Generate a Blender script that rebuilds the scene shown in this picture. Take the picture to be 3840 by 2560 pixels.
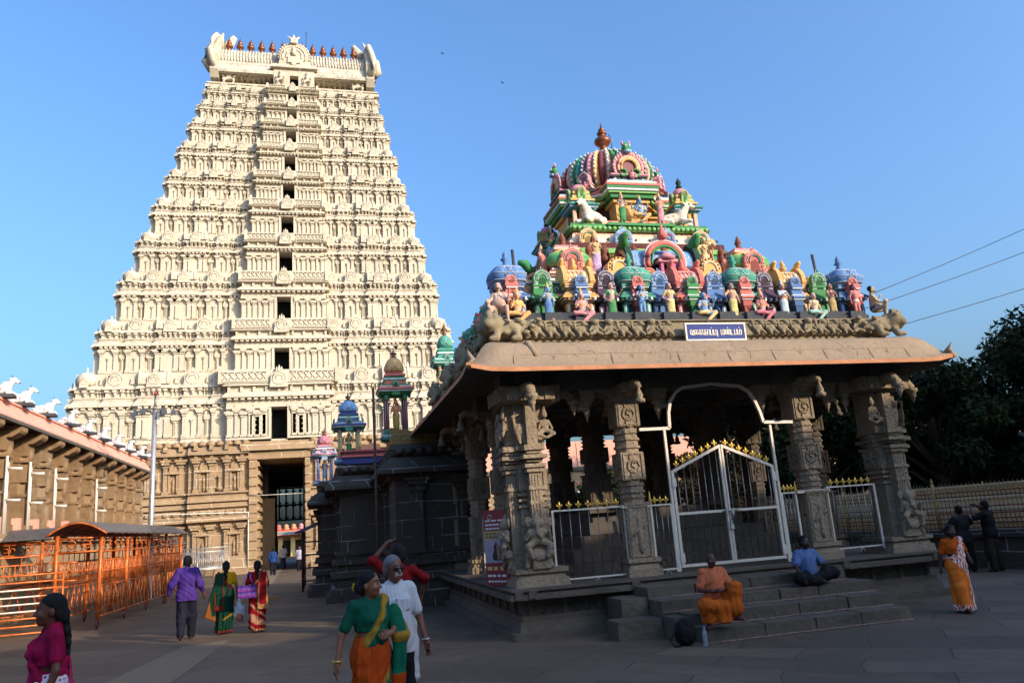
import bpy, math, random
import numpy as np
from math import sin, cos, pi, radians as rad
for _o in list(bpy.data.objects): bpy.data.objects.remove(_o)
SC = bpy.context.scene
COL = SC.collection
random.seed(7); RNG = np.random.default_rng(7)

# ---------------------------------------------------------------- camera
def rot_axes(pitch, roll, yaw):
    cy, sy, cp, sp = cos(yaw), sin(yaw), cos(pitch), sin(pitch)
    F = np.array([sy*cp, cy*cp, sp]); R0 = np.array([cy, -sy, 0.0]); U0 = np.cross(R0, F)
    return R0*cos(roll)+U0*sin(roll), U0*cos(roll)-R0*sin(roll), F
from mathutils import Matrix, Vector
CAMZ = 2.03
cam = bpy.data.objects.new('camera', bpy.data.cameras.new('camera')); COL.objects.link(cam)
_R, _U, _F = rot_axes(.2310, -.07255, .25191)
cam.matrix_world = Matrix(((_R[0], _U[0], -_F[0], 0), (_R[1], _U[1], -_F[1], 0), (_R[2], _U[2], -_F[2], CAMZ), (0, 0, 0, 1)))
cam.data.sensor_width = 36; cam.data.lens = 27.14; cam.data.clip_start = .1; cam.data.clip_end = 3000
SC.camera = cam

# ---------------------------------------------------------------- light
SUN_EL, SUN_AZ = 22.0, 42.0         # degrees; azimuth measured from -Y towards +X
SUN_STRENGTH, SKY_STRENGTH, EXPOSURE = 2.2, .15, 1.3
h = Vector((sin(rad(SUN_AZ))*cos(rad(SUN_EL)), -cos(rad(SUN_AZ))*cos(rad(SUN_EL)), sin(rad(SUN_EL))))
sun = bpy.data.objects.new('sun', bpy.data.lights.new('sun', 'SUN')); COL.objects.link(sun)
sun.data.energy = SUN_STRENGTH; sun.data.angle = rad(.53); sun.data.color = (1, .83, .61)
sun.rotation_euler = h.to_track_quat('Z', 'Y').to_euler()
W = bpy.data.worlds.new('World'); SC.world = W; W.use_nodes = True
nt = W.node_tree; bg = nt.nodes['Background']
sky = nt.nodes.new('ShaderNodeTexSky'); sky.sky_type = 'NISHITA'; sky.sun_disc = False
sky.sun_elevation = rad(SUN_EL); sky.sun_rotation = rad(180-SUN_AZ)
sky.air_density = 1.4; sky.dust_density = 6.0; sky.ozone_density = 8.5
nt.links.new(sky.outputs[0], bg.inputs[0]); bg.inputs[1].default_value = SKY_STRENGTH
SC.view_settings.view_transform = 'Standard'; SC.view_settings.look = 'None'
SC.view_settings.exposure = EXPOSURE; SC.view_settings.gamma = 1
SC.cycles.max_bounces = 6; SC.cycles.diffuse_bounces = 3; SC.cycles.use_denoising = True

# ---------------------------------------------------------------- materials
def nmat(name):
    m = bpy.data.materials.new(name); m.use_nodes = True
    return m, m.node_tree, m.node_tree.nodes['Principled BSDF']
def N(t, kind, **kw):
    n = t.nodes.new('ShaderNode'+kind)
    for k, v in kw.items():
        if k[0] == '_': setattr(n, k[1:], v)
        else: n.inputs[k.replace('__', ' ')].default_value = v
    return n
def L(t, a, b): t.links.new(a, b)
def mixc(t, fac, a, b, mode='MIX'):
    n = t.nodes.new('ShaderNodeMix'); n.data_type = 'RGBA'; n.blend_type = mode
    for s, v in ((n.inputs[0], fac), (n.inputs[6], a), (n.inputs[7], b)):
        if isinstance(v, bpy.types.NodeSocket): L(t, v, s)
        elif isinstance(v, (int, float)): s.default_value = v
        else: s.default_value = tuple(v)+((1,) if len(v) == 3 else ())
    return n.outputs[2]
def ramp(t, sock, a, b):
    n = t.nodes.new('ShaderNodeMapRange'); n.inputs[1].default_value = a; n.inputs[2].default_value = b
    L(t, sock, n.inputs[0]); return n.outputs[0]
def bump(t, p, sock, strength, dist=.02, prev=None):
    n = N(t, 'Bump', Strength=strength, Distance=dist); L(t, sock, n.inputs['Height'])
    if prev: L(t, prev.outputs[0], n.inputs['Normal'])
    L(t, n.outputs[0], p.inputs['Normal']); return n
def coords(t, scale=1):
    g = N(t, 'NewGeometry'); return g.outputs['Position']
def noise(t, vec, scale, detail=4, rough=.6):
    n = N(t, 'TexNoise', Scale=scale, Detail=detail, Roughness=rough); L(t, vec, n.inputs['Vector']); return n.outputs['Fac']
def wallvec(t, pos):
    s = N(t, 'SeparateXYZ'); L(t, pos, s.inputs[0])
    a = N(t, 'Math', _operation='ADD'); L(t, s.outputs[0], a.inputs[0]); L(t, s.outputs[1], a.inputs[1])
    c = N(t, 'CombineXYZ'); L(t, a.outputs[0], c.inputs[0]); L(t, s.outputs[2], c.inputs[1]); return c.outputs[0]
def stone(name, col, var=.35, nscale=3.0, rough=.9, bricks=None, mortar=(.5, .44, .36), carve=0, carve_scale=14, stain=None, bstr=.5, stain_amt=.7, streak=0):
    m, t, p = nmat(name); pos = coords(t)
    n1 = noise(t, pos, nscale); n2 = noise(t, pos, nscale*9, 6); n3 = noise(t, pos, nscale*.22, 3)
    dark = tuple(c*(1-var) for c in col); lite = tuple(min(1, c*(1+var)) for c in col)
    c = mixc(t, ramp(t, n1, .3, .7), dark, lite)
    c = mixc(t, .35, c, mixc(t, ramp(t, n2, .35, .65), tuple(x*.6 for x in col), tuple(min(1, x*1.3) for x in col)))
    if stain:
        st = noise(t, pos, nscale*.5, 6, .7)
        mm = N(t, 'Math', _operation='MULTIPLY'); L(t, ramp(t, st, .5, .72), mm.inputs[0]); mm.inputs[1].default_value = stain_amt
        c = mixc(t, mm.outputs[0], c, stain)
    if streak:
        mp = N(t, 'Mapping'); mp.inputs['Scale'].default_value = (2.2, 2.2, .16); L(t, pos, mp.inputs['Vector']); sn = noise(t, mp.outputs[0], 1.0, 5, .65)
        sm = N(t, 'Math', _operation='MULTIPLY'); L(t, ramp(t, sn, .5, .74), sm.inputs[0]); sm.inputs[1].default_value = streak; c = mixc(t, sm.outputs[0], c, tuple(x*.42 for x in col))
    c = mixc(t, .3, c, mixc(t, ramp(t, n3, .3, .7), tuple(x*.7 for x in col), tuple(min(1, x*1.15) for x in col)))
    bb = bump(t, p, n2, bstr, .03)
    if carve:
        v = N(t, 'TexVoronoi', Scale=carve_scale, _feature='SMOOTH_F1'); L(t, pos, v.inputs['Vector'])
        bb = bump(t, p, v.outputs['Distance'], carve, .08, bb)
    if bricks:
        wv = wallvec(t, pos)
        wn = N(t, 'TexNoise', Scale=.8); L(t, pos, wn.inputs['Vector'])
        wa = N(t, 'VectorMath', _operation='SCALE'); L(t, wn.outputs['Color'], wa.inputs[0]); wa.inputs['Scale'].default_value = .12
        wb = N(t, 'VectorMath', _operation='ADD'); L(t, wv, wb.inputs[0]); L(t, wa.outputs[0], wb.inputs[1])
        b = N(t, 'TexBrick', Scale=1.0); L(t, wb.outputs[0], b.inputs['Vector'])
        b.inputs['Brick Width'].default_value = bricks[0]; b.inputs['Row Height'].default_value = bricks[1]
        b.inputs['Mortar Size'].default_value = bricks[2]; b.inputs['Mortar Smooth'].default_value = .2
        b.offset = .37; b.squash = 1.4; b.squash_frequency = 3
        fm = N(t, 'Math', _operation='MULTIPLY'); L(t, b.outputs['Fac'], fm.inputs[0])
        L(t, ramp(t, noise(t, pos, .9, 2), .42, .56), fm.inputs[1])
        c = mixc(t, fm.outputs[0], c, mortar)
        bb = bump(t, p, b.outputs['Fac'], .4, .02, bb)
    L(t, c, p.inputs['Base Color']); p.inputs['Roughness'].default_value = rough
    p.inputs['Specular IOR Level'].default_value = .25
    return m
def plain(name, col, rough=.6, metal=0, var=.12, scale=20, bstr=.1):
    m, t, p = nmat(name); pos = coords(t); n = noise(t, pos, scale, 5)
    L(t, mixc(t, ramp(t, n, .3, .7), tuple(c*(1-var) for c in col), tuple(min(1, c*(1+var)) for c in col)), p.inputs['Base Color'])
    p.inputs['Roughness'].default_value = rough; p.inputs['Metallic'].default_value = metal; p.inputs['Specular IOR Level'].default_value = .3
    if bstr: bump(t, p, n, bstr, .01)
    return m
def vcol(name, rough=.55, weather=.25, bstr=.25, scale=30, spec=.4, gain=1.0, sat=1.0, fold=0):
    m, t, p = nmat(name); a = N(t, 'VertexColor', _layer_name='Col'); pos = coords(t)
    n = noise(t, pos, scale, 6); n2 = noise(t, pos, 5, 5, .7)
    c = mixc(t, ramp(t, n2, .48, .8), a.outputs[0], mixc(t, weather, a.outputs[0], (.16, .13, .1)))
    c = mixc(t, .2, c, mixc(t, n, (.2, .2, .2), (1, 1, 1)), 'OVERLAY')
    if sat != 1: hs_ = N(t, 'HueSaturation', Saturation=sat); L(t, c, hs_.inputs['Color']); c = hs_.outputs[0]
    if gain != 1: c = mixc(t, 1.0, c, (gain,)*3, 'MULTIPLY')
    L(t, c, p.inputs['Base Color']); p.inputs['Roughness'].default_value = rough
    p.inputs['Specular IOR Level'].default_value = spec
    bb = bump(t, p, n, bstr, .01)
    if fold:
        tc = N(t, 'TexCoord'); mp = N(t, 'Mapping'); mp.inputs['Scale'].default_value = (10, 10, 1.7); mp.inputs['Rotation'].default_value = (.15, .25, 0); L(t, tc.outputs['Object'], mp.inputs['Vector']); bump(t, p, noise(t, mp.outputs[0], 1.0, 3, .5), fold, .07, bb)
    return m
M = {}
M['cream'] = stone('cream_plaster', (.545, .475, .36), var=.10, nscale=1.3, rough=.8, stain=(.33, .24, .15), bstr=.35, stain_amt=.5, streak=.42)
M['tile'] = stone('cream_tiles', (.57, .51, .40), var=.08, nscale=1.3, bricks=(.42, .3, .07), mortar=(.36, .31, .25), bstr=.4)
M['tan'] = stone('tan_granite', (.34, .225, .125), var=.28, nscale=1.1, bricks=(1.5, .55, .022), mortar=(.56, .46, .34), carve=.5, carve_scale=2.6, stain=(.14, .1, .07), bstr=.6)
M['tancarve'] = stone('tan_carved_granite', (.25, .165, .095), var=.3, nscale=1.5, carve=1.0, carve_scale=3.2, stain=(.13, .09, .06), bstr=.6)
M['ochre'] = stone('ochre_granite', (.23, .14, .072), var=.3, nscale=.9, carve=1.0, carve_scale=2.3, stain=(.2, .13, .08), bstr=.6)
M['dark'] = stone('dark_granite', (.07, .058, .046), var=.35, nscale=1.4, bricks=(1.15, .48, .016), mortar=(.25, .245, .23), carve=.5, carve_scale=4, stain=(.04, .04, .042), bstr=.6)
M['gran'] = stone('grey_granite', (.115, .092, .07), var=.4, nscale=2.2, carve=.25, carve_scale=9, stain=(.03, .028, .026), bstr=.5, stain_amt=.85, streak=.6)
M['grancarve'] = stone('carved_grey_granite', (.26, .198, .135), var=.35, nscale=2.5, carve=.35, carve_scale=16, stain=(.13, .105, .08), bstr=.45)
M['kapota'] = stone('eave_granite', (.305, .222, .148), var=.16, nscale=1.6, carve=.12, carve_scale=5, stain=(.22, .165, .12), bstr=.5, streak=.35)
M['moss'] = stone('mossy_frieze_granite', (.27, .215, .135), var=.4, nscale=3, stain=(.10, .085, .05), bstr=.7)
M['paint'] = vcol('painted_stucco', .75, .5, .4, 26, .2, .82, .84)
M['cloth'] = vcol('woven_cloth', .8, .0, .35, 60, .15, .62, 1.0, .75)
M['skin'] = vcol('skin', .5, .0, .15, 40, .35, .75)
M['hair'] = plain('black_hair', (.006, .005, .005), .85, 0, .4, 60, .4)
M['greyhair'] = plain('grey_hair', (.115, .115, .12), .6, 0, .3, 60, .4)
M['orange'] = plain('orange_painted_steel', (.56, .135, .03), .38, .3, .45, 7, .2)
M['white'] = plain('white_painted_steel', (.62, .555, .47), .4, .1, .12, 30, .1)
M['bar'] = plain('dull_steel_bars', (.16, .15, .14), .35, .8, .25, 30, .1)
M['steel'] = plain('galvanised_steel', (.42, .40, .37), .4, .6, .2, 12, .1)
M['gold'] = plain('gold_paint', (.62, .40, .08), .35, .6, .2, 30, .1)
M['copper'] = plain('copper', (.22, .075, .035), .4, .55, .3, 14, .2)
M['pink'] = plain('salmon_wall_paint', (.66, .33, .24), .75, 0, .1, 2.5, .15)
M['black'] = plain('unlit_black_interior', (.012, .011, .011), .95, 0, .2, 5, 0)  # near-black colour stands in for the unlit rooms behind the openings
M['wood'] = plain('dark_wood', (.07, .045, .03), .7, 0, .3, 12, .2)
M['sheet'] = plain('roof_sheeting', (.13, .12, .12), .45, .4, .25, 6, .1)
M['green'] = plain('green_drum_paint', (.02, .10, .055), .5, 0, .25, 9, .1)
M['redrim'] = plain('terracotta_edge', (.50, .22, .11), .85, 0, .2, 6, .4)
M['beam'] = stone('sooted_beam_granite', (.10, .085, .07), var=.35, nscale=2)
def ground_mat():
    m, t, p = nmat('worn_stone_paving'); pos = coords(t)
    n1 = noise(t, pos, .35, 5); n2 = noise(t, pos, 60, 4); n3 = noise(t, pos, 2.2, 6, .65)
    c = mixc(t, ramp(t, n1, .35, .65), (.085, .058, .037), (.13, .091, .06))
    c = mixc(t, .4, c, mixc(t, ramp(t, n3, .35, .68), (.058, .041, .027), (.155, .108, .072)))
    c = mixc(t, .35, c, mixc(t, ramp(t, n2, .3, .7), (.034, .025, .018), (.21, .152, .104)))
    mp = N(t, 'Mapping'); mp.inputs['Rotation'].default_value[2] = rad(38); L(t, pos, mp.inputs['Vector'])
    wn = N(t, 'TexNoise', Scale=.5); L(t, pos, wn.inputs['Vector'])
    wa = N(t, 'VectorMath', _operation='SCALE'); L(t, wn.outputs['Color'], wa.inputs[0]); wa.inputs['Scale'].default_value = .6
    wb = N(t, 'VectorMath', _operation='ADD'); L(t, mp.outputs[0], wb.inputs[0]); L(t, wa.outputs[0], wb.inputs[1])
    b = N(t, 'TexBrick', Scale=1.0); L(t, wb.outputs[0], b.inputs['Vector'])
    b.inputs['Brick Width'].default_value = 1.9; b.inputs['Row Height'].default_value = .85
    b.inputs['Mortar Size'].default_value = .012; b.inputs['Mortar Smooth'].default_value = .5
    b.inputs['Color1'].default_value = (.3, .3, .3, 1); b.inputs['Color2'].default_value = (.7, .7, .7, 1)
    c = mixc(t, .5, c, b.outputs['Color'], 'OVERLAY')
    fm = N(t, 'Math', _operation='MULTIPLY'); L(t, b.outputs['Fac'], fm.inputs[0]); L(t, ramp(t, noise(t, pos, .7, 2), .38, .6), fm.inputs[1])
    c = mixc(t, fm.outputs[0], c, (.025, .023, .021))
    L(t, c, p.inputs['Base Color']); p.inputs['Roughness'].default_value = .75
    p.inputs['Specular IOR Level'].default_value = .3
    bb = bump(t, p, n2, .5, .01); bb = bump(t, p, n3, .5, .03, bb); bump(t, p, b.outputs['Fac'], -.5, .01, bb)
    return m
M['ground'] = ground_mat()
def path_mat():
    m, t, p = nmat('worn_ochre_path_paint'); pos = coords(t); n = noise(t, pos, 3, 7, .7); n2 = noise(t, pos, 50, 4)
    c = mixc(t, ramp(t, n, .35, .75), (.16, .11, .05), (.09, .075, .055))
    c = mixc(t, .3, c, mixc(t, n2, (.05, .04, .03), (.4, .3, .2))); L(t, c, p.inputs['Base Color'])
    p.inputs['Roughness'].default_value = .85; bump(t, p, n2, .5, .01); return m
M['path'] = path_mat()
def leaf_mat(name, a, b):
    m, t, p = nmat(name); pos = coords(t); n = noise(t, pos, 1.1, 3); n2 = noise(t, pos, 14, 2)
    c = mixc(t, ramp(t, n, .35, .65), a, b); c = mixc(t, .4, c, mixc(t, n2, a, b)); L(t, c, p.inputs['Base Color'])
    p.inputs['Roughness'].default_value = .7; p.inputs['Specular IOR Level'].default_value = .12; return m
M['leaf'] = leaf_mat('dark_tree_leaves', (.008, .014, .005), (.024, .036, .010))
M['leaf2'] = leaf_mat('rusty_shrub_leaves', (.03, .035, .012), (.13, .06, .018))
M['mortar'] = plain('pinkish_mortar', (.24, .15, .125), .9, 0, .4, 14, .5)
M['bark'] = plain('tree_bark', (.07, .05, .035), .9, 0, .4, 8, .6)
M['lattice'] = stone('cream_lattice', (.58, .52, .41), var=.06, nscale=1.3, bstr=.3)

# ---------------------------------------------------------------- object helpers
def tag(o, label=None, cat=None, group=None, kind=None):
    if label: o['label'] = label
    if cat: o['category'] = cat
    if group: o['group'] = group
    if kind: o['kind'] = kind
    return o
def thing(name, label, cat, loc=(0, 0, 0), rz=0, group=None, scale=1):
    o = bpy.data.objects.new(name, None); COL.objects.link(o); o.location = loc; o.rotation_euler = (0, 0, rz)
    o.scale = (scale,)*3; o.empty_display_size = .3
    return tag(o, label, cat, group)
def copy_tree(o, parent=None):
    c = o.copy(); COL.objects.link(c); c.parent = parent
    for ch in list(o.children): copy_tree(ch, c)
    return c
def C3(*c): return np.array(c, float)
class MB:
    """collects shapes (with a colour per vertex) and links them as one mesh object"""
    def __init__(s): s.V, s.F, s.K, s.S, s.n, s.X = [], [], [], [], 0, None
    def add(s, V, F, col=(.5, .5, .5), smooth=False):
        V = np.asarray(V, float).reshape(-1, 3)
        if s.X is not None: V = V@s.X[0].T+s.X[1]
        col = np.asarray(col, float)
        if col.ndim == 1: col = np.tile(col[:3], (len(V), 1))
        s.V.append(V); s.K.append(col)
        if isinstance(F, np.ndarray): F = (F+s.n).tolist(); s.F += F
        else: s.F += [[i+s.n for i in f] for f in F]
        s.S += [smooth]*len(F); s.n += len(V)
    def at(s, loc=(0, 0, 0), rz=0, sc=1, mat=None):
        R = np.array([[cos(rz), -sin(rz), 0], [sin(rz), cos(rz), 0], [0, 0, 1]]) if mat is None else np.array(mat, float)
        s.X = (R*np.asarray(sc, float), np.array(loc, float)); return s
    def off(s): s.X = None; return s
    def box(s, x0, x1, y0, y1, z0, z1, col=(.5, .5, .5), t=0, ty=None, tx=None):
        tx = t if tx is None else tx; ty = t if ty is None else ty    # taper of the top
        V = [(x0, y0, z0), (x1, y0, z0), (x1, y1, z0), (x0, y1, z0), (x0+tx, y0+ty, z1), (x1-tx, y0+ty, z1), (x1-tx, y1-ty, z1), (x0+tx, y1-ty, z1)]
        s.add(V, [(0, 3, 2, 1), (4, 5, 6, 7), (0, 1, 5, 4), (1, 2, 6, 5), (2, 3, 7, 6), (3, 0, 4, 7)], col)
    def prism(s, P, d0, d1, col=(.5, .5, .5), axis='y', smooth=False):
        """outline P (u,z) extruded along an axis from d0 to d1"""
        n = len(P)
        f = (lambda u, z, d: (u, d, z)) if axis == 'y' else ((lambda u, z, d: (d, u, z)) if axis == 'x' else (lambda u, z, d: (u, z, d)))
        V = [f(u, z, d0) for u, z in P]+[f(u, z, d1) for u, z in P]
        F = [tuple(range(n)), tuple(range(2*n-1, n-1, -1))]+[(i, n+i, n+(i+1) % n, (i+1) % n) for i in range(n)]
        s.add(V, F, col, False)
    def lathe(s, prof, c=(0, 0, 0), n=12, col=(.5, .5, .5), sx=1, sy=1, smooth=True, ph=0, cols=None, square=0):
        a = np.arange(n)*2*pi/n+ph; V, K = [], []
        q = 1/np.maximum(abs(np.cos(a)), abs(np.sin(a)))**square
        for i, (r, z) in enumerate(prof):
            V += [(c[0]+r*sx*cos(t)*k, c[1]+r*sy*sin(t)*k, c[2]+z) for t, k in zip(a, q)]
            K += [(cols[i] if cols else col)]*n
        F = [(i*n+j, i*n+(j+1) % n, (i+1)*n+(j+1) % n, (i+1)*n+j) for i in range(len(prof)-1) for j in range(n)]
        F += [tuple(range(n-1, -1, -1)), tuple((len(prof)-1)*n+j for j in range(n))]
        s.add(V, F, np.array(K, float), smooth)
    def tube(s, pts, r, n=6, col=(.5, .5, .5), smooth=True):
        P = np.array(pts, float); m = len(P); r = np.broadcast_to(r, (m,)); V = []
        for i in range(m):
            d = P[min(i+1, m-1)]-P[max(i-1, 0)]; d /= np.linalg.norm(d)+1e-9
            u = np.cross(d, (0, 0, 1) if abs(d[2]) < .95 else (1, 0, 0)); u /= np.linalg.norm(u); v = np.cross(d, u)
            V += [P[i]+r[i]*(u*cos(2*pi*k/n)+v*sin(2*pi*k/n)) for k in range(n)]
        F = [(i*n+j, i*n+(j+1) % n, (i+1)*n+(j+1) % n, (i+1)*n+j) for i in range(m-1) for j in range(n)]
        F += [tuple(range(n-1, -1, -1)), tuple((m-1)*n+j for j in range(n))]
        s.add(V, F, col, smooth)
    def ring(s, c, R, r, axis='y', n=14, k=5, col=(.5, .5, .5), a0=0, a1=2*pi):
        pts = []
        for i in range(n+1):
            a = a0+(a1-a0)*i/n; u, w = R*cos(a), R*sin(a)
            pts.append((c[0]+u, c[1], c[2]+w) if axis == 'y' else ((c[0], c[1]+u, c[2]+w) if axis == 'x' else (c[0]+u, c[1]+w, c[2])))
        s.tube(pts, r, k, col)
    def build(s, name, mat, parent=None, loc=None, rz=None):
        me = bpy.data.meshes.new(name); V = np.concatenate(s.V) if s.V else np.zeros((0, 3))
        me.from_pydata(V.tolist(), [], s.F); me.polygons.foreach_set('use_smooth', s.S)
        K = np.concatenate(s.K); at_ = me.color_attributes.new('Col', 'FLOAT_COLOR', 'POINT')
        at_.data.foreach_set('color', np.c_[K, np.ones(len(K))].astype(np.float32).ravel())
        me.materials.append(M[mat] if isinstance(mat, str) else mat); me.update()
        o = bpy.data.objects.new(name, me); COL.objects.link(o)
        if parent: o.parent = parent
        if loc is not None: o.location = loc
        if rz is not None: o.rotation_euler = (0, 0, rz)
        return o

# ---------------------------------------------------------------- sculpting: smooth unions of round shapes turned into one surface
def nrm(v): v = np.array(v, float); return v/(np.linalg.norm(v)+1e-12)
class Sculpt:
    def __init__(s): s.P = []
    def cap(s, a, b, ra, rb=None, col=(.5, .5, .5), k=.03):
        a, b = np.array(a, float), np.array(b, float); rb = ra if rb is None else rb; r = max(ra, rb)
        def f(Q):
            ab = b-a; t = np.clip(((Q-a)@ab)/(ab@ab+1e-12), 0, 1)
            return np.linalg.norm(Q-a-t[..., None]*ab, axis=-1)-(ra+t*(rb-ra))
        s.P.append((f, np.minimum(a, b)-r, np.maximum(a, b)+r, np.array(col, float), k)); return s
    def ell(s, c, r, col=(.5, .5, .5), k=.03, R=None):
        c, r = np.array(c, float), np.array(r, float)*np.ones(3)
        def f(Q):
            q = Q-c
            if R is not None: q = q@R
            k0 = np.linalg.norm(q/r, axis=-1); k1 = np.linalg.norm(q/(r*r), axis=-1)+1e-9
            return k0*(k0-1)/k1
        m = r.max()*np.ones(3) if R is not None else r
        s.P.append((f, c-m, c+m, np.array(col, float), k)); return s
    def fun(s, f, lo, hi, col, k=.02): s.P.append((f, np.array(lo, float), np.array(hi, float), np.array(col, float), k)); return s
    def mesh(s, vox, cut=None, colfn=None, disp=None, pad=3):
        lo = np.min([p[1] for p in s.P], 0)-pad*vox; hi = np.max([p[2] for p in s.P], 0)+pad*vox
        n = np.ceil((hi-lo)/vox).astype(int)+1
        D = np.full(n, 9.0); B = np.full(n, 9.0); I = np.zeros(n, np.int16)
        ax = [lo[i]+vox*np.arange(n[i]) for i in range(3)]
        for j, (f, a, b, c, k) in enumerate(s.P):
            m = k+3*vox
            i0 = np.clip(np.floor((a-m-lo)/vox).astype(int), 0, n-1); i1 = np.clip(np.ceil((b+m-lo)/vox).astype(int)+1, 1, n)
            sl = tuple(slice(x, y) for x, y in zip(i0, i1))
            Q = np.stack(np.meshgrid(ax[0][sl[0]], ax[1][sl[1]], ax[2][sl[2]], indexing='ij'), -1)
            d = f(Q); o = D[sl]
            h = np.maximum(k-abs(d-o), 0)/max(k, 1e-6); D[sl] = np.minimum(d, o)-h*h*k*.25
            w = d < B[sl]; B[sl] = np.where(w, d, B[sl]); I[sl] = np.where(w, j, I[sl])
        if cut or disp:
            Q = np.stack(np.meshgrid(*ax, indexing='ij'), -1)
            if disp: D = D+disp(Q)
            if cut: D = np.maximum(D, cut(Q))
        V, F, ci = surfnets(D)
        Vi = np.clip(np.rint(V).astype(int), 0, n-1); ids = I[Vi[:, 0], Vi[:, 1], Vi[:, 2]]
        V = lo+V*vox; K = np.array([p[3] for p in s.P])[ids]
        if colfn: K = colfn(V, K)
        return V, F, K
def surfnets(f):
    f = np.where(f == 0, 1e-9, f); s = f < 0; n = np.array(f.shape)
    c = np.zeros(n-1, np.int8)
    for i in (0, 1):
        for j in (0, 1):
            for k in (0, 1): c += s[i:n[0]-1+i, j:n[1]-1+j, k:n[2]-1+k]
    cells = np.argwhere((c > 0) & (c < 8)); idx = np.full(n-1, -1); idx[tuple(cells.T)] = np.arange(len(cells))
    acc = np.zeros((len(cells), 3)); cnt = np.zeros(len(cells))
    for ax in range(3):
        o = [i for i in range(3) if i != ax]
        for a in (0, 1):
            for b in (0, 1):
                p = cells.copy(); p[:, o[0]] += a; p[:, o[1]] += b; q = p.copy(); q[:, ax] += 1
                fa, fb = f[tuple(p.T)], f[tuple(q.T)]; m = (fa < 0) != (fb < 0)
                t = np.where(m, fa/np.where(m, fa-fb, 1), 0)
                r = p.astype(float); r[:, ax] += t; acc += r*m[:, None]; cnt += m
    V = acc/np.maximum(cnt, 1)[:, None]; F = []
    for ax in range(3):
        o = [i for i in range(3) if i != ax]
        sl0 = [slice(None)]*3; sl1 = [slice(None)]*3; sl0[ax] = slice(0, -1); sl1[ax] = slice(1, None)
        e = np.argwhere(s[tuple(sl0)] != s[tuple(sl1)])
        e = e[(e[:, o[0]] > 0) & (e[:, o[1]] > 0) & (e[:, o[0]] < n[o[0]]-1) & (e[:, o[1]] < n[o[1]]-1)]
        if not len(e): continue
        q = []
        for a, b in ((-1, -1), (0, -1), (0, 0), (-1, 0)):
            p = e.copy(); p[:, o[0]] += a; p[:, o[1]] += b; q.append(idx[tuple(p.T)])
        q = np.stack(q, 1); inside = s[tuple(e.T)]
        flip = inside if ax == 1 else ~inside
        q[flip] = q[flip][:, ::-1]; F.append(q)
    F = np.concatenate(F); F = F[(F >= 0).all(1)]
    return V, F, cells
def sculpt_obj(S, name, mat, vox, parent=None, loc=None, rz=None, scale=1, **kw):
    V, F, K = S.mesh(vox, **kw); b = MB(); b.add(V*scale, F, K, True)
    return b.build(name, mat, parent, loc, rz)
# ---------------------------------------------------------------- ground, paths
g = MB(); gx = [-400, -60, -20, -12, -8, -4, 0, 2, 3, 4, 5, 6, 8, 12, 20, 60, 400]; gy = [-400, -40, -10, 0, 4, 6, 8, 9, 10, 11, 12, 13, 14, 15, 16, 20, 40, 80, 150, 500]
def gz(x, y):
    a = min(1, max(0, (15-y)/6)); b = min(1, max(0, (6-x)/3)); a = a*a*(3-2*a); b = b*b*(3-2*b); return .2*a*b
g.add([(x, y, gz(x, y)) for y in gy for x in gx], [(j*len(gx)+i, j*len(gx)+i+1, (j+1)*len(gx)+i+1, (j+1)*len(gx)+i) for j in range(len(gy)-1) for i in range(len(gx)-1)], smooth=True)
tag(g.build('ground', 'ground'), 'worn grey stone paving of the temple courtyard', 'ground', kind='structure')
def strip(name, pts, label):
    b = MB(); n = len(pts)//2; lf, rt = pts[:n], pts[n:]
    V, F, K = [], [], 10
    for i in range(n-1):
        for k in range(K):
            for (p, q) in ((lf, rt),):
                t = k/K; a = (lf[i][0]*(1-t)+lf[i+1][0]*t, lf[i][1]*(1-t)+lf[i+1][1]*t); c = (rt[i][0]*(1-t)+rt[i+1][0]*t, rt[i][1]*(1-t)+rt[i+1][1]*t)
                V += [(a[0], a[1], gz(*a)+.008), (c[0], c[1], gz(*c)+.008)]
    a, c = lf[-1], rt[-1]; V += [(a[0], a[1], gz(*a)+.008), (c[0], c[1], gz(*c)+.008)]
    b.add(V, [(2*i, 2*i+1, 2*i+3, 2*i+2) for i in range(len(V)//2-1)], smooth=True)
    tag(b.build(name, 'path'), label, 'path', kind='structure')
strip('path', [(-4.9, 6), (-3.7, 12.5), (-2.85, 18.6), (-2.5, 5.5), (-2.35, 12.5), (-1.98, 18.9)], 'ochre painted walking strip on the paving near the camera')
strip('footpath', [(-2.9, 40), (-3.6, 51), (-4.0, 66), (-2.3, 40), (-2.6, 51), (-2.9, 66)], 'ochre painted walking strip leading into the gateway')

# ---------------------------------------------------------------- the great cream gateway tower
xc = lambda z: -2.9+(z-10)*.031
yf = lambda z: 58+(z-9.2)*.2
hw = lambda z: 14.2-(z-11.3)*.228
YC = 68.5
ZS = [9.15, 14.2, 18.35, 22.4, 25.85, 29.1, 31.9, 34.8, 37.3, 39.3, 41.0]
SILL = [9.16, 14.3, 18.44, 22.49, 25.96, 29.21, 31.95, 34.88, 37.41, 39.38]
WTOP = [11.45, 16.05, 20.3, 24.26, 27.53, 30.76, 33.47, 36.13, 38.36, 40.35]
CR = (.7, .62, .48)
def horseshoe(n=16, r=1, foot=.35, peak=.28):
    P = [(-r*1.12, -foot*.8), (-r*1.05, -foot*.1)]
    for i in range(n+1):
        a = pi*(1.08-1.16*i/n); u, z = r*cos(a), .62*r+r*sin(a)*.95
        P.append((u, z))
        if i == n//2: P += [(-r*.12*0, z+peak*r)]
    P += [(r*1.05, -foot*.1), (r*1.12, -foot*.8)]
    return P
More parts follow.
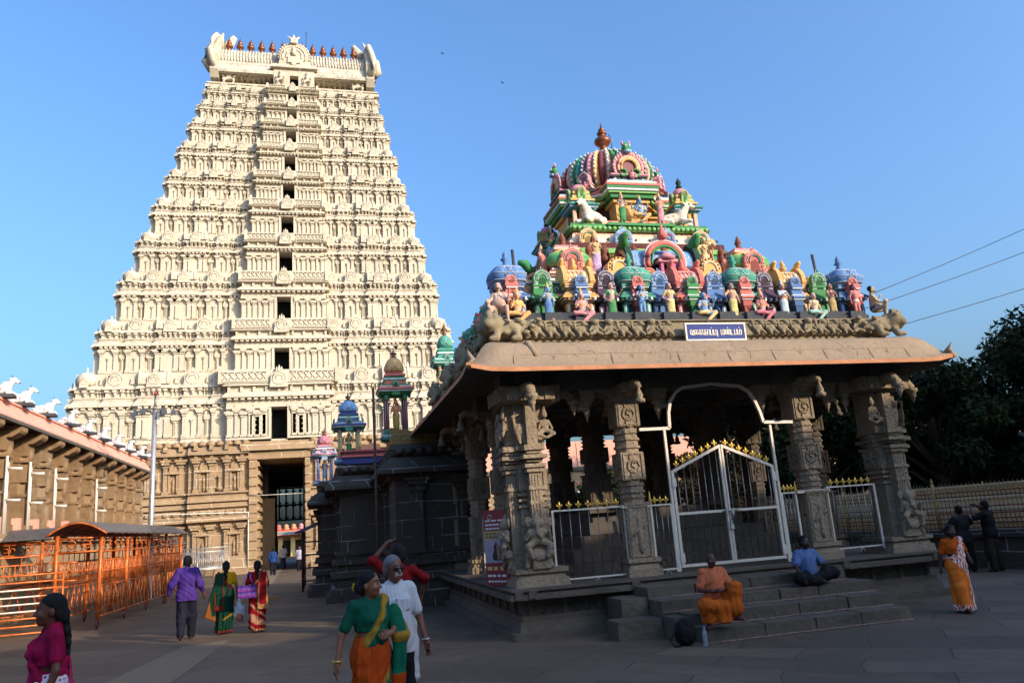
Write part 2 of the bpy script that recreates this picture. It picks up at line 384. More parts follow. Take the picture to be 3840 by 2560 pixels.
def arch_plate(b, u, v, z, r, th, col=CR, axis='y'):
    """horseshoe-shaped gable plate with a raised ring, an inner niche and a crest"""
    P = horseshoe(r=r); b.prism([(u+p, z+q) for p, q in P], v-th, v, col)
    b.ring((u, v-th, z+.62*r), r*.78, r*.09, 'y', 14, 4, col); b.ring((u, v-th, z+.62*r), r*.42, r*.1, 'y', 12, 4, col, -.4, pi+.4)
    b.box(u-r*.16, u+r*.16, v-th-.05*r, v, z+1.5*r, z+1.95*r, col, r*.05)
def kapota(b, u0, u1, v0, vb, z0, z1, fl, col=CR, side=True):
    """flared cornice: wide at the bottom, narrow at the top (v is outward = -y)"""
    s = fl if side else 0; zm = z0+(z1-z0)*.22
    V = []
    for (d, z) in ((fl, z0), (fl, zm), (fl*.62, z0+(z1-z0)*.55), (0, z1)):
        e = d*(1 if side else 0); V += [(u0-e, v0-d, z), (u1+e, v0-d, z), (u1+e, vb, z), (u0-e, vb, z)]
    F = [(0, 3, 2, 1), (12, 13, 14, 15)]
    for i in range(3): F += [(4*i+j, 4*i+(j+1) % 4, 4*i+4+(j+1) % 4, 4*i+4+j) for j in range(4)]
    b.add(V, F, col)
def pilaster(b, u, w, v, vb, z0, z1, h):
    zc = z1-(z1-z0)*.22
    b.box(u-w*.75, u+w*.75, v-w*.35, vb, z0, z0+(z1-z0)*.08, CR)
    b.box(u-w*.5, u+w*.5, v, vb, z0+(z1-z0)*.08, zc, CR)
    b.box(u-w*.66, u+w*.66, v-w*.2, vb, zc, zc+(z1-zc)*.25, CR); b.box(u-w*.45, u+w*.45, v+w*.05, vb, zc+(z1-zc)*.25, zc+(z1-zc)*.4, CR)
    b.box(u-w*.95, u+w*.95, v-w*.5, vb, zc+(z1-zc)*.4, zc+(z1-zc)*.68, CR, 0, 0)
    b.box(u-w*1.3, u+w*1.3, v-w*.4, vb, zc+(z1-zc)*.72, z1, CR)
UNITS = [('half', .115), ('rec', .06), ('panj', .15), ('rec', .085), ('sala', .225), ('rec', .085), ('panj', .15), ('rec', .055), ('karna', .145)]
def facade(b, crowns, a, ub, z0, h, sides=(1, -1), vb=1.2, big=1, crown=True):
    """one storey face in (u along, -y outward, z); wall plane at v=0, half length a, central bay half width ub"""
    f = lambda q: z0+q*h
    rnd = random.Random(int(z0*10))
    for sg in sides:
        u = ub; tot = sum(w for _, w in UNITS)
        for kind, w in UNITS:
            w = w/tot*(a-ub); u0, u1 = u, u+w; u += w
            U0, U1 = (u0, u1) if sg > 0 else (-u1, -u0); uc = (U0+U1)/2
            p = {'half': .20, 'rec': .0, 'panj': .25, 'sala': .34, 'karna': .30}[kind]*big
            e = .0
            b.box(U0-e-.02, U1+e+.02, -p-.20, vb, f(0), f(.035), CR); b.box(U0, U1, -p-.09, vb, f(.035), f(.065), CR); b.box(U0, U1, -p-.16, vb, f(.065), f(.085), CR)
            b.box(U0+.03, U1-.03, -p, vb, f(.085), f(.56), CR)
            if kind == 'rec':
                pilaster(b, uc, w*.34, -.13, vb, f(.085), f(.36), h); b.box(uc-w*.4, uc+w*.4, -.22, vb, f(.36), f(.40), CR)
                b.box(uc-w*.3, uc+w*.3, -.16, vb, f(.40), f(.45), CR, .02); b.box(uc-w*.025, uc+w*.025, -.19, 0, f(.1), f(.31), CR)
            else:
                n = {'half': 2, 'panj': 2, 'sala': 4, 'karna': 2}[kind]; us_f = [uc] if kind != 'sala' else [uc, uc-w*.17, uc+w*.17]
                for q in us_f: s_ = .055*w if kind != 'sala' else .035*w; b.lathe([(s_, 0), (s_*1.5, h*.06), (s_, h*.12), (s_*1.6, h*.17), (s_*.5, h*.19), (s_*.9, h*.215), (.01, h*.25)], (q+rnd.uniform(-.1, .1)*s_, -p-.06, f(.68)), 6, CR); b.tube([(q-s_*1.4, -p-.08, f(.68)+h*.16), (q-s_*(2+rnd.random()), -p-.1, f(.68)+h*(.06+.1*rnd.random()))], s_*.5, 4, CR)
                us = [U0+w*.13, U1-w*.13] if n == 2 else [U0+w*.07, U0+w*.27, U1-w*.27, U1-w*.07]
                for q in us: pilaster(b, q, min(.16*w, .085*h), -p-.12, vb, f(.085), f(.47), h)
                if kind in ('panj', 'karna'): pilaster(b, uc, .06*w, -p-.1, vb, f(.085), f(.34), h)
                if kind == 'sala':
                    for q in (U0+w*.17, U1-w*.17): b.lathe([(w*.07, 0), (w*.075, h*.03), (w*.05, h*.05), (.01, h*.07)], (q, -p-.02, f(.33)), 8, CR, sy=.8)
            b.box(U0-.02, U1+.02, -p-.16, vb, f(.47), f(.50), CR)
            nd = max(2, int(w/(.075*h)))
            for i in range(nd):
                x = U0+(i+.5)*w/nd; b.box(x-.3*w/nd, x+.3*w/nd, -p-.27, vb, f(.50), f(.53), CR)
            kapota(b, U0-.03, U1+.03, -p-.1, vb, f(.535), f(.63), .21*big*min(1, h/3.6), side=kind != 'rec')
            if kind != 'rec':
                for q in ((uc,) if kind != 'sala' else (uc-w*.25, uc+w*.25)):
                    b.prism([(q+x*.05*h, f(.55)+z*.05*h) for x, z in ((-1, -.2), (-.9, .7), (0, 1.8), (.9, .7), (1, -.2))], -p-.12-.18*big*min(1, h/3.6), -p, CR)
            b.box(U0, U1, -p-.14, vb, f(.63), f(.655), CR); b.box(U0-.02, U1+.02, -p-.2, vb, f(.655), f(.675), CR)
            # neck of the miniature shrine
            b.box(U0+w*.14, U1-w*.14, -p+.06, vb, f(.675), f(.79), CR)
            nn = 3 if kind != 'sala' else 5
            for i in range(nn):
                x = U0+w*.14+(w*.72)*i/(nn-1); t = .055*w if kind != 'sala' else .03*w
                b.box(x-t, x+t, -p-.1, vb, f(.675), f(.745), CR); b.box(x-t*1.8, x+t*1.8, -p-.2, vb, f(.745), f(.775), CR)
            if kind == 'rec':
                kapota(b, U0, U1, -.08, vb, f(.785), f(.86), .12, side=False)
                b.box(uc-w*.18, uc+w*.18, -.2, 0, f(.86), f(.95), CR, .05)
                continue
            kapota(b, U0+.04, U1-.04, -p-.02, vb, f(.785), f(.845), .15*big*min(1, h/3.6))
            if not crown: continue
            if kind == 'karna': crowns('dome', uc, -p+.30*big, f(.845), w*.47, h*.2)
            elif kind == 'sala': crowns('barrel', uc, -p+.30*big, f(.845), w*.5, h*.19)
            else: crowns('arch', uc, -p-.02, f(.845), w*.40, h*.2)
def bird(b, p, s=.2):
    b.lathe([(.01, 0), (s*.3, s*.4), (s*.35, s*.8), (s*.2, s*1.1), (.02, s*1.3)], p, 6, (.02, .02, .02))
tower = thing('gateway_tower', 'towering cream temple gateway tower with ten storeys of miniature shrines on a brown stone base', 'temple tower', (0, 0, 0))
def pavilion_crown(kind, parent, x, y, z, r, hh, R):
    b = MB()
    if kind == 'dome':
        b.lathe([(r*.82, 0), (r*1.0, hh*.16), (r*1.04, hh*.4), (r*.92, hh*.68), (r*.62, hh*.9), (r*.25, hh*1.0), (r*.1, hh*1.04), (r*.1, hh*1.1), (r*.17, hh*1.17), (r*.1, hh*1.26), (.01, hh*1.4)], (0, 0, 0), 12, CR, square=.35)
        arch_plate(b, 0, -r*1.0, hh*.1, r*.42, r*.1); arch_plate(b.at((0, 0, 0), pi/2), 0, -r*1.0, hh*.1, r*.42, r*.1); arch_plate(b.at((0, 0, 0), -pi/2), 0, -r*1.0, hh*.1, r*.42, r*.1); b.off()
        nm = 'corner_dome'
    elif kind == 'barrel':
        d = .42; n = 9; P = [(-d, 0)]+[(-d*1.06*cos(pi*i/n), hh*.12+hh*.85*sin(pi*i/n)**.8) for i in range(n+1)]+[(d, 0)]
        b.prism(P, -r*.9, r*.9, CR, 'x')
        for s_ in (-1, 1):
            Pe = [(p*1.12, q*1.12) for p, q in P]; b.prism(Pe, s_*r*.9-.09, s_*r*.9+.09, CR, 'x'); b.box(s_*r*.9-.1, s_*r*.9+.1, -.16, .1, hh, hh*1.35, CR, .05)
        arch_plate(b, 0, -d*1.02, hh*.05, min(r*.42, hh*.56), .14)
        for q in (-.62, .62): b.box(q*r-.12*r, q*r+.12*r, -d*1.16, 0, 0, hh*.5, CR, .04)
        for q in (-.55, 0, .55): b.lathe([(.05, 0), (.09, .08), (.04, .18), (.01, .3)], (q*r, 0, hh*.95), 6, CR)
        nm = 'barrel_roof'
    else:
        arch_plate(b, 0, .1, hh*.06, r*1.02, .22); P = horseshoe(r=r*.93); b.prism([(p, hh*.06+q) for p, q in P], .1, .75, CR); nm = 'horseshoe_gable'
    o = b.build(nm, 'cream', parent); o.location = (x, y, z); o.rotation_euler = (0, 0, R); return o
for i in range(10):
    z0, z1 = ZS[i], ZS[i+1]; hgt = z1-z0; cx = xc(z0+hgt*.5); y0 = yf(z0+.3*hgt)+.35; a = hw(z0+.45*hgt)-.52; ub = 3.6-(z0-10)*.052
    b = MB(); nxt = [0]
    ys = y0+.0; dep = YC-y0
    if i == 0: st = None
    s_parent = []
    pend = []
    def crowns(kind, u, v, z, r, hh, pend=pend): pend.append((kind, u, v, z, r, hh, CURF))
    # core with an opening pocket in the middle of the front
    b.box(cx-a, cx-.9, y0+.02, 2*YC-y0, z0-.2, z1+.1, CR); b.box(cx+.9, cx+a, y0+.02, 2*YC-y0, z0-.2, z1+.1, CR); b.box(cx-.92, cx+.92, y0+1.6, 2*YC-y0-.02, z0-.19, z1+.09, CR)
    big = .75+.25*min(1, hgt/4.5)
    CURF = ('f',); b.at((cx, y0, 0)); facade(b, crowns, a, ub, z0, hgt, big=big)
    for sg in (1, -1):
        CURF = ('s', sg); b.at((cx+sg*a, YC, 0), pi/2*sg); facade(b, crowns, dep, 1.8, z0, hgt, big=big)
        b.box(-1.8, 1.8, -.3, 1, z0, z0+hgt*.6, CR); kapota(b, -1.8, 1.8, -.3, 1, z0+hgt*.55, z0+hgt*.7, .3)
    # central bay with its opening
    b.at((cx, y0-.75, 0)); f = lambda q: z0+q*hgt
    wt, sl = WTOP[i], SILL[i]; wq = .56-.019*i
    b.box(-ub, -wq, 0, 1.4, f(0), f(.6), CR); b.box(wq, ub, 0, 1.4, f(0), f(.6), CR); b.box(-wq-.01, wq+.01, .0, 1.4, wt, f(.6), CR); b.box(-wq-.01, wq+.01, 0, 1.4, f(0)-.3, sl-.01, CR)
    for s_ in (-1, 1): b.box(s_*(wq+.09)-.09, s_*(wq+.09)+.09, -.1, .2, sl, wt, CR)
    b.box(-wq-.35, wq+.35, -.14, .2, wt+.01, wt+.12*hgt/4, (.62, .42, .18))
    for s_ in (-1, 1):
        k = 3 if i < 8 else 2; span = ub-wq-.25
        for j in range(k*2):
            pilaster(b, s_*(wq+.3+span*(j+.4)/(k*2)), .055*hgt*(1 if j % 2 else .8), -.12, .3, f(.04), f(.44 if j % 2 == 0 else .40), hgt)
        b.box(min(s_*wq*1.0, s_*ub), max(s_*wq*1.0, s_*ub), -.18, .5, f(0), f(.03), CR)
        b.box(min(s_*(wq+.2), s_*ub), max(s_*(wq+.2), s_*ub), -.2, .5, f(.44), f(.47), CR)
        for j in (0, 1): b.box(s_*(wq+.3+span*(.3+.45*j))-.05, s_*(wq+.3+span*(.3+.45*j))+.05, -.135, 0, f(.47), f(.5), (.05, .04, .03))
    if i == 0:
        for s_ in (-1, 1):
            b.box(s_*1.45-.55, s_*1.45+.55, -.12, .2, f(.06), f(.42), CR)
            for q in (-.22, .22):
                for j in range(4):
                    zz = f(.13+j*.075); P = [(.15*cos(k*pi/4)*(1 if k % 2 == 0 else .35), .15*sin(k*pi/4)*(1 if k % 2 == 0 else .35)) for k in range(8)]
                    b.prism([(s_*1.45+q+u, zz+w_) for u, w_ in P], -.135, .05, (.03, .03, .025))
    nd = int(ub*2/(.09*hgt))
    for j in range(nd): b.box(-ub+(j+.2)*2*ub/nd, -ub+(j+.8)*2*ub/nd, -.3, .3, f(.565), f(.595), CR)
    kapota(b, -ub, ub, -.12, 1.2, f(.6), f(.68), .26*big)
    b.box(-ub*.98, ub*.98, 0, 1.2, f(.68), f(.78), CR)
    for j in range(9): b.box(-ub*.95+ub*1.9*j/8-.05*hgt*.4, -ub*.95+ub*1.9*j/8+.05*hgt*.4, -.16, 1, f(.68), f(.78), CR)
    kapota(b, -ub*1.0, ub*1.0, -.06, 1.2, f(.77), f(.81), .26*big)
    wide = ub*1.02 if i else ub*1.12
    b.box(-wide, wide, -.2, 1.3, f(.81), f(1.0), CR, .05)
    for s_ in (-1, 1): b.box(s_*wide-.12, s_*wide+.12, -.32, 1.3, f(.8), f(1.06), CR, .03)
    st = b.off().build('storey', 'cream', tower)
    # balustrade lattice panels and horseshoe centre
    for s_ in (-1, 1):
        lb = MB().at((cx, y0-.75, 0))
        u0, u1 = (wq*1.5, wide-.15)
        lo, hi = min(s_*u0, s_*u1), max(s_*u0, s_*u1); lb.box(lo, hi, -.27, -.15, f(.965), f(.985), CR); lb.box(lo, hi, -.27, -.15, f(.83), f(.845), CR)
        n = 7
        for j in range(n):
            x0 = lo+(hi-lo)*j/n; x1 = lo+(hi-lo)*(j+1)/n
            lb.tube([(x0, -.22, f(.845)), (x1, -.22, f(.965))], .022*hgt/3, 4, CR); lb.tube([(x1, -.22, f(.845)), (x0, -.22, f(.965))], .022*hgt/3, 4, CR)
        lb.off().build('balustrade_lattice', 'lattice', st)
    ab = MB(); r = .092*hgt+.12; arch_plate(ab, 0, 0, 0, r, .2)
    for j in (-1, 0, 1): ab.lathe([(.13*r, 0), (.22*r, .15*r), (.1*r, .35*r), (.02, .6*r)], (j*.3*r, -.08, 1.75*r-abs(j)*.22*r), 6, CR)
    ab.build('horseshoe_crest', 'cream', st, (cx, y0-1.0, f(.79)))
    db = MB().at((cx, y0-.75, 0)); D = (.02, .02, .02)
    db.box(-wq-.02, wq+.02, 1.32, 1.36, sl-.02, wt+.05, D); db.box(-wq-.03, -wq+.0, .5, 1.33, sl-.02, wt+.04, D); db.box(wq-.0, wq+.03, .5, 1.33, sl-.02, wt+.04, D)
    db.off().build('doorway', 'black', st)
    for kind, u, v, z, r, hh, F_ in pend:
        if F_[0] == 'f': pavilion_crown(kind, st, cx+u, y0+v, z, r, hh, 0)
        else:
            sg = F_[1]
            if kind == 'karna' or (kind == 'dome'): continue
            R = pi/2*sg; px, py = cos(R)*u-sin(R)*v, sin(R)*u+cos(R)*v
            if YC+py > YC+2: continue
            pavilion_crown(kind, st, cx+sg*a+px, YC+py, z, r, hh, R)
# ---- barrel roof on top
zt = 41.0; cx = xc(44); ya = yf(41)+.1
b = MB().at((cx, 0, 0))
b.box(-7.5, 7.5, ya+.0, 2*YC-ya, zt, zt+.25, CR); b.box(-7.25, 7.25, ya+.25, 2*YC-ya-.25, zt+.25, zt+.42, CR); b.box(-7.4, 7.4, ya+.1, 2*YC-ya-.1, zt+.42, zt+.55, CR)
nz0, nz1 = zt+.55, 42.35; yn = ya+1.15
b.box(-6.4, -.75, yn, 2*YC-yn, nz0, nz1, CR); b.box(.75, 6.4, yn, 2*YC-yn, nz0, nz1, CR); b.box(-.76, .76, yn+2, 2*YC-yn-.01, nz0, nz1, CR)
for j in range(14):
    x = -6.2+12.4*j/13
    if abs(x) > 1.6: b.box(x-.07, x+.07, yn-.08, yn, nz0, nz1, CR); b.box(x+.35, x+.5, yn-.02, yn+.1, nz0+.9, nz0+1.05, (.05, .04, .03))
for j in range(30): b.box(-6.9+13.8*j/29-.1, -6.9+13.8*j/29+.1, ya+.25, yn, nz1-.12, nz1+.05, (.10, .09, .07))
b.off().build('roof_neck', 'cream', tower)
b = MB().at((cx, 0, 0)); dd = YC-ya+.3; P = [(YC-dd, 42.4), (YC-dd-.02, 42.75), (YC-dd+.35, 43.0)]
for i in range(15):
    t = pi*(i/14); P.append((YC-(dd-.4)*cos(t), 43.05+3.25*sin(t)**.85))
P += [(YC+dd-.35, 43.0), (YC+dd+.02, 42.75), (YC+dd, 42.4)]
b.prism(P, -6.6, 6.6, CR, 'x')
for j in range(49):
    x = -6.2+12.4*j/48
    if abs(x) < 1.5: continue
    pts = [(x, YC-(dd-.4)*cos(pi*t/20)-.0, 43.1+3.25*sin(pi*t/20)**.85) for t in range(1, 10)]; b.tube(pts, .085, 4, CR)
for j in range(26): b.lathe([(.26, 0), (.3, .1), (.16, .26), (.02, .36)], (-6.2+12.4*j/25, YC-2.3, 45.5), 6, CR)
b.off().build('barrel_roof', 'tile', tower)
def gable_end(sg):
    b = MB().at((cx+sg*6.75, 0, 0)); P = []
    n = 22; R_ = 4.35
    for i in range(n+1):
        t = pi*(-.12+1.24*i/n); k = 1+.05*(i % 2)
        P.append((YC-R_*k*cos(t), 43.4+R_*.93*k*sin(t)+(.5 if i == n//2 else 0)))
    b.prism(P, -.35, .35, CR, 'x')
    for k, (rr, th) in enumerate(((3.5, .16), (2.7, .2), (1.9, .22))): b.ring((sg*.38, YC, 43.6), rr, th, 'x', 20, 5, CR, -.2, pi+.2)
    # curled brackets and horns
    b.tube([(0, YC-4.0, 42.8), (sg*.2, YC-4.7, 43.2), (sg*.35, YC-4.75, 44.2), (sg*.1, YC-4.2, 45.6), (0, YC-3.2, 46.7), (0, YC-1.6, 47.5), (0, YC, 47.6)], [.3, .36, .3, .26, .26, .3, .4], 8, CR)
    b.tube([(sg*.35, YC-3.9, 42.5), (sg*.75, YC-4.2, 43.3), (sg*.6, YC-4.3, 44.4), (sg*.1, YC-4.2, 45.0)], [.2, .34, .26, .08], 7, CR)
    b.off().build('gable_end', 'cream', tower)
    hb = MB().at((cx+sg*6.7, YC-.6, 46.9))
    hb.tube([(-sg*.1, 0, 0), (sg*.05, 0, .7), (-sg*.1, 0, 1.5), (-sg*.3, 0, 2.0)], [.42, .34, .18, .02], 7, CR); hb.tube([(-sg*.4, 0, 0), (-sg*.8, -.1, .7), (-sg*1.25, -.2, 1.35)], [.5, .5, .3], 4, CR)
    hb.off().build('horn', 'cream', tower)
for sg in (-1, 1): gable_end(sg)
# central roof gable
b = MB().at((cx, 0, 0)); yb_ = ya-.35
b.box(-1.75, -.38, yb_, yn+1.2, zt+.3, 43.1, CR); b.box(.38, 1.75, yb_, yn+1.2, zt+.3, 43.1, CR); b.box(-.39, .39, yb_, yn+1.2, 42.35, 43.1, CR)
kapota(b, -1.75, 1.75, yb_, yn, 43.0, 43.5, .3)
b.prism([(u, 43.5+z) for u, z in horseshoe(20, 1.25)], yb_-.1, yb_+2.6, CR)
for k in range(17):
    t = pi*(1.06-1.12*k/16); b.lathe([(.15, 0), (.2, .1), (.1, .22), (.01, .3)], (1.3*cos(t), yb_+.1, 44.25+1.28*sin(t)), 5, CR)
b.ring((0, yb_-.12, 44.25), 1.0, .06, 'y', 18, 5, CR, -.5, pi+.5); b.ring((0, yb_-.12, 44.3), .68, .06, 'y', 16, 5, CR, -.4, pi+.4); [b.tube([(1.02*cos(a_), yb_-.1, 44.25+1.02*sin(a_)), (1.22*cos(a_), yb_-.1, 44.25+1.22*sin(a_))], .045, 4, CR) for a_ in np.linspace(-.3, pi+.3, 21)]; b.lathe([(.2, 0), (.3, .3), (.18, .5), (.22, .7), (.05, .95)], (0, yb_-.1, 44.3), 7, CR)
b.box(-.55, .55, yb_-.25, yb_, 43.55, 44.2, CR, .05); b.box(-.2, .2, yb_-.27, yb_-.2, 43.3, 43.75, (.03, .03, .03))
b.off().build('roof_gable', 'cream', tower)
S_ = Sculpt().ell((0, 0, 0), (.5, .3, .4), CR, .1).ell((-.28, -.2, .1), .17, CR, .05).ell((.28, -.2, .1), .17, CR, .05).cap((-.3, 0, .3), (-.75, 0, .75), .2, .05, CR, .1).cap((.3, 0, .3), (.75, 0, .75), .2, .05, CR, .1).cap((0, 0, .3), (0, 0, .95), .25, .08, CR, .1).cap((-.3, -.2, -.25), (.3, -.2, -.25), .16, None, CR, .08)
sculpt_obj(S_, 'lion_mask', 'cream', .07, tower, (cx, yb_-.1, 45.75), scale=.72)
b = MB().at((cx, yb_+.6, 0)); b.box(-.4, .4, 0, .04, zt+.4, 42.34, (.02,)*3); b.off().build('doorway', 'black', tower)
for sg in (-1, 1):
    for q, s_ in ((5.6, 1.25), (1.15, .8)):
        S_ = Sculpt(); S_.cap((0, 0, .45), (0, 0, .9), .2, .24, CR, .1).ell((0, 0, 1.28), .17, CR, .05).cap((0, 0, 1.4), (0, 0, 1.6), .12, .04, CR, .05)
        for t in (-1, 1):
            S_.cap((t*.12, 0, .45), (t*.34, -.2, .28), .13, .1, CR, .06).cap((t*.34, -.2, .28), (t*.3, -.1, 0), .1, .08, CR, .06).cap((t*.24, 0, .98), (t*.48, -.05, .75), .09, .07, CR, .05).cap((t*.48, -.05, .75), (t*.36, -.2, .5), .07, .06, CR, .05)
        sculpt_obj(S_, 'guardian_figure', 'cream', .06, tower, (cx+sg*q, (ya+.35 if q > 2 else yb_-.1), zt+.5), scale=s_)
# copper pot finials along the ridge
for j in range(12):
    x = -5.75+.94*j if j < 6 else -5.75+.94*(j+.85)
    b = MB(); b.lathe([(.12, 0), (.16, .06), (.1, .14), (.2, .22), (.34, .38), (.3, .55), (.14, .68), (.22, .78), (.2, .88), (.1, .95), (.14, 1.02), (.06, 1.12), (.01, 1.38)], (0, 0, 0), 12, (.36, .13, .06))
    b.build('copper_finial', 'copper', tower, (cx+x, YC-2.35, 45.78))
b = MB(); K = (.05, .05, .05); x0, x1 = -1.15, .15
for p, q in (((x0, 0, 0), (x0+.1, 0, 2.0)), ((x1-.05, 0, 0), (x1, 0, 3.4)), ((x0+.1, 0, 2.0), (x1, 0, 1.95)), ((x0-.3, 0, 1.0), (x1+.6, 0, .35)), ((x0+.1, 0, 1.6), (x1, 0, 1.55)), ((x1-.12, 0, 0), (x1-.08, 0, 2.0)), ((x1-.08, 0, 1.7), (x1, 0, 1.3))): b.tube([p, q], .035, 5, K)
b.lathe([(.02, 0), (.09, .08), (.02, .18)], (x1, 0, 3.35), 6, K)
b.build('lightning_mast', 'bar', tower, (cx+.9, YC-.2, 46.4))
# ---- brown stone base
JL, JR = -4.85, -.75; OL, OR = -4.35, -1.05
b = MB(); T = (.3, .2, .12)
def base_side(b, sg, j, end):
    """mouldings and pilasters of one half of the base; j = jamb edge, end = outer end"""
    lo = lambda a, c: (min(a, c), max(a, c))
    steps = [(0, .34, 0), (.34, .68, .35), (.68, 1.0, .8)]
    for s0, s1, back in steps:
        a0, a1 = lo(j+(end-j)*s0, j+(end-j)*s1); y = 58+back; yb = YC
        for z0, z1, p, tp in ((0, .45, .55, 0), (.45, .9, .42, .1), (.9, 1.25, .3, 0), (1.25, 3.45, 0, 0), (3.45, 3.62, .12, 0), (4.15, 4.3, .2, 0), (4.3, 4.55, .1, 0), (4.55, 4.85, .32, .08), (4.85, 4.95, .1, 0), (4.95, 5.25, .38, .12), (5.25, 5.5, .15, 0), (5.5, 5.62, .34, 0), (5.62, 8.0, 0, 0), (8.0, 8.2, .15, 0)):
            b.box(a0, a1, y-p, yb, z0, z1, T, 0, tp if tp else 0)
        for z0, z1 in ((3.62, 4.15), (8.2, 8.82)): kapota(b, a0, a1, y-.12, yb, z0, z1, .42, T, side=False)
        w = a1-a0; n = 4
        for k in range(n):
            u = a0+w*(k+.5)/n
            pil = lambda z0, z1, ww: (b.box(u-ww*.7, u+ww*.7, y-.3, y, z0, z0+.2, T), b.box(u-ww*.45, u+ww*.45, y-.24, y, z0+.2, z1-.55, T), b.box(u-ww*.6, u+ww*.6, y-.3, y, z1-.55, z1-.45, T), b.box(u-ww*.45, u+ww*.45, y-.22, y, z1-.45, z1-.35, T), b.box(u-ww*.9, u+ww*.9, y-.42, y, z1-.35, z1-.2, T), b.box(u-ww*1.2, u+ww*1.2, y-.46, y, z1-.18, z1-.02, T))
            pil(5.62, 8.0, .34 if k % 2 else .28); pil(1.25, 3.45, .3)
            if k % 2 == 0:   # niche with a pediment between pilasters
                q = u+w/n*.5
                for za, zb in ((5.7, 7.0), (1.3, 2.7)):
                    b.box(q-.33, q-.2, y-.2, y, za, zb, T); b.box(q+.2, q+.33, y-.2, y, za, zb, T); b.box(q-.2, q+.2, y-.02, y+.01, za, zb, (.1, .07, .04)); kapota(b, q-.34, q+.34, y-.2, y, zb, zb+.2, .14, T); b.prism([(q+.3*u_, zb+.2+.34*z_) for u_, z_ in horseshoe(8, .9)], y-.18, y, T)
                    b.lathe([(.09, 0), (.11, .35), (.07, .6), (.12, .7), (.08, .9), (.02, 1.05)], (q, y-.05, za+.02), 6, T)
            else:
                q = u+w/n*.5
                if k < n-1: b.lathe([(.1, 0), (.22, .12), (.26, .25), (.12, .32), (.1, .9), (.2, 1.0), (.1, 1.1)], (q, y-.08, 5.66), 8, T)
            b.box(u-.12, u+.12, y-.36, y, 8.0, 8.55, T, .02); b.box(u-.14, u+.14, y-.62, y, 8.5, 8.86, T, .03)
        nf = int(w/.55)
        for k in range(nf):
            u = a0+w*(k+.5)/nf; r_ = .18+.05*random.random()
            b.lathe([(r_, 0), (r_*1.2, .12), (r_*.9, .26), (r_*.3, .38)], (u, y-.22, 8.82), 6, T, sx=1.3); b.box(u-.09, u+.1, y-.36, y, 4.12, 4.36, T, .02)
        b.box(a0, a1, y-.2, yb, 8.82, 9.06, T)
    a0, a1 = lo(j, (OL if sg < 0 else OR)); b.box(a0, a1, 57.7, 62, 0, 8.0, T); 
    for k in range(12):
        b.box(a0-.03, a1+.05*0+.03, 57.62-.04*(k % 2), 57.72, .3+.62*k, .3+.62*k+.5, T)
        b.box(a0, a1+(.14 if sg < 0 else 0), 57.9, 61.5, .45+.62*k, .45+.62*k+.3, T) if sg < 0 else b.box(a0-.12, a1, 57.9, 61.5, .45+.62*k, .45+.62*k+.3, T)
base_side(b, -1, JL, -16.8); base_side(b, 1, JR, 11.2)
b.box(OL-.6, OR+.35, 57.6, 62, 7.72, 8.22, T); b.box(OL-.5, OR+.3, 57.75, 62, 8.22, 9.0, T); b.box(-5.4, -.3, 57.3, 59, 8.32, 8.85, T, 0, .25)
b.build('stone_base', 'tan', tower)
b = MB(); b.box(-17, OL, 62, 79, 0, 9.1, T); b.box(OR, 11.4, 62, 79, 0, 9.1, T); b.box(OL-.01, OR+.01, 62, 79, 7.72, 9.09, T)
for k in range(4): b.box(OL, OL+.42, 63+4*k, 63.9+4*k, 0, 7.7, T); b.box(OR-.3, OR, 63+4*k, 63.9+4*k, 0, 7.7, T)
b.box(OL, OR, 78.6, 79.2, 7.0, 7.72, T); b.build('gate_passage', 'beam', tower)
# lattice over the far mouth of the passage
b = MB(); K = (.04, .04, .04)
xs = [OL+.45+(OR-OL-.75)*k/4 for k in range(5)]
for x in xs: b.box(x-.07, x+.07, 79.0, 79.15, 3.9, 7.1, K)
for z in (3.9, 5.3, 6.9): b.box(OL, OR, 79.0, 79.15, z-.08, z+.08, K)
for k in range(40): x = OL+.3+(OR-OL-.6)*k/39; b.box(x-.015, x+.015, 79.04, 79.1, 3.9, 7.1, K)
for x in xs[:-1]:
    for z in (4.0, 5.4):
        for (a_, c_) in ((x+.12, z+.1), (x+.6, z+.1), (x+.12, z+1.2), (x+.6, z+1.2)): b.box(a_-.1, a_+.1, 79.0, 79.13, c_-.08, c_+.08, K)
b.build('gate_lattice', 'wood', tower)
b = MB(); b.box(OL+.02, OL+.95, 62.3, 62.5, 0, 5.2, (.35, .22, .1)); b.build('door_leaf', 'ochre', tower)
# trailing cable
b = MB(); b.tube([(-2.0, 57.1, 9.2), (-1.85, 57.6, 16), (-1.6, 59.5, 26), (-1.35, 62.5, 40), (-1.3, 63.4, 43)], .02, 4, (.2, .18, .15)); b.build('conduit', 'cream', tower)
b = MB(); b.tube([(-4.9, 57.55, .1), (-4.9, 57.52, 4.1)], .04, 5, (.8, .8, .8)); b.tube([(-4.9, 57.5, 4.1), (-16, 57.0, 4.45)], .035, 5, (.8, .8, .8)); b.tube([(-4.9, 57.5, 5.3), (-3.9, 57.6, 5.2), (-1.0, 58, 5.2)], .02, 4); b.build('white_conduit', 'white', tower)
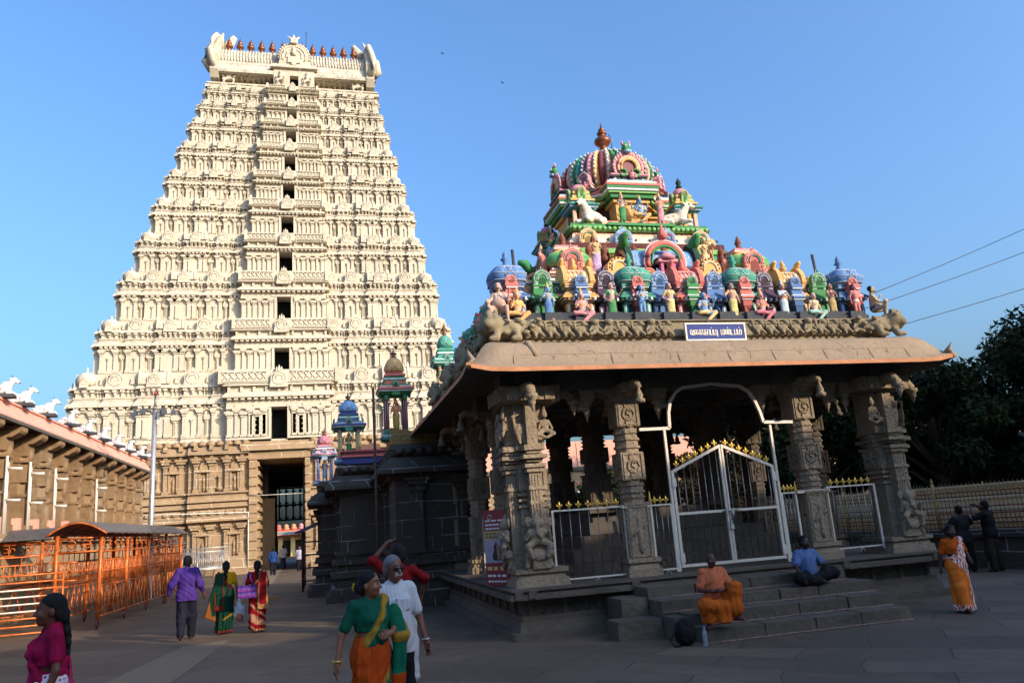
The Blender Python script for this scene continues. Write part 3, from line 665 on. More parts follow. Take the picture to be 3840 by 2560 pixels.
# ---------------------------------------------------------------- bodies
def lin(r, g_, b_): return tuple(((c/255)/12.92 if c < 10 else ((c/255+.055)/1.055)**2.4) for c in (r, g_, b_))
J0 = dict(pel=(0, 0, .94), wst=(0, .01, 1.10), che=(0, .0, 1.29), nk=(0, -.02, 1.46), hd=(0, .025, 1.60),
          sh=(.166, -.015, 1.40), el=(.235, -.03, 1.13), wr=(.25, .05, .89), hip=(.085, 0, .90), kn=(.095, .03, .50), an=(.095, -.03, .085))
def joints(**kw):
    """skeleton of a 1.72 m figure facing +y; keys ending in R (+x side) or L override"""
    J = {}
    for k, v in J0.items():
        if k in ('pel', 'wst', 'che', 'nk', 'hd'): J[k] = np.array(v, float)
        else: J[k+'R'] = np.array(v, float); J[k+'L'] = np.array((-v[0], v[1], v[2]), float)
    for k, v in kw.items(): J[k] = np.array(v, float)
    return J
def rotz(v, a): return np.array([v[0]*cos(a)-v[1]*sin(a), v[0]*sin(a)+v[1]*cos(a), v[2]])
def hand(S, w, d, n_, skin, sc=1, curl=.5, side=1):
    d = nrm(d); n_ = nrm(np.array(n_)-d*np.dot(n_, d)); s_ = np.cross(d, n_)*side
    w = np.array(w, float)
    S.cap(w, w+d*.075*sc, .026*sc, .030*sc, skin, .02); S.cap(w+d*.03*sc+s_*.012*sc, w+d*.08*sc+s_*.026*sc, .018*sc, .013*sc, skin, .012); S.cap(w+d*.03*sc-s_*.012*sc, w+d*.08*sc-s_*.026*sc, .018*sc, .013*sc, skin, .012)
    for i, ln in enumerate((.066, .078, .072, .056)):
        a = w+d*.082*sc+s_*(.030-.020*i)*sc; c = curl*(.8+.15*i)
        d1 = nrm(d*cos(c*.5)+n_*sin(c*.5)+s_*(.10-.07*i)); d2 = nrm(d*cos(c*1.3)+n_*sin(c*1.3))
        m = a+d1*ln*.5*sc; S.cap(a, m, .0095*sc, .0088*sc, skin, .004); S.cap(m, m+d2*ln*.5*sc, .0088*sc, .0072*sc, skin, .004)
    a = w+d*.025*sc+s_*.026*sc; m = a+nrm(d*.7+s_*.75+n_*.3)*.042*sc; S.cap(a, m, .012*sc, .010*sc, skin, .01); S.cap(m, m+nrm(d+s_*.15+n_*.3)*.032*sc, .010*sc, .008*sc, skin, .006)
def body(S, J, skin, build=1.0, yaw=0, tilt=0, hands=None, feet=True, face=1, lips=None, belly=0, headsc=1, curl=.5, female=False, breast=None, eyes=True):
    sk = np.array(skin); B = build
    S.ell(J['che']+np.array([0, 0, -.02]), (.155*B, .105*B, .17), sk, .06); S.ell((J['che']+J['wst'])/2, (.13*B, .095*B, .15), sk, .06)
    S.ell(J['wst']+np.array([0, .01+belly*.6, -.02]), (.125*B+belly*.6, .095*B+belly, .14+belly*.4), sk, .06); S.ell(J['pel'], (.145*B, .11*B, .13), sk, .05)
    if female:
        for t in (-1, 1): S.ell(J['che']+np.array([t*.065, .085, -.01]), (.06, .055, .06), breast if breast is not None else sk, .03)
    S.cap(J['shL'], J['shR'], .062*B, None, sk, .06); S.cap(J['nk']-np.array([0, 0, .06]), J['hd']-np.array([0, .02, .09]), .055*B**.5, .050, sk, .03)
    for q in 'LR':
        S.cap(J['sh'+q], J['el'+q], .052*B, .038*B, sk, .03); S.cap(J['el'+q], J['wr'+q], .038*B, .026, sk, .02)
        S.cap(J['hip'+q], J['kn'+q], .085*B, .055*B, sk, .04); S.cap(J['kn'+q], J['an'+q], .053*B, .036, sk, .03)
        S.ell(J['kn'+q]*.6+J['an'+q]*.4+np.array([0, -.018, .04]), (.045*B, .05*B, .10), sk, .03)
        if feet:
            t = J.get('to'+q); a = J['an'+q]
            if t is None: t = a+np.array([.025 if q == 'R' else -.025, .165, -.055])
            S.cap(a+np.array([0, -.03, -.04]), a*.45+t*.55+np.array([0, 0, .005]), .036, .036, sk, .02); S.cap(a*.45+t*.55, t, .034, .022, sk, .02)
            f = nrm(t-a); f[2] = 0; sd = np.array([f[1], -f[0], 0])
            for i in range(5): S.cap(t+sd*(.03-.015*i)*(1 if q == 'L' else -1)*1, t+sd*(.034-.017*i)*(1 if q == 'L' else -1)+f*(.045-.005*i), .011-.0008*i, .009, sk, .006)
        hd = (hands or {}).get(q)
        d = J['wr'+q]-J['el'+q]
        side = 1 if q == 'R' else -1
        if hd: hand(S, J['wr'+q], hd[0], hd[1], sk, headsc**.5, hd[2] if len(hd) > 2 else curl, side)
        else: hand(S, J['wr'+q], d, (-side*.9, .35, 0), sk, headsc**.5, curl, side)
    head(S, J['hd'], sk, yaw, tilt, face, lips, headsc, eyes)
def head(S, c, sk, yaw=0, tilt=0, face=1, lips=None, hs=1, eyes=True, brow=(.02, .015, .012)):
    cy, sy, ct, st_ = cos(yaw), sin(yaw), cos(tilt), sin(tilt)
    R = np.array([[cy, -sy*ct, sy*st_], [sy, cy*ct, -cy*st_], [0, st_, ct]])
    P = lambda x, y, z: c+R@(np.array([x, y, z])*hs)
    S.ell(P(0, -.01, .035), np.array([.076, .093, .092])*hs, sk, .03*hs, R); S.ell(P(0, .022, -.035), np.array([.060, .070, .078])*hs, sk, .03*hs, R)
    S.ell(P(0, .062, -.088), np.array([.026, .024, .022])*hs, sk, .03*hs, R)
    if face:
        S.cap(P(0, .082, .02), P(0, .108, -.028), .009*hs, .014*hs, sk, .012*hs); S.ell(P(.013, .094, -.032), .009*hs, sk, .008*hs); S.ell(P(-.013, .094, -.032), .009*hs, sk, .008*hs)
        for t in (-1, 1):
            S.ell(P(t*.078, -.012, -.012), np.array([.011, .022, .034])*hs, sk, .008*hs, R)
            S.ell(P(t*.038, .062, -.03), np.array([.022, .022, .022])*hs, sk, .02*hs)
            S.cap(P(t*.016, .089, .035), P(t*.05, .075, .033), .0065*hs, .0045*hs, brow, .003)
            if eyes:
                S.ell(P(t*.033, .079, .012), np.array([.0135, .009, .0065])*hs, (.34, .30, .27), .002, R); S.ell(P(t*.033, .0845, .012), np.array([.0085, .006, .0075])*hs, (.01, .008, .006), .001, R)
                S.cap(P(t*.018, .085, .0195), P(t*.047, .077, .019), .004*hs, None, sk, .003)
        lp = np.array(lips if lips is not None else np.array(sk)*.72*np.array([1.15, .8, .8]))
        S.cap(P(-.022, .082, -.060), P(.022, .082, -.060), .0065*hs, None, lp, .006); S.cap(P(-.017, .081, -.069), P(.017, .081, -.069), .007*hs, None, lp, .006)
def skirt(top, bot, r0, r1, folds=0, amp=0, mid=None):
    """elliptical cloth tube hanging from top to bot, with pleats"""
    top, bot = np.array(top, float), np.array(bot, float)
    def f(Q):
        t = np.clip((top[2]-Q[..., 2])/(top[2]-bot[2]), 0, 1)
        cx_, cy_ = top[0]+(bot[0]-top[0])*t, top[1]+(bot[1]-top[1])*t
        e = t if mid is None else t**mid
        rx, ry = r0[0]+(r1[0]-r0[0])*e, r0[1]+(r1[1]-r0[1])*e
        x, y = (Q[..., 0]-cx_), (Q[..., 1]-cy_); a = np.arctan2(y/ry, x/rx)
        d = (np.sqrt((x/rx)**2+(y/ry)**2)-1)*np.minimum(rx, ry)
        if folds: d = d-amp*(np.cos(folds*a+2.2*np.sin(2*a+3*t))+.5*np.sin(folds*1.7*a+5*t))*t**.6
        return np.maximum(d*.85, np.maximum(Q[..., 2]-top[2], bot[2]-Q[..., 2]))
    m = max(r0[0], r0[1], r1[0], r1[1])+amp
    return f, np.minimum(top, bot)-np.array([m, m, 0]), np.maximum(top, bot)+np.array([m, m, 0])
def shirt(S, J, col, B=1.0, loose=.022, sleeve=.6, belly=0, hem=.88):
    c = np.array(col)
    S.ell(J['che']+np.array([0, 0, -.02]), np.array([.155*B, .105*B, .17])+loose, c, .06); S.ell((J['che']+J['wst'])/2, np.array([.135*B, .10*B, .17])+loose, c, .06)
    S.ell(J['wst']+np.array([0, .01+belly*.6, -.02]), np.array([.13*B+belly*.6, .10*B+belly, .17])+loose, c, .06); S.ell(J['pel']+np.array([0, 0, -.01]), np.array([.15*B, .115*B, .15])+loose, c, .05)
    S.cap(J['shL'], J['shR'], .060*B+loose*.5, None, c, .05); S.cap(J['nk']-np.array([0, 0, .09]), J['nk']+np.array([0, .0, .012]), .068*B, .062, c, .03)
    for q in 'LR': S.cap(J['hip'+q]+np.array([0, 0, .06]), J['hip'+q]+np.array([0, .0, hem-.98]), .098*B+loose*.7, .10*B+loose, c, .05)
    for q in 'LR':
        a, e, w = J['sh'+q], J['el'+q], J['wr'+q]; t = min(1, sleeve/.55) if sleeve <= .55 else 1
        S.cap(a, a+(e-a)*t, .052*B+loose*.7, .047*B+loose*.95, c, .03)
        if sleeve > .55: S.cap(e, e+(w-e)*(sleeve-.55)/.45, .048*B+loose*.8, .036+loose*.5, c, .03)
def trousers(S, J, col, B=1.0, loose=.02, low=1.0):
    c = np.array(col); S.ell(J['pel'], np.array([.145*B, .11*B, .14])+loose*.5, c, .04)
    for q in 'LR':
        h_, k, a = J['hip'+q], J['kn'+q], J['an'+q]
        S.cap(h_, k, .088*B+loose*.6, .074*B+loose, c, .04); S.ell(k, .076*B+loose, c, .03); S.ell(k*.6+a*.4+np.array([0, -.02, .04]), (.06*B+loose, .062*B+loose, .13), c, .04); S.cap(k, k+(a-k)*low, .070*B+loose, .050+loose, c, .04)
def folds(amp, f=38, seed=0):
    o = np.array([seed*1.7, seed*.9, seed*2.3])
    return lambda Q: amp*(np.sin(f*(Q[..., 2]*.7+Q[..., 0]*.8)+3*np.sin(9*Q[..., 1]+o[0]+7*Q[..., 2]))*np.sin(f*.45*(Q[..., 2]-Q[..., 0]*.6)+o[1]+4*np.sin(7*Q[..., 0]+o[2])))
# ---------------------------------------------------------------- the pavilion
PX, PY = 7.88, 18.7
pav = thing('temple_pavilion', 'stone pillared pavilion with a broad curved eave and a brightly painted tower on its roof', 'pavilion', (0, 0, 0))
G = (.24, .21, .18)
def relief_bumps(b, x0, x1, y, z0, z1, n, col=G, seed=0, d=.05):
    """little carved figures in a row, facing -y"""
    r = random.Random(seed)
    for i in range(n):
        u = x0+(x1-x0)*(i+.5)/n; w = (x1-x0)/n; hh = z1-z0
        b.lathe([(w*.2, 0), (w*.32, hh*.2), (w*.22, hh*.42), (w*.33, hh*.6), (w*.16, hh*.72), (w*.2, hh*.85), (w*.05, hh*1.0)], (u, y+.02, z0), 7, col, sy=d/(w*.3))
        b.tube([(u-w*.15, y-.01, z0+hh*.6), (u-w*(.35+.1*r.random()), y-.02, z0+hh*(.3+.3*r.random()))], w*.09, 5, col); b.tube([(u+w*.15, y-.01, z0+hh*.6), (u+w*(.35+.1*r.random()), y-.02, z0+hh*(.35+.4*r.random()))], w*.09, 5, col)
b = MB()
def ringbox(b, hx, y0, y1, z0, z1, col=G, t=0): b.box(PX-hx, PX+hx, y0, y1, z0, z1, col, t)
ringbox(b, 4.62, 13.95, 23.45, -.1, .13); ringbox(b, 4.5, 14.05, 23.35, .13, .3, t=.05); ringbox(b, 4.42, 14.12, 23.28, .3, .4); ringbox(b, 4.32, 14.2, 23.2, .4, .66)
ringbox(b, 4.5, 14.02, 23.4, .66, .70); ringbox(b, 4.68, 13.82, 23.6, .70, .80); ringbox(b, 4.6, 13.9, 23.5, .80, .845); ringbox(b, 4.66, 13.84, 23.56, .845, .88)
for i in range(14):
    x = PX-4.25+8.5*i/13
    if abs(x-PX) > 2.1: b.box(x-.04, x+.04, 14.14, 14.3, .4, .66, G)
    y = 14.25+8.8*i/13; b.box(PX-4.38, PX-4.2, y-.04, y+.04, .4, .66, G)
relief_bumps(b, 3.75, 5.7, 14.2, .41, .64, 9, seed=1); relief_bumps(b, 9.9, 12.1, 14.2, .41, .64, 10, seed=2)
for x in (3.35, 3.6, 5.55, 10.0, 12.1, 12.4): b.ring((x, 13.8, .79), .05, .015, 'y', 10, 4, G); b.box(x-.07, x+.07, 13.79, 13.9, .72, .86, G)
b.build('plinth', 'gran', pav)
for i, (y, z, xl, xr) in enumerate(((11.75, .2, 5.8, 9.6), (12.2, .4, 5.76, 9.64), (12.65, .585, 5.5, 9.7), (13.2, .775, 5.5, 9.5))):
    b = MB(); n = 4; r = random.Random(i)
    xs = [xl]+[xl+(xr-xl)*(k+r.uniform(-.15, .15))/n for k in range(1, n)]+[xr]
    for k in range(n): b.box(xs[k]+.004, xs[k+1]-.004, y+r.uniform(-.012, .012), 14.1, -.05, z+r.uniform(-.006, .004), G, .012, .012)
    st2 = b.build('stair_step', 'gran', pav); b = MB(); b.tube([(xl, y-.008, (0, .2, .4, .585)[i]+.008)]+[(xl+(xr-xl)*k/8, y-.010-.006*r.random(), (0, .2, .4, .585)[i]+.008+.006*r.random()) for k in range(1, 8)]+[(xr, y-.008, (0, .2, .4, .585)[i]+.008)], .013, 5); b.build('mortar_line', 'mortar', st2)
b = MB(); b.box(4.7, 5.5, 12.66, 13.2, -.05, .33, G, .01); b.box(5.0, 5.5, 13.2, 13.95, -.05, .62, G, .01); b.box(5.5, 5.8, 12.2, 12.65, -.05, .36, G, .01); b.build('stair_cheek', 'gran', pav)
# inner stepped platform
b = MB()
for k, (q, z) in enumerate(((0, .88), (.32, 1.15), (.64, 1.42), (.96, 1.7), (1.1, 1.95))): b.box(5.0+q, 10.8-q, 16.3+q, 21.6-q, z-.05 if k else .85, z+.22, G, .0, .02)
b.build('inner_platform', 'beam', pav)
def oct_(b, x, y, z0, z1, r, col=G): b.lathe([(r, 0), (r, z1-z0)], (x, y, z0), 8, col, smooth=False, ph=pi/8)
def panel(b, x, y, z0, z1, w, seed, hand_=True):
    """framed block carved with a scrolling relief or a small figure on its front and left faces"""
    b.box(x-w, x+w, y-w, y+w, z0, z1, G); r = random.Random(seed)
    for (mx, my, rz) in ((x, y-w, 0), (x-w, y, -pi/2), (x+w, y, pi/2)):
        b.at((mx, my, 0), rz); f = .85*w
        b.box(-f, f, -.02, .0, z0+.02, z0+.045, G); b.box(-f, f, -.02, 0, z1-.045, z1-.02, G); b.box(-f, -f+.03, -.02, 0, z0+.045, z1-.045, G); b.box(f-.03, f, -.02, 0, z0+.045, z1-.045, G)
        zc, hh = (z0+z1)/2, (z1-z0)/2-.07
        if seed % 3 == 0:      # standing figure
            b.lathe([(.03, 0), (.07, hh*.3), (.05, hh*.7), (.085, hh*1.1), (.03, hh*1.3), (.05, hh*1.5), (.01, hh*1.9)], (0, 0, zc-hh), 7, G, sy=.55)
            b.tube([(-.06, -.02, zc+hh*.1), (-.15, -.02, zc-hh*.2)], .022, 5, G); b.tube([(.06, -.02, zc+hh*.1), (.16, -.02, zc+hh*.35)], .022, 5, G)
        else:                  # medallion and scrolls
            R_ = min(f-.05, hh)*.8; b.ring((0, -.01, zc), R_, .018, 'y', 16, 5, G)
            b.ring((R_*.12, -.01, zc+R_*.3), R_*.38, .02, 'y', 10, 5, G, .5, 5.2); b.ring((-R_*.1, -.01, zc-R_*.35), R_*.36, .02, 'y', 10, 5, G, 3.5, 8.5)
            k = int(hh/(R_+.01))
            for j in range(1, k+1):
                for t in (-1, 1): b.ring((0, -.01, zc+t*j*(R_*1.5)), R_*.6, .016, 'y', 9, 4, G, j, j+4.5)
        b.off()
def pillar(x, y, seed=1, z0=.88, zt=4.3, w=.245, cap=True, name='pillar', mat='grancarve'):
    b = MB(); H = zt-z0; f = lambda q: z0+q*H
    b.box(x-w-.10, x+w+.10, y-w-.10, y+w+.10, z0-.02, f(.045), G); b.box(x-w-.06, x+w+.06, y-w-.06, y+w+.06, f(.045), f(.075), G, .03); b.box(x-w-.09, x+w+.09, y-w-.09, y+w+.09, f(.075), f(.10), G)
    panel(b, x, y, f(.10), f(.39), w, seed*3); b.box(x-w-.03, x+w+.03, y-w-.03, y+w+.03, f(.39), f(.405), G)
    oct_(b, x, y, f(.40), f(.53), w*.98); 
    for q in (.43, .46, .50): oct_(b, x, y, f(q), f(q+.012), w*1.10)
    panel(b, x, y, f(.53), f(.69), w*.98, seed*3+1)
    oct_(b, x, y, f(.69), f(.84), w*.95)
    for q in (.715, .76, .80): oct_(b, x, y, f(q), f(q+.014), w*1.08)
    panel(b, x, y, f(.84), f(.985), w*.98, seed*3+2)
    b.box(x-w*1.1, x+w*1.1, y-w*1.1, y+w*1.1, f(.985), zt+.02, G)
    o = b.build(name, mat, pav)
    if cap:
        c = MB()
        for rz in (0, pi/2):
            c.at((x, y, 0), rz)
            P = [(-.62, zt+.28), (-.62, zt+.2), (-.5, zt+.14), (-.36, zt+.13), (-.28, zt+.02), (.28, zt+.02), (.36, zt+.13), (.5, zt+.14), (.62, zt+.2), (.62, zt+.28)]
            e = .001 if rz else 0; c.prism([(u, z+e) for u, z in P], -.2, .2, G)
            for t in (-1, 1):
                c.tube([(t*.3, 0, zt+.1), (t*.55, 0, zt+.22), (t*.78, 0, zt+.24), (t*.9, 0, zt+.14)], [.1, .1, .09, .07], 6, G)
                c.lathe([(.1, 0), (.11, .06), (.06, .1), (.08, .14), (.03, .26), (.005, .34)][::1], (t*.9, 0, zt-.18), 7, G)
                for k in range(5): c.box(t*(.3+.06*k)-.012, t*(.3+.06*k)+.012, -.215, .215, zt+.1, zt+.27, G)
            c.off()
        c.build('bracket_capital', mat, o)
    return o
CX = (3.92, 5.98, 9.98, 11.95)
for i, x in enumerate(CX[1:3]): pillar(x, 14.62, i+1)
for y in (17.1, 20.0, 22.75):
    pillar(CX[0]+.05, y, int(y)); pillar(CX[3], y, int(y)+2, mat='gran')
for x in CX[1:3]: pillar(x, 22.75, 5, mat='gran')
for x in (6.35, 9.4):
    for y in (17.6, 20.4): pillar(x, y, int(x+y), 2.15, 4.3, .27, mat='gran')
# corner pillars: shaft + slim colonnette + carved lion rider groups
def seated_group(k, col=G):
    S = Sculpt(); c = np.array(col)
    # elephant-headed figure riding a crouching beast
    S.ell((0, 0, .16), (.26, .14, .13), c, .05).ell((.22, -.03, .20), (.09, .09, .09), c, .04).ell((0, -.02, .50), (.15, .13, .16), c, .05).ell((0, -.04, .74), (.12, .11, .11), c, .04)
    S.ell((-.15, 0, .76), (.08, .03, .10), c, .02).ell((.15, 0, .76), (.08, .03, .10), c, .02).cap((0, -.12, .72), (-.03, -.17, .55), .04, .03, c, .03).cap((-.03, -.17, .55), (.06, -.17, .47), .03, .025, c, .02).cap((0, -.02, .82), (0, -.02, .94), .07, .02, c, .03)
    for t in (-1, 1):
        S.cap((t*.13, -.02, .60), (t*.24, -.06, .46), .05, .04, c, .03).cap((t*.24, -.06, .46), (t*.2, -.15, .58), .04, .035, c, .02).cap((t*.08, -.05, .40), (t*.22, -.15, .34), .07, .055, c, .03).cap((t*.22, -.15, .34), (t*.15, -.17, .14), .055, .04, c, .02).cap((t*.2, .02, .12), (t*.24, -.05, -.02), .05, .04, c, .03)
    S.ell((.27, -.1, .18), .03, c, .02); return S
def lion_rider(col=G):
    S = Sculpt(); c = np.array(col)
    S.ell((-.2, 0, .28), (.17, .08, .14), c, .05).ell((-.02, 0, .36), (.1, .08, .16), c, .04).ell((0, -.03, .58), (.08, .08, .10), c, .03).cap((-.33, 0, .36), (-.36, 0, .55), .03, .03, c, .03).cap((-.36, 0, .55), (-.22, 0, .6), .03, .02, c, .03)
    for q in (-.3, -.2): S.cap((q, -.02, .25), (q+.05, -.04, .02), .05, .035, c, .03)
    S.cap((0, -.04, .3), (.12, -.08, .15), .045, .035, c, .03).cap((.12, -.08, .15), (.05, -.08, .02), .035, .03, c, .02)
    S.ell((.3, 0, .36), (.085, .07, .13), c, .04).ell((.3, -.02, .57), (.06, .06, .07), c, .02).cap((.3, 0, .62), (.3, 0, .74), .05, .02, c, .02)
    for t in (-1, 1): S.cap((.3+t*.08, -.01, .44), (.3+t*.14, -.06, .28), .03, .025, c, .02).cap((.3+t*.05, -.03, .24), (.3+t*.16, -.09, .18), .05, .04, c, .03).cap((.3+t*.16, -.09, .18), (.3+t*.02, -.1, .1), .04, .03, c, .02)
    return S
_sg = seated_group(0).mesh(.022); _lr = lion_rider().mesh(.02)
def corner_pillar(x, y, sg):
    b = MB(); w = .27
    b.box(x-.52, x+.52, y-.5, y+.5, .86, 1.02, G, .02); b.box(x-.46, x+.46, y-.44, y+.44, 1.02, 1.12, G, .03); b.box(x-.5, x+.5, y-.48, y+.48, 1.12, 1.2, G)
    b.box(x-w, x+w, y-w, y+w, 1.2, 2.3, G)
    for z in (2.3, 2.42, 2.52): b.box(x-w-.04, x+w+.04, y-w-.04, y+w+.04, z, z+.045, G)
    b.box(x-w*.9, x+w*.9, y-w*.9, y+w*.9, 2.3, 2.62, G); panel(b, x, y, 2.62, 3.05, w*1.02, 3); oct_(b, x, y, 3.05, 3.4, w)
    for z in (3.1, 3.2, 3.3): oct_(b, x, y, z, z+.04, w*1.12)
    b.box(x-w*1.05, x+w*1.05, y-w*1.05, y+w*1.05, 3.38, 4.32, G)
    o = b.build('corner_pillar', 'grancarve', pav)
    # outer colonnettes
    for dx, dy in ((sg*.34, -.05), (0, -.36), (sg*.05, .34)):
        c = MB(); X_, Y_ = x+dx, y+dy; q = .115
        c.box(X_-q-.06, X_+q+.06, Y_-q-.06, Y_+q+.06, 1.2, 1.34, G); c.box(X_-q, X_+q, Y_-q, Y_+q, 1.34, 3.0, G)
        for k in (-.06, 0, .06): c.box(X_+k-.014, X_+k+.014, Y_-q-.014, Y_-q, 1.9 if dy == -.36 else 1.45, 2.9, G)
        for z, e in ((2.35, .02), (2.62, .03), (2.95, .05), (3.03, .09), (3.14, .04), (3.2, .12), (3.3, .03)): c.box(X_-q-e, X_+q+e, Y_-q-e, Y_+q+e, z, z+.07, G)
        c.box(X_-q-.08, X_+q+.08, Y_-q-.08, Y_+q+.08, 3.36, 3.46, G); c.box(X_-q*.9, X_+q*.9, Y_-q*.9, Y_+q*.9, 3.28, 4.32, G)
        c.build('colonnette', 'grancarve', o)
    for (V, F, K), px, py, pz, s_, nm in ((_sg, x+sg*.05, y-.46, 1.26, (.98, .85, 1.02), 'rider_sculpture'), (_lr, x-sg*.02, y-.33, 3.5, (.95, .65, .95), 'lion_sculpture')):
        c = MB(); c.at((px, py, pz), 0, s_); c.add(V*np.array([-sg if nm[0] == 'l' and sg > 0 else 1, 1, 1]), F, K, True); c.off()
        if sg > 0 and nm[0] == 'l': c.F = [f[::-1] for f in c.F]
        c.build(nm, 'grancarve', o)
        c = MB(); c.at((x-sg*.5*0+(-.5 if sg < 0 else .5), y+.05, pz), -pi/2 if sg < 0 else pi/2, s_); c.add(V, F, K, True); c.off().build(nm, 'grancarve', o)
    c = MB()
    for rz, lo in ((0, 0), (-pi/2 if sg > 0 else pi/2, 0), (pi/2 if sg > 0 else -pi/2, 0)):
        c.at((x, y, 0), rz)
        for k in range(9):
            u = -.42+.84*k/8; c.prism([(u-.045, 4.3), (u+.045, 4.3), (u+.06, 4.55), (u-.06, 4.55)], -.62-.02*(k % 2), -.3, G)
        c.tube([(.3, -.1, 4.36), (.55, -.1, 4.5), (.85, -.1, 4.5), (1.0, -.1, 4.36)], [.13, .14, .12, .09], 7, G); c.lathe([(.12, .3), (.13, .24), (.07, .18), (.08, .14), (.03, .04), (.005, -.04)][::-1], (1.0, -.1, 4.05), 7, G)
        c.off()
    c.box(x-.5, x+.5, y-.48, y+.48, 4.28, 4.58, G, -.1); c.build('bracket_capital', 'grancarve', o)
corner_pillar(CX[0], 14.68, -1); corner_pillar(CX[3], 14.68, 1)
# beams and ceiling
b = MB()
for y in (14.66, 17.1, 20.0, 22.75): b.box(3.4, 12.4, y-.26, y+.26, 4.52, 4.86, G)
for x in (3.95, 6.2, 9.6, 11.9): b.box(x-.26, x+.26, 14.2, 23.2, 4.53, 4.87, G)
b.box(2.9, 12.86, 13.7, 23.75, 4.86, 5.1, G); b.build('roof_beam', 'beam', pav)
# pendant lotus buds under the beams
for x in (5.2, 6.75, 9.15, 10.75, 11.2):
    b = MB(); b.box(x-.14, x+.14, 14.5, 14.75, 4.3, 4.54, G, -.04); b.lathe([(.005, -.14), (.03, -.04), (.09, .12), (.06, .16), (.13, .22), (.13, .3)], (x, 14.62, 4.02), 8, G); b.build('lotus_pendant', 'grancarve', pav)
# curved eave
def eave_profile(): return [(0, 0), (0, .085), (.06, .10), (.14, .15), (.22, .24), (.29, .35), (.37, .47), (.47, .58), (.60, .66), (.75, .705), (.92, .725)]
HXE, Y0E, Y1E = 5.3, 13.4, 24.0
b = MB(); V = []; prof = eave_profile(); ns = 24
for d, z in prof:
    ring_ = []
    x0, x1, y0, y1 = PX-HXE+d, PX+HXE-d, Y0E+d, Y1E-d
    for (a, c) in (((x0, y0), (x1, y0)), ((x1, y0), (x1, y1)), ((x1, y1), (x0, y1)), ((x0, y1), (x0, y0))):
        for k in range(ns):
            t = k/ns; cr = max(0, abs(2*t-1)-.86)/.14
            ring_.append((a[0]+(c[0]-a[0])*t, a[1]+(c[1]-a[1])*t, 4.73+z+.10*cr**2*(1-d/.92)))
    V += ring_
n = 4*ns; F = [(i*n+j, i*n+(j+1) % n, (i+1)*n+(j+1) % n, (i+1)*n+j) for i in range(len(prof)-1) for j in range(n)]
b.add(V, F, G, True); b.box(PX-HXE+.92, PX+HXE-.92, Y0E+.92, Y1E-.92, 5.2, 5.444, G)
ev = b.build('eave', 'kapota', pav)
c = MB(); V = []
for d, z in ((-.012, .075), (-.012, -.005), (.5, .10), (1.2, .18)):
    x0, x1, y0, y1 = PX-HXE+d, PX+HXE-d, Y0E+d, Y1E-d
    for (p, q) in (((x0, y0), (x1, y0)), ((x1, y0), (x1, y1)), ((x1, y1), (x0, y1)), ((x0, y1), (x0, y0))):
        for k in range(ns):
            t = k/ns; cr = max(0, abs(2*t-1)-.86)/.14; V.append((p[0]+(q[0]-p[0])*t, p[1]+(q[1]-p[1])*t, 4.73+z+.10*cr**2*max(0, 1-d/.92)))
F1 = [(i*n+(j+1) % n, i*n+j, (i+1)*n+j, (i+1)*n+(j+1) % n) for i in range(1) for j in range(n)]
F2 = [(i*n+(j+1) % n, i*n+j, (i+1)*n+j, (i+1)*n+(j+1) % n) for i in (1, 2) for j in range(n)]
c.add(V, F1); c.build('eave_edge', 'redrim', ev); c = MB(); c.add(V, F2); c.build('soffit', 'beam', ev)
# relief on the eave: heart-leaf pendants, scrolls; corner crests
def on_eave(u, q):      # u along x, q in 0..1 up the slope
    zz = np.interp(q*.92, [p[0] for p in prof[1:]], [p[1] for p in prof[1:]]); return (u, Y0E+q*.92+.002, 4.73+zz)
b = MB()
for i, u in enumerate((4.3, 5.0, 5.9, 6.55, 7.45, 8.3, 9.6, 10.8, 11.7)):
    if i % 2 == 0:
        for t in (-1, 1): b.tube([on_eave(u, .25), on_eave(u+t*.12, .45), on_eave(u+t*.3, .68), on_eave(u+t*.22, .86), on_eave(u+t*.08, .8)], [.012, .012, .011, .01, .008], 5, G)
        b.tube([on_eave(u, .28), on_eave(u, .7)], .016, 5, G)
    else:
        for k in range(5):
            t0 = k*1.25; p = [on_eave(u+.3*cos(t0)*(.5+.1*k)+.1*cos(t0+s*1.2), .5+.22*sin(t0)+.1*sin(t0+s*1.2)) for s in range(4)]; b.tube(p, .010, 4, G)
for u in (3.55, 5.5, 6.9, 8.0, 9.0, 10.2, 11.3, 12.2): b.tube([on_eave(u-.06, .12), on_eave(u+.02, .5), on_eave(u-.1, .95)], .008, 4, G)
b.tube([on_eave(3.95, .9), on_eave(3.9, .6), on_eave(3.98, .3)], [.05, .09, .05], 6, G); b.build('eave_relief', 'kapota', ev)
b = MB()
for (x, y, sx) in ((PX-HXE, Y0E, 1), (PX+HXE, Y0E, -1)):
    b.tube([(x+sx*.02, y+.02, 4.82), (x+sx*.1, y+.08, 4.98), (x+sx*.03, y+.02, 5.14)], [.07, .08, .01], 6, G)
    for k in range(3): b.tube([(x+sx*(.28+.14*k), y+.2+.1*k, 4.86), (x+sx*(.3+.14*k), y+.2+.1*k, 4.97), (x+sx*(.25+.14*k), y+.2+.1*k, 5.0)], [.05, .035, .012], 5, G)
b.build('corner_crest', 'kapota', ev)
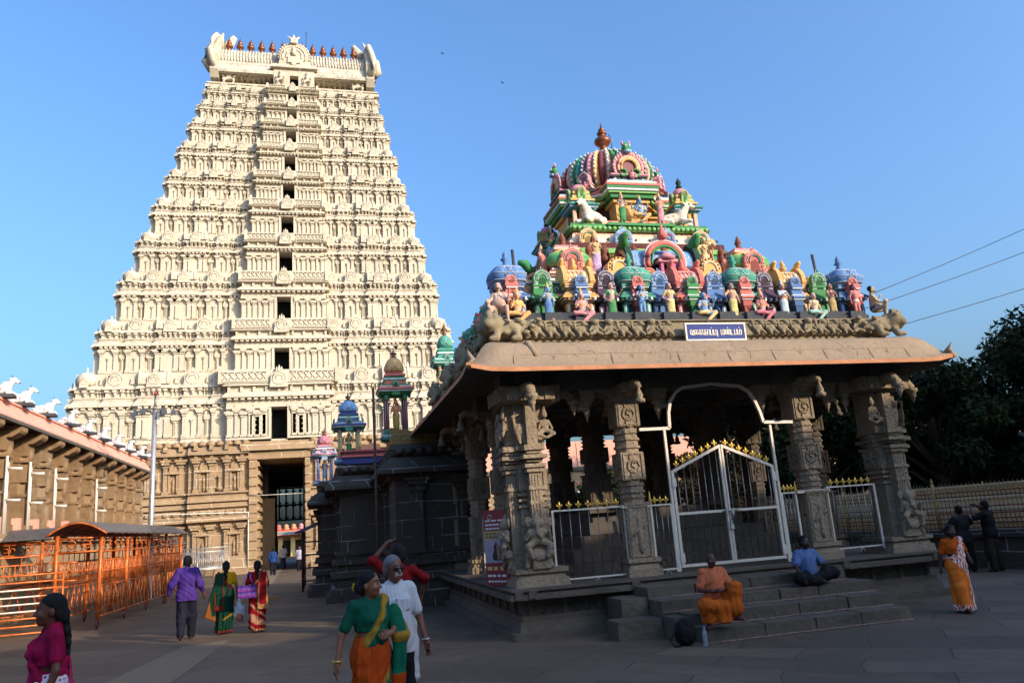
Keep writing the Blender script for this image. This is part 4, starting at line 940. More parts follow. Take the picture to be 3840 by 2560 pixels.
# plain band and carved frieze
HF, YF0, YF1 = 4.52, 14.3, 23.1
b = MB(); b.box(PX-HF+.05, PX+HF-.05, YF0+.05, YF1-.05, 5.4, 5.56, G); b.box(PX-HF, PX+HF, YF0, YF1, 5.56, 5.58, G); b.box(PX-HF-.02, PX+HF+.02, YF0-.02, YF1+.02, 5.58, 5.90, G, .07); b.box(PX-HF, PX+HF, YF0, YF1, 5.90, 5.925, G)
fz = b.build('roof_frieze', 'moss', pav)
S = Sculpt(); c_ = np.array(G)
S.ell((0, 0, .13), (.10, .05, .10), c_, .04).ell((.07, -.02, .25), (.06, .05, .055), c_, .03).cap((-.1, 0, .14), (-.13, -.01, .28), .03, .022, c_, .03).cap((-.13, -.01, .28), (-.04, -.01, .32), .022, .02, c_, .02).cap((.05, -.02, .1), (.12, -.04, .02), .035, .03, c_, .02).cap((-.05, -.02, .08), (-.03, -.04, .0), .035, .03, c_, .02).ell((.12, -.03, .23), (.03, .025, .02), c_, .02)
_fa = S.mesh(.014)
S = Sculpt(); S.ell((0, 0, .15), (.08, .05, .11), c_, .04).ell((0, -.03, .28), (.075, .06, .07), c_, .03)
for t in (-1, 1): S.cap((t*.06, -.01, .2), (t*.13, -.05, .1), .03, .025, c_, .02).cap((t*.04, -.03, .07), (t*.12, -.05, .03), .04, .03, c_, .02).ell((t*.07, -.02, .32), .025, c_, .02)
_fb = S.mesh(.014)
_cp = {}
def carv(kind, x, y, rz):
    if kind not in _cp: V, F, K = _fa if kind else _fb; b = MB(); b.add(V*np.array([1.05, 1.2, 1.02]), F, K, True); o = _cp[kind] = b.build('animal_carving', 'moss', fz)
    else: o = _cp[kind].copy(); COL.objects.link(o)
    o.location = (x, y, 5.575); o.rotation_euler = (0, 0, rz)
r = random.Random(3)
for i in range(27):
    x = PX-4.0+8.0*i/26; V, F, K = (_fa, _fb)[1 if r.random() < .25 else 0]; m = 1
    if abs(x-8.03) < .8: continue
    carv(V is _fa[0], x, YF0-.03, 0)
for i in range(26):
    y = YF0+.5+8*i/25; V, F, K = (_fa, _fb)[1 if r.random() < .25 else 0]; carv(V is _fa[0], PX-HF-.03, y, -pi/2)
def crouching_lion():
    S = Sculpt(); c = c_
    S.ell((0, 0, .24), (.34, .2, .2), c, .08).ell((-.3, -.1, .32), (.2, .2, .2), c, .06).ell((-.38, -.22, .28), (.12, .12, .1), c, .04).ell((-.36, -.24, .42), .05, c, .03).ell((-.25, -.26, .42), .05, c, .03)
    for t in (0, 1): S.cap((-.2+.35*t, -.15, .18), (-.25+.42*t, -.24, .02), .08, .07, c, .04).cap((-.25+.42*t, -.24, .02), (-.36+.42*t, -.28, .0), .065, .05, c, .03)
    S.cap((.3, 0, .28), (.5, -.05, .36), .08, .05, c, .05).cap((.5, -.05, .36), (.62, -.05, .24), .06, .04, c, .04)
    for k in range(9): a = k*2.4; S.ell((-.3+.2*cos(a)*(.4+.07*k), -.08-.1*(k % 2), .36+.2*sin(a)), .055, c, .03)
    for k in range(6): S.ell((-.05+.13*k, -.17, .14+.12*(k % 3)), (.07, .05, .05), c, .03)
    return S
_cl = crouching_lion().mesh(.028)
def lion(name, x, y, rz, mir, label):
    V, F, K = _cl; b = MB(); b.add(V*np.array([mir, 1, 1])*1.05, F if mir > 0 else np.ascontiguousarray(F[:, ::-1]), K, True); o = b.build(name, 'moss', fz, (x, y, 5.5), rz); o['label'] = label
lion('corner_lion', PX-HF+.22, YF0+.02, 0, 1, 'crouching stone lion under the pot-bellied guardian'); lion('corner_lion', PX+HF-.22, YF0+.02, 0, -1, 'crouching stone lion at the frieze end by the tree'); lion('corner_lion', PX-HF-.0, YF0+.5, -pi/2, -1, 'weathered stone lion on the side of the frieze')
for k in range(3): lion('frieze_lion', PX-HF-.02, 16.6+2.4*k, -pi/2, 1, 'small stone lion along the side frieze')
# ---------------------------------------------------------------- painted roof tower of the pavilion
BLUE, LBLUE, YEL, TEAL, RED, GRN, PUR = lin(62, 122, 188), lin(140, 185, 220), lin(236, 168, 48), lin(40, 158, 132), lin(226, 84, 62), lin(46, 148, 72), lin(84, 58, 92)
PINK, SAL, CRM, WHT, BRN, DGR, ORG, GREY, SKYB = lin(226, 130, 140), lin(240, 176, 138), lin(246, 226, 190), lin(240, 238, 230), lin(132, 62, 36), lin(30, 66, 52), lin(238, 138, 62), lin(66, 70, 76), lin(96, 160, 215)
FLESH, GOLD, LGRN, MAR = lin(222, 160, 140), lin(226, 170, 60), lin(120, 190, 90), lin(130, 36, 40)
lt = lambda c, f=.5: tuple(x+(1-x)*f*.8 for x in c)
dk = lambda c, f=.5: tuple(x*f for x in c)
def gable(b, u, y, z, r, main, ring1, ring2, th=.07):
    P = horseshoe(14, r); b.prism([(u+p, z+q) for p, q in P], y-th, y, main)
    b.ring((u, y-th, z+.62*r), r*.90, r*.055, 'y', 14, 5, ring1, -.35, pi+.35); b.ring((u, y-th, z+.62*r), r*.72, r*.075, 'y', 14, 5, lt(main, .25), -.35, pi+.35); b.ring((u, y-th-.01, z+.60*r), r*.53, r*.065, 'y', 12, 5, ring2, -.35, pi+.35)
    b.prism([(u+p*.42, z+.05*r+q*.42) for p, q in horseshoe(8, r)], y-th-.004, y, dk(main, .35))
    for t in (-1, 1): b.ring((u+t*r*.78, y-th, z+.05*r), r*.16, r*.09, 'y', 8, 4, ring1)
    b.lathe([(r*.14, 0), (r*.2, r*.15), (r*.1, r*.3), (r*.02, r*.5)], (u, y-th*.5, z+1.5*r), 8, ring1)
def moulding(b, w, d, z, h, cols, fl=.05):
    """square stack of alternating painted bands centred on the origin"""
    n = len(cols); 
    for i, (c, e) in enumerate(cols): b.box(-w-e, w+e, -d-e, d+e, z+h*i/n, z+h*(i+1)/n, c, .0 if i % 2 else .008)
def kiosk(kind, main, arch, w=.27, H=1.0):
    b = MB(); d = w*.85; lm, dm = lt(main), dk(main, .6); t1 = lt(main, .8)
    b.box(-w*1.05, w*1.05, -d*1.05, d, 0, .05*H, dm)
    if kind == 'arch': w, d = w*.72, d*.8
    b.box(-w*.74, w*.74, -d*.74, d, .04*H, .40*H, dk(main, .42))
    for t in (-1, 1): b.box(t*w*.82-.05, t*w*.82+.05, -d*.9, -d*.55, .05*H, .38*H, main); b.box(t*w*.82-.022, t*w*.82+.022, -d*.93, -d*.8, .08*H, .36*H, t1)
    b.box(-.05, .05, -d*.9, -d*.6, .05*H, .38*H, main)
    st = [(lm, .0), (main, .03), (t1, .08), (main, .12), (dm, .10), (main, .06), (t1, .01), (dm, -.02), (main, -.01), (lm, .03), (main, .05)]
    moulding(b, w*.86, d*.86, .38*H, .42*H, st)
    for k in range(6): x = -w*.9+1.8*w*k/5; b.box(x-.018, x+.018, -d-.125, -d, .43*H, .49*H, WHT if k % 2 else dm)
    z = .8*H
    if kind == 'dome':
        b.lathe([(w*1.0, 0), (w*1.18, .06), (w*1.26, .16), (w*1.18, .26), (w*.9, .36), (w*.62, .39), (w*.55, .43), (w*.2, .46)], (0, 0, z), 16, main, cols=[t1, main, main, main, main, t1, main, main], square=.55)
        for q_, z_ in ((1.22, .055), (.93, .36), (1.275, .2)): b.lathe([(w*q_*.97, z_-.012), (w*q_*1.02, z_), (w*q_*.97, z_+.012)], (0, 0, z), 16, lt(main, .6), square=.55)
        for k in range(14):
            a = k*pi/7
            for s_ in (-1, 1): b.tube([(w*1.30*cos(a), w*1.30*sin(a), z+.13), (w*1.23*cos(a+s_*.22), w*1.23*sin(a+s_*.22), z+.26), (w*.92*cos(a+s_*.45), w*.92*sin(a+s_*.45), z+.36)], .011, 4, lt(main, .45))
        b.lathe([(.04, 0), (.07, .05), (.035, .09), (.10, .15), (.05, .21), (.06, .25), (.005, .36)], (0, 0, z+.45), 10, main)
    elif kind == 'barrel':
        P = [(-d*.9, z)]+[(-d*cos(pi*i/8), z+.05+.33*sin(pi*i/8)) for i in range(9)]+[(d*.9, z)]
        b.prism(P, -w*.85, w*.85, lt(main, .35), 'x')
        for k in range(5):
            for s_ in (-1, 1): b.tube([(-w*.7+w*.3*k, -d*1.01, z+.09), (-w*.7+w*.3*k+s_*w*.25, -d*.75, z+.30)], .012, 4, main)
        for t in (-1, 1):
            Pe = [(p*1.15, (q-z)*1.25+z) for p, q in P]; b.prism(Pe, t*w*.92-.05, t*w*.92+.05, main, 'x'); b.tube([(t*w*.92, -d*.2, z+.4), (t*w*1.0, -d*.35, z+.52), (t*w*.98, -d*.75, z+.56)], [.08, .07, .04], 7, main)
            b.ring((t*w*.98, -.0, z+.16), d*.7, .03, 'x', 12, 4, t1, 0, pi)
        b.lathe([(.05, 0), (.09, .08), (.045, .14), (.06, .18), (.005, .3)], (0, 0, z+.38), 10, main)
    else:
        gable(b, 0, -d*.35, z+.02, w*1.0, main, lt(main, .75), t1, .12)
    # little niche arch standing in front
    if arch and kind != 'arch':
        am, al = arch, lt(arch, .75); f = -d-.06
        b.box(-.09, .09, f-.07, f+.1, .0, .3*H, dk(am, .5)); b.box(-.13, .13, f-.10, f+.1, .42*H, .46*H, al); b.box(-.15, .15, f-.13, f+.1, .46*H, .50*H, am); b.box(-.11, .11, f-.08, f+.1, .3*H, .42*H, dk(am, .7)); b.box(-.17, .17, f-.12, f+.1, .50*H, .53*H, al); b.box(-.14, .14, f-.10, f+.1, .53*H, .56*H, am); b.box(-.09, .09, f-.06, f+.1, .56*H, .70*H, am); b.box(-.12, .12, f-.1, f+.1, .66*H, .69*H, al); b.box(-.14, .14, f-.1, f+.1, .70*H, .76*H, am)
        gable(b, 0, f+.02, .76*H, .125, am, lt(arch, .55), lt(arch, .3), .08)
    return b
vim = pav
def part_at(b, name, x, y, z, rz=0, label=None, parent=None, mat='paint'):
    o = b.build(name, mat, parent or pav, (x, y, z), rz)
    if label: o['label'] = label
    return o
Z1 = 5.93
b = MB(); ringx = lambda b, q, z0, z1, c, t=0: b.box(PX-q, PX+q, PY-q, PY+q, z0, z1, c, t)
ringx(b, 4.22, Z1-.02, Z1+.13, GREY); ringx(b, 4.14, Z1+.13, Z1+.24, dk(GREY, .8), .04)
for k in range(13): x = -3.9+7.8*k/12; b.box(PX+x-.2, PX+x+.2, PY-4.3, PY-4.0, Z1, Z1+.2, GREY, .02); b.box(PX-4.3, PX-4.0, PY+x-.2, PY+x+.2, Z1, Z1+.2, GREY, .02)
ringx(b, 3.45, Z1+.2, 6.62, dk(BRN, .5)); b.build('roof_terrace', 'paint', pav)
b = MB()
for i in range(12):
    x0, x1 = -4.1+8.2*i/12, -4.1+8.2*(i+1)/12; c = GREY if i % 2 else lin(150, 105, 70)
    for (rz,) in ((0,), (-pi/2,), (pi/2,)):
        b.at((PX, PY, 0), rz); b.box(x0*.9, x1*.9, -3.72, -3.4, 6.66, 6.92, lt(c, .1)); b.box(x0*.9, x1*.9, -3.77, -3.4, 6.62, 6.68, SAL); b.box(x0*.9, x1*.9, -3.76, -3.4, 6.92, 6.96, lt(c, .6)); b.box(x0*.9, x1*.9, -3.6, -3.4, Z1+.2, 6.6, dk(ORG, .3))
        for k in range(3): u = (x0+(x1-x0)*(k+.5)/3)*.9; b.ring((u, -3.725, 6.79), .05, .014, 'y', 8, 4, lt(YEL, .3) if i % 2 == 0 else WHT, k, k+4.6)
b.off().build('parapet_band', 'paint', pav)
ROW = [(-4.05, 'dome', BLUE, RED, 'blue domed'), (-3.32, 'arch', GRN, None, 'green arched'), (-2.55, 'barrel', YEL, BLUE, 'yellow barrel-roofed'), (-1.9, 'arch', PUR, None, 'purple arched'), (-1.27, 'dome', TEAL, RED, 'teal domed'), (-.66, 'arch', BLUE, None, 'blue arched')]
ROW = ROW+[(0, 'barrel', RED, GRN, 'red barrel-roofed')]+[(-x, k, m, a, n_) for x, k, m, a, n_ in ROW[::-1]]
protos = {}
for side, rz in (('front', 0), ('side', -pi/2), ('far', pi/2)):
    for x, kind, mn, ar, nm in ROW:
        if side != 'front' and abs(x) > 4: continue
        key = nm
        px_, py_ = PX+rotz((x, -3.72, 0), rz)[0], PY+rotz((x, -3.72, 0), rz)[1]
        if key not in protos: o = part_at(kiosk(kind, mn, ar, .32 if kind != 'arch' else .27, 1.06), 'miniature_shrine', px_, py_, Z1+.06, rz, nm+' miniature shrine'); protos[key] = o
        else: o = protos[key].copy(); COL.objects.link(o); o.location = (px_, py_, Z1+.06); o.rotation_euler = (0, 0, rz)
# second tier: body, corner pavilions, centre barrel with a great arch
b = MB(); 
for z0, z1, q, c in ((6.6, 6.75, 3.0, PINK), (6.75, 6.85, 3.05, LGRN), (6.85, 7.0, 2.95, SAL), (7.0, 7.06, 3.0, WHT), (7.06, 7.2, 2.85, MAR), (7.2, 7.3, 2.9, YEL), (7.3, 8.5, 2.1, dk(MAR, .5)), (7.3, 7.42, 2.35, SAL), (7.42, 7.5, 2.4, RED)): ringx(b, q, z0, z1, c)
for rz in (0, -pi/2, pi/2):
    b.at((PX, PY, 0), rz)
    for k in range(10):
        x = -1.75+3.5*k/9; b.box(x-.07, x+.07, -2.16, -2.0, 7.4, 8.3, (TEAL, SAL, YEL)[k % 3]); b.box(x-.1, x+.1, -2.2, -2.0, 8.2, 8.32, LGRN)
        b.lathe([(.05, 0), (.09, .08), (.05, .16), (.07, .2), (.09, .28), (.02, .4)], (x*.98, -2.55, 7.86), 8, BRN)
    for k in range(16): x = -2.8+5.6*k/15; b.box(x-.05, x+.05, -3.02, -2.9, 6.86, 6.99, (LBLUE, PINK, CRM)[k % 3]); b.box(x-.03, x+.03, -2.93, -2.85, 7.07, 7.19, GOLD)
b.off().build('tower_body', 'paint', pav)
def corner_pav():
    b = MB(); w = .46; moulding(b, w, w, 0, .42, [(PINK, .02), (WHT, .06), (PUR, .0), (PINK, .04), (SAL, .09), (MAR, .05), (WHT, .0), (PUR, -.05)])
    b.lathe([(w*.98, 0), (w*1.18, .07), (w*1.2, .2), (w*1.0, .33), (w*.72, .42), (w*.7, .47)], (0, 0, .42), 16, GRN, cols=[YEL, LGRN, GRN, LGRN, YEL, SAL], square=.6)
    for k in range(16):
        a = k*pi/8
        for s_ in (-1, 1): b.tube([(w*1.27*cos(a), w*1.27*sin(a), .52), (w*1.24*cos(a+s_*.2), w*1.24*sin(a+s_*.2), .64), (w*1.0*cos(a+s_*.4), w*1.0*sin(a+s_*.4), .8)], .012, 4, DGR)
    moulding(b, w*.6, w*.6, .87, .12, [(SAL, .04), (PINK, 0)]); b.lathe([(.06, 0), (.12, .08), (.05, .16), (.09, .24), (.02, .42)], (0, 0, .98), 8, BRN)
    for rz in (0, -pi/2, pi/2): b.at((0, 0, 0), rz); gable(b, 0, -w*1.1, .38, .27, RED, SAL, TEAL, .1)
    b.off(); return b
o = part_at(corner_pav(), 'corner_turret', PX-2.3, PY-2.42, 7.2, 0, 'green latticed corner turret with red arches')
for sx, sy in ((1, -1), (-1, 1), (1, 1)): c = o.copy(); COL.objects.link(c); c.location = (PX+2.3*sx, PY+2.42*sy, 7.2)
def centre_arch():
    b = MB(); w = .85
    moulding(b, w, .34, 0, .3, [(LGRN, .06), (dk(GRN, .8), .1), (LGRN, .02), (PINK, .05), (lin(190, 60, 120), 0)])
    P = [(-.36, .3)]+[(-.4*cos(pi*i/8), .34+.5*sin(pi*i/8)) for i in range(9)]+[(.36, .3)]; b.prism(P, -w*.9, w*.9, SKYB, 'x')
    for k in range(9):
        for s_ in (-1, 1): b.tube([(-w*.85+.21*k, -.40, .36), (-w*.85+.21*k+s_*.16, -.33, .62)], .013, 4, lt(PINK, .3))
    for t in (-1, 1):
        b.prism([(p*1.2, .3+(q-.3)*1.3) for p, q in P], t*w*1.02-.07, t*w*1.02+.07, DGR, 'x'); b.ring((t*w*1.1, 0, .42), .38, .06, 'x', 14, 5, ORG, -.2, pi+.2); b.tube([(t*w*1.02, -.2, .85), (t*w*1.1, -.32, 1.05), (t*w*1.06, -.5, 1.1)], [.14, .12, .06], 7, GRN)
    u = .5; P = horseshoe(18, u); b.ring((0, -.46, .12+.62*u), u*.88, .07, 'y', 18, 6, RED, -.3, pi+.3); b.ring((0, -.50, .12+.62*u), u*.72, .035, 'y', 18, 5, GRN, -.3, pi+.3); b.ring((0, -.44, .12+.62*u), u*1.04, .035, 'y', 18, 5, lt(RED, .6), -.3, pi+.3)
    for t in (-1, 1): b.ring((t*u*.9, -.46, .1), .13, .06, 'y', 10, 5, RED); b.ring((t*u*.9, -.49, .1), .07, .03, 'y', 8, 4, YEL)
    b.lathe([(.09, 0), (.13, .1), (.06, .22), (.02, .36)], (0, -.46, .98), 8, RED)
    b.prism([(p*.62, .1+q*.62) for p, q in horseshoe(10, u)], -.4, -.3, (.02, .015, .015))
    b.box(-.2, .2, -.62, -.42, -.05, .12, PINK)
    for t in (-1, 1): b.box(t*.15-.035, t*.15+.035, -.6, -.5, .1, .36, lin(205, 70, 130))
    b.box(-.24, .24, -.64, -.44, .36, .43, PINK); b.lathe([(.2, 0), (.21, .06), (.12, .14), (.03, .2)], (0, -.54, .43), 10, PINK)
    return b
o = part_at(centre_arch(), 'arched_gable', PX, PY-2.5, 7.3, 0, 'great red horseshoe arch in the middle of the second tier')
for rz, dx in ((-pi/2, -1), (pi/2, 1)): c = o.copy(); COL.objects.link(c); c.location = (PX+dx*2.5, PY, 7.3); c.rotation_euler = (0, 0, rz)
def yellow_arch():
    b = MB(); moulding(b, .2, .2, 0, .4, [(YEL, .03), (dk(YEL, .7), 0), (lt(YEL), .06), (YEL, .1)]); b.prism([(p, .38+q) for p, q in horseshoe(12, .29, .3, 0)], -.22, .15, YEL); b.ring((0, -.22, .56), .18, .03, 'y', 12, 5, lt(YEL, .5), -.3, pi+.3)
    for k in range(9): a = pi*k/8; b.lathe([(.02, 0), (.02, .03)], (.235*cos(a), -.225, .56+.235*sin(a)), 5, BRN)
    return b
o = part_at(yellow_arch(), 'fan_arch', PX-1.15, PY-2.72, 7.0, 0, 'yellow fan-shaped arch')
for x, y, rz in ((PX+1.15, PY-2.72, 0), (PX-2.72, PY-1.15, -pi/2), (PX-2.72, PY+1.15, -pi/2)): c = o.copy(); COL.objects.link(c); c.location = (x, y, 7.0); c.rotation_euler = (0, 0, rz)
# broad upper eave
b = MB(); V, K = [], []
pr = [(2.18, 8.22, BRN), (2.18, 8.25, GOLD), (2.12, 8.34, GOLD), (2.10, 8.36, SAL), (2.0, 8.5, SAL), (1.86, 8.68, CRM), (1.78, 8.86, SAL), (1.76, 8.9, dk(BRN, .7)), (1.84, 8.91, LGRN), (1.90, 8.97, GRN), (1.84, 9.03, LGRN), (1.84, 9.04, GRN), (1.84, 9.10, dk(GRN, .8)), (.5, 9.11, GRN)]
for q, z, c in pr:
    V += [(PX-q, PY-q, z), (PX+q, PY-q, z), (PX+q, PY+q, z), (PX-q, PY+q, z)]; K += [c]*4
b.add(V, [(0, 3, 2, 1)]+[(4*i+j, 4*i+(j+1) % 4, 4*i+4+(j+1) % 4, 4*i+4+j) for i in range(len(pr)-1) for j in range(4)]+[(4*len(pr)-4, 4*len(pr)-3, 4*len(pr)-2, 4*len(pr)-1)], np.array(K))
for rz in (0, -pi/2, pi/2):
    b.at((PX, PY, 0), rz)
    for k in range(11):
        x = -1.85+3.7*k/10; b.ring((x, -2.02, 8.52), .14, .014, 'y', 8, 4, dk(BRN, .5), pi*1.05, 2*pi-.05)
        for a in (-.5, 0, .5): b.tube([(x+.18, -1.93, 8.62), (x+.18+.05*sin(a), -1.90, 8.62+.07*cos(a))], .012, 4, dk(BRN, .4))
    for k in range(28): x = -1.78+3.56*k/27; b.lathe([(.01, -.055), (.05, -.03), (.06, 0), (.05, .03), (.01, .055)], (x, -1.9, 8.97), 6, LGRN, sy=.5)
    b.box(-.9, .9, -1.96, -1.7, 9.03, 9.1, GRN); b.box(-.85, .85, -2.1, -1.8, 8.36, 8.5, SAL, .02)
b.off().build('upper_eave', 'paint', pav)
def gab(m, r1, r2, r=.24):
    b = MB(); gable(b, 0, 0, 0, r, m, r1, r2, .1); return b
for i, (x, m) in enumerate(((-1.5, YEL), (-.58, SKYB), (.58, SKYB), (1.5, YEL))):
    for rz in (0, -pi/2, pi/2):
        q = rotz((x, -1.98, 0), rz); part_at(gab(m, lt(m, .7), RED if m is SKYB else TEAL), 'horseshoe_ornament', PX+q[0], PY+q[1], 8.5, rz, ('yellow' if m is YEL else 'blue')+' horseshoe ornament on the eave')
# third tier: corner kiosks, neck, projecting niches
def turret():
    b = MB(); w = .27
    b.box(-w*.6, w*.6, -w*.6, w*.6, 0, .45, (.03, .025, .02))
    for sx in (-1, 1):
        for sy in (-1, 1): b.box(sx*w*.85-.045, sx*w*.85+.045, sy*w*.85-.045, sy*w*.85+.045, 0, .42, SAL); b.box(sx*.07-.04, sx*.07+.04, sy*w*.9-.02, sy*w*.9+.02, 0, .42, YEL)
    moulding(b, w*1.0, w*1.0, .42, .34, [(TEAL, .03), (LBLUE, .10), (dk(TEAL, .7), .14), (LBLUE, .05), (TEAL, .01), (YEL, .05), (GOLD, -.02)]); moulding(b, w*.7, w*.7, .76, .2, [(YEL, .06), (SAL, 0), (YEL, .02)])
    b.lathe([(w*.7, 0), (w*.8, .08), (w*.6, .2), (w*.25, .25)], (0, 0, .95), 10, PINK, square=.4); b.lathe([(.05, 0), (.09, .06), (.05, .12), (.08, .18), (.01, .32)], (0, 0, 1.2), 8, DGR)
    for rz in (0, -pi/2, pi/2): b.at((0, 0, 0), rz); gable(b, 0, -w*.82, .9, .1, LGRN, YEL, RED, .06)
    b.off(); return b
o = part_at(turret(), 'small_turret', PX-1.42, PY-1.42, 9.1, 0, 'pillared pink-topped small turret')
for sx, sy in ((1, -1), (-1, 1), (1, 1)): c = o.copy(); COL.objects.link(c); c.location = (PX+1.42*sx, PY+1.42*sy, 9.1)
def octstack(b, lst):
    for r, z0, z1, c in lst: b.lathe([(r, z0), (r, z1)], (PX, PY, 0), 8, c, smooth=False, ph=pi/8)
b = MB(); octstack(b, [(1.75, 9.1, 9.2, RED), (1.65, 9.2, 9.3, MAR), (1.05, 9.3, 10.02, dk(MAR, .4)), (1.3, 9.98, 10.06, YEL), (1.42, 10.06, 10.14, LGRN), (1.5, 10.14, 10.2, WHT), (1.46, 10.2, 10.28, RED), (1.36, 10.28, 10.34, CRM), (1.3, 10.34, 10.42, PINK), (1.36, 10.42, 10.46, YEL)])
for rz in (0, -pi/2, pi/2, pi):
    b.at((PX, PY, 0), rz)
    for z0, z1, w, d, c in ((9.1, 9.22, .95, 1.75, RED), (9.22, 9.9, .42, 1.42, YEL), (9.85, 9.95, .5, 1.5, GOLD), (9.95, 10.06, .6, 1.58, dk(GRN, .8)), (10.06, 10.12, .66, 1.64, LGRN), (10.12, 10.18, .7, 1.68, WHT), (10.18, 10.24, .72, 1.7, GRN), (10.24, 10.3, .74, 1.72, RED), (10.3, 10.38, .68, 1.66, CRM), (10.38, 10.44, .6, 1.6, LBLUE), (10.42, 10.46, .5, 1.56, GREY), (10.46, 10.54, .46, 1.52, WHT), (10.54, 10.58, .5, 1.56, GREY), (10.58, 10.62, .52, 1.58, PINK)):
        b.box(-w, w, -d, -.6, z0, z1, c)
    for k in range(8): x = -.44+.88*k/7; b.box(x-.03, x+.03, -1.54, -1.4, 10.5, 10.6, GREY); b.box(-.9+1.8*k/7-.08, -.9+1.8*k/7+.08, -1.77, -1.6, 9.12, 9.2, SAL)
b.off().build('neck_drum', 'paint', pav)
def great_gable():
    b = MB(); r = .34; b.prism([(p, q) for p, q in horseshoe(20, r, .3, .2)], -.1, .55, lin(120, 44, 50))
    for k in range(17):
        a = pi*(1.12-1.24*k/16); u, z = (r*1.16)*cos(a), .62*r+r*1.12*sin(a); b.lathe([(.03, -.05), (.06, 0), (.04, .06), (.005, .11)], (u, -.1, z), 6, PINK if k % 2 else lt(RED, .3), sy=.6)
    b.ring((0, -.12, .62*r), r*.85, .05, 'y', 18, 5, SAL, -.4, pi+.4); b.ring((0, -.14, .62*r), r*.66, .045, 'y', 16, 5, YEL, -.4, pi+.4); b.prism([(p*.55, .08+q*.55) for p, q in horseshoe(10, r)], -.12, 0, dk(PINK, .4))
    for t in (-1, 1): b.ring((t*r*.55, -.14, .06), .1, .04, 'y', 8, 5, GRN)
    b.lathe([(.1, 0), (.14, .1), (.11, .2), (.05, .28)], (0, -.1, .64), 10, GRN, sy=.8); b.lathe([(.09, -.03), (.12, .02), (.02, .06)], (0, -.18, .64), 8, LBLUE, sy=.6)
    for t in (-1, 1): b.lathe([(.035, 0), (.03, .06), (.005, .14)], (t*.1, -.1, .86), 6, PINK); b.lathe([(.01, -.03), (.03, 0), (.01, .03)], (t*.055, -.2, .8), 6, WHT)
    return b
GG = great_gable()
o = part_at(GG, 'great_gable', PX, PY-1.42, 10.6, 0, 'pink flame-edged gable with a green lion mask')
for rz in (-pi/2, pi/2, pi): q = rotz((0, -1.42, 0), rz); c = o.copy(); COL.objects.link(c); c.location = (PX+q[0], PY+q[1], 10.6); c.rotation_euler = (0, 0, rz)
sg_ = MB(); moulding(sg_, .26, .2, -.3, .3, [(WHT, .04), (RED, 0), (SAL, .04), (PUR, .0)]); gable(sg_, 0, -.05, .02, .25, PINK, WHT, PUR, .3); sg_.lathe([(.06, 0), (.09, .08), (.02, .18)], (0, -.1, .5), 7, DGR)
o = None
for rz in (-pi/4, pi/4, 3*pi/4, -3*pi/4):
    q = rotz((0, -1.36, 0), rz)
    if o is None: o = part_at(sg_, 'small_gable', PX+q[0], PY+q[1], 10.58, rz, 'small pink gable at the foot of the dome'); o.scale = (.6, .6, .6)
    else: c = o.copy(); COL.objects.link(c); c.location = (PX+q[0], PY+q[1], 10.58); c.rotation_euler = (0, 0, rz)
# ribbed dome
b = MB(); prof = [(1.1, 0), (1.22, .1), (1.33, .3), (1.35, .5), (1.27, .76), (1.1, 1.0), (.86, 1.18), (.6, 1.28)]
SC_ = [TEAL, PUR, PINK, YEL, MAR, SAL, GRN]; nr = 48
a = np.arange(nr*4)*2*pi/(nr*4); V, F = [], []
for r, z in prof: V += [(PX+(r+.045*(1 if k % 4 in (1, 2) else 0))*cos(t), PY+(r+.045*(1 if k % 4 in (1, 2) else 0))*sin(t), 10.48+z) for k, t in enumerate(a)]
n = nr*4; Fc = [(i*n+j, i*n+(j+1) % n, (i+1)*n+(j+1) % n, (i+1)*n+j) for i in range(len(prof)-1) for j in range(n)]
K = np.array([SC_[(k//4) % 7] if k % 4 else dk(SC_[(k//4) % 7], .3) for k in range(n)]*len(prof)); b.add(V, Fc, K)
for k in range(nr):
    t = (k+.37)*2*pi/nr; c = SC_[k % 7]
    if k % 2:
        for z in np.linspace(.12, 1.15, 9): r = np.interp(z, [p[1] for p in prof], [p[0] for p in prof])+.05; b.lathe([(.01, -.05), (.05, 0), (.01, .05)], (PX+r*cos(t), PY+r*sin(t), 10.48+z), 5, lt(c, .7))
b.lathe([(1.12, 0), (1.2, .06), (1.12, .1)], (PX, PY, 10.46), 24, YEL); b.lathe([(1.3, -.2), (1.2, -.1), (1.16, .02)], (PX, PY, 10.44), 24, PINK); b.lathe([(.7, 0), (.74, .05), (.66, .1)], (PX, PY, 11.69), 24, lt(PINK, .5))
for k in range(14):
    t = k*2*pi/14; b.tube([(PX+.35*cos(t), PY+.35*sin(t), 11.82), (PX+.55*cos(t), PY+.55*sin(t), 11.78), (PX+.70*cos(t), PY+.70*sin(t), 11.70), (PX+.78*cos(t), PY+.78*sin(t), 11.77)], [.07, .08, .06, .02], 6, LGRN if k % 2 else lt(GRN, .5))
b.lathe([(.7, 0), (.5, .12), (.24, .2), (.1, .24)], (PX, PY, 11.74), 16, PINK, cols=[GRN, PINK, lt(PINK), PINK]); b.build('ribbed_dome', 'paint', pav)
b = MB(); b.lathe([(.26, 0), (.2, .05), (.1, .1), (.17, .16), (.1, .22), (.09, .27), (.2, .34), (.27, .44), (.25, .53), (.13, .62), (.09, .68), (.16, .72), (.15, .78), (.07, .83), (.11, .88), (.04, .96), (.005, 1.16)], (0, 0, 0), 20, BRN)
o = b.build('copper_finial', 'copper', pav, (PX, PY, 11.96)); o.scale = (.9, .9, .86); c = MB(); c.tube([(.2, 0, .5), (.3, 0, .35), (.25, 0, .05)], .012, 4); c.build('chain', 'bar', pav, (PX, PY, 12.1))
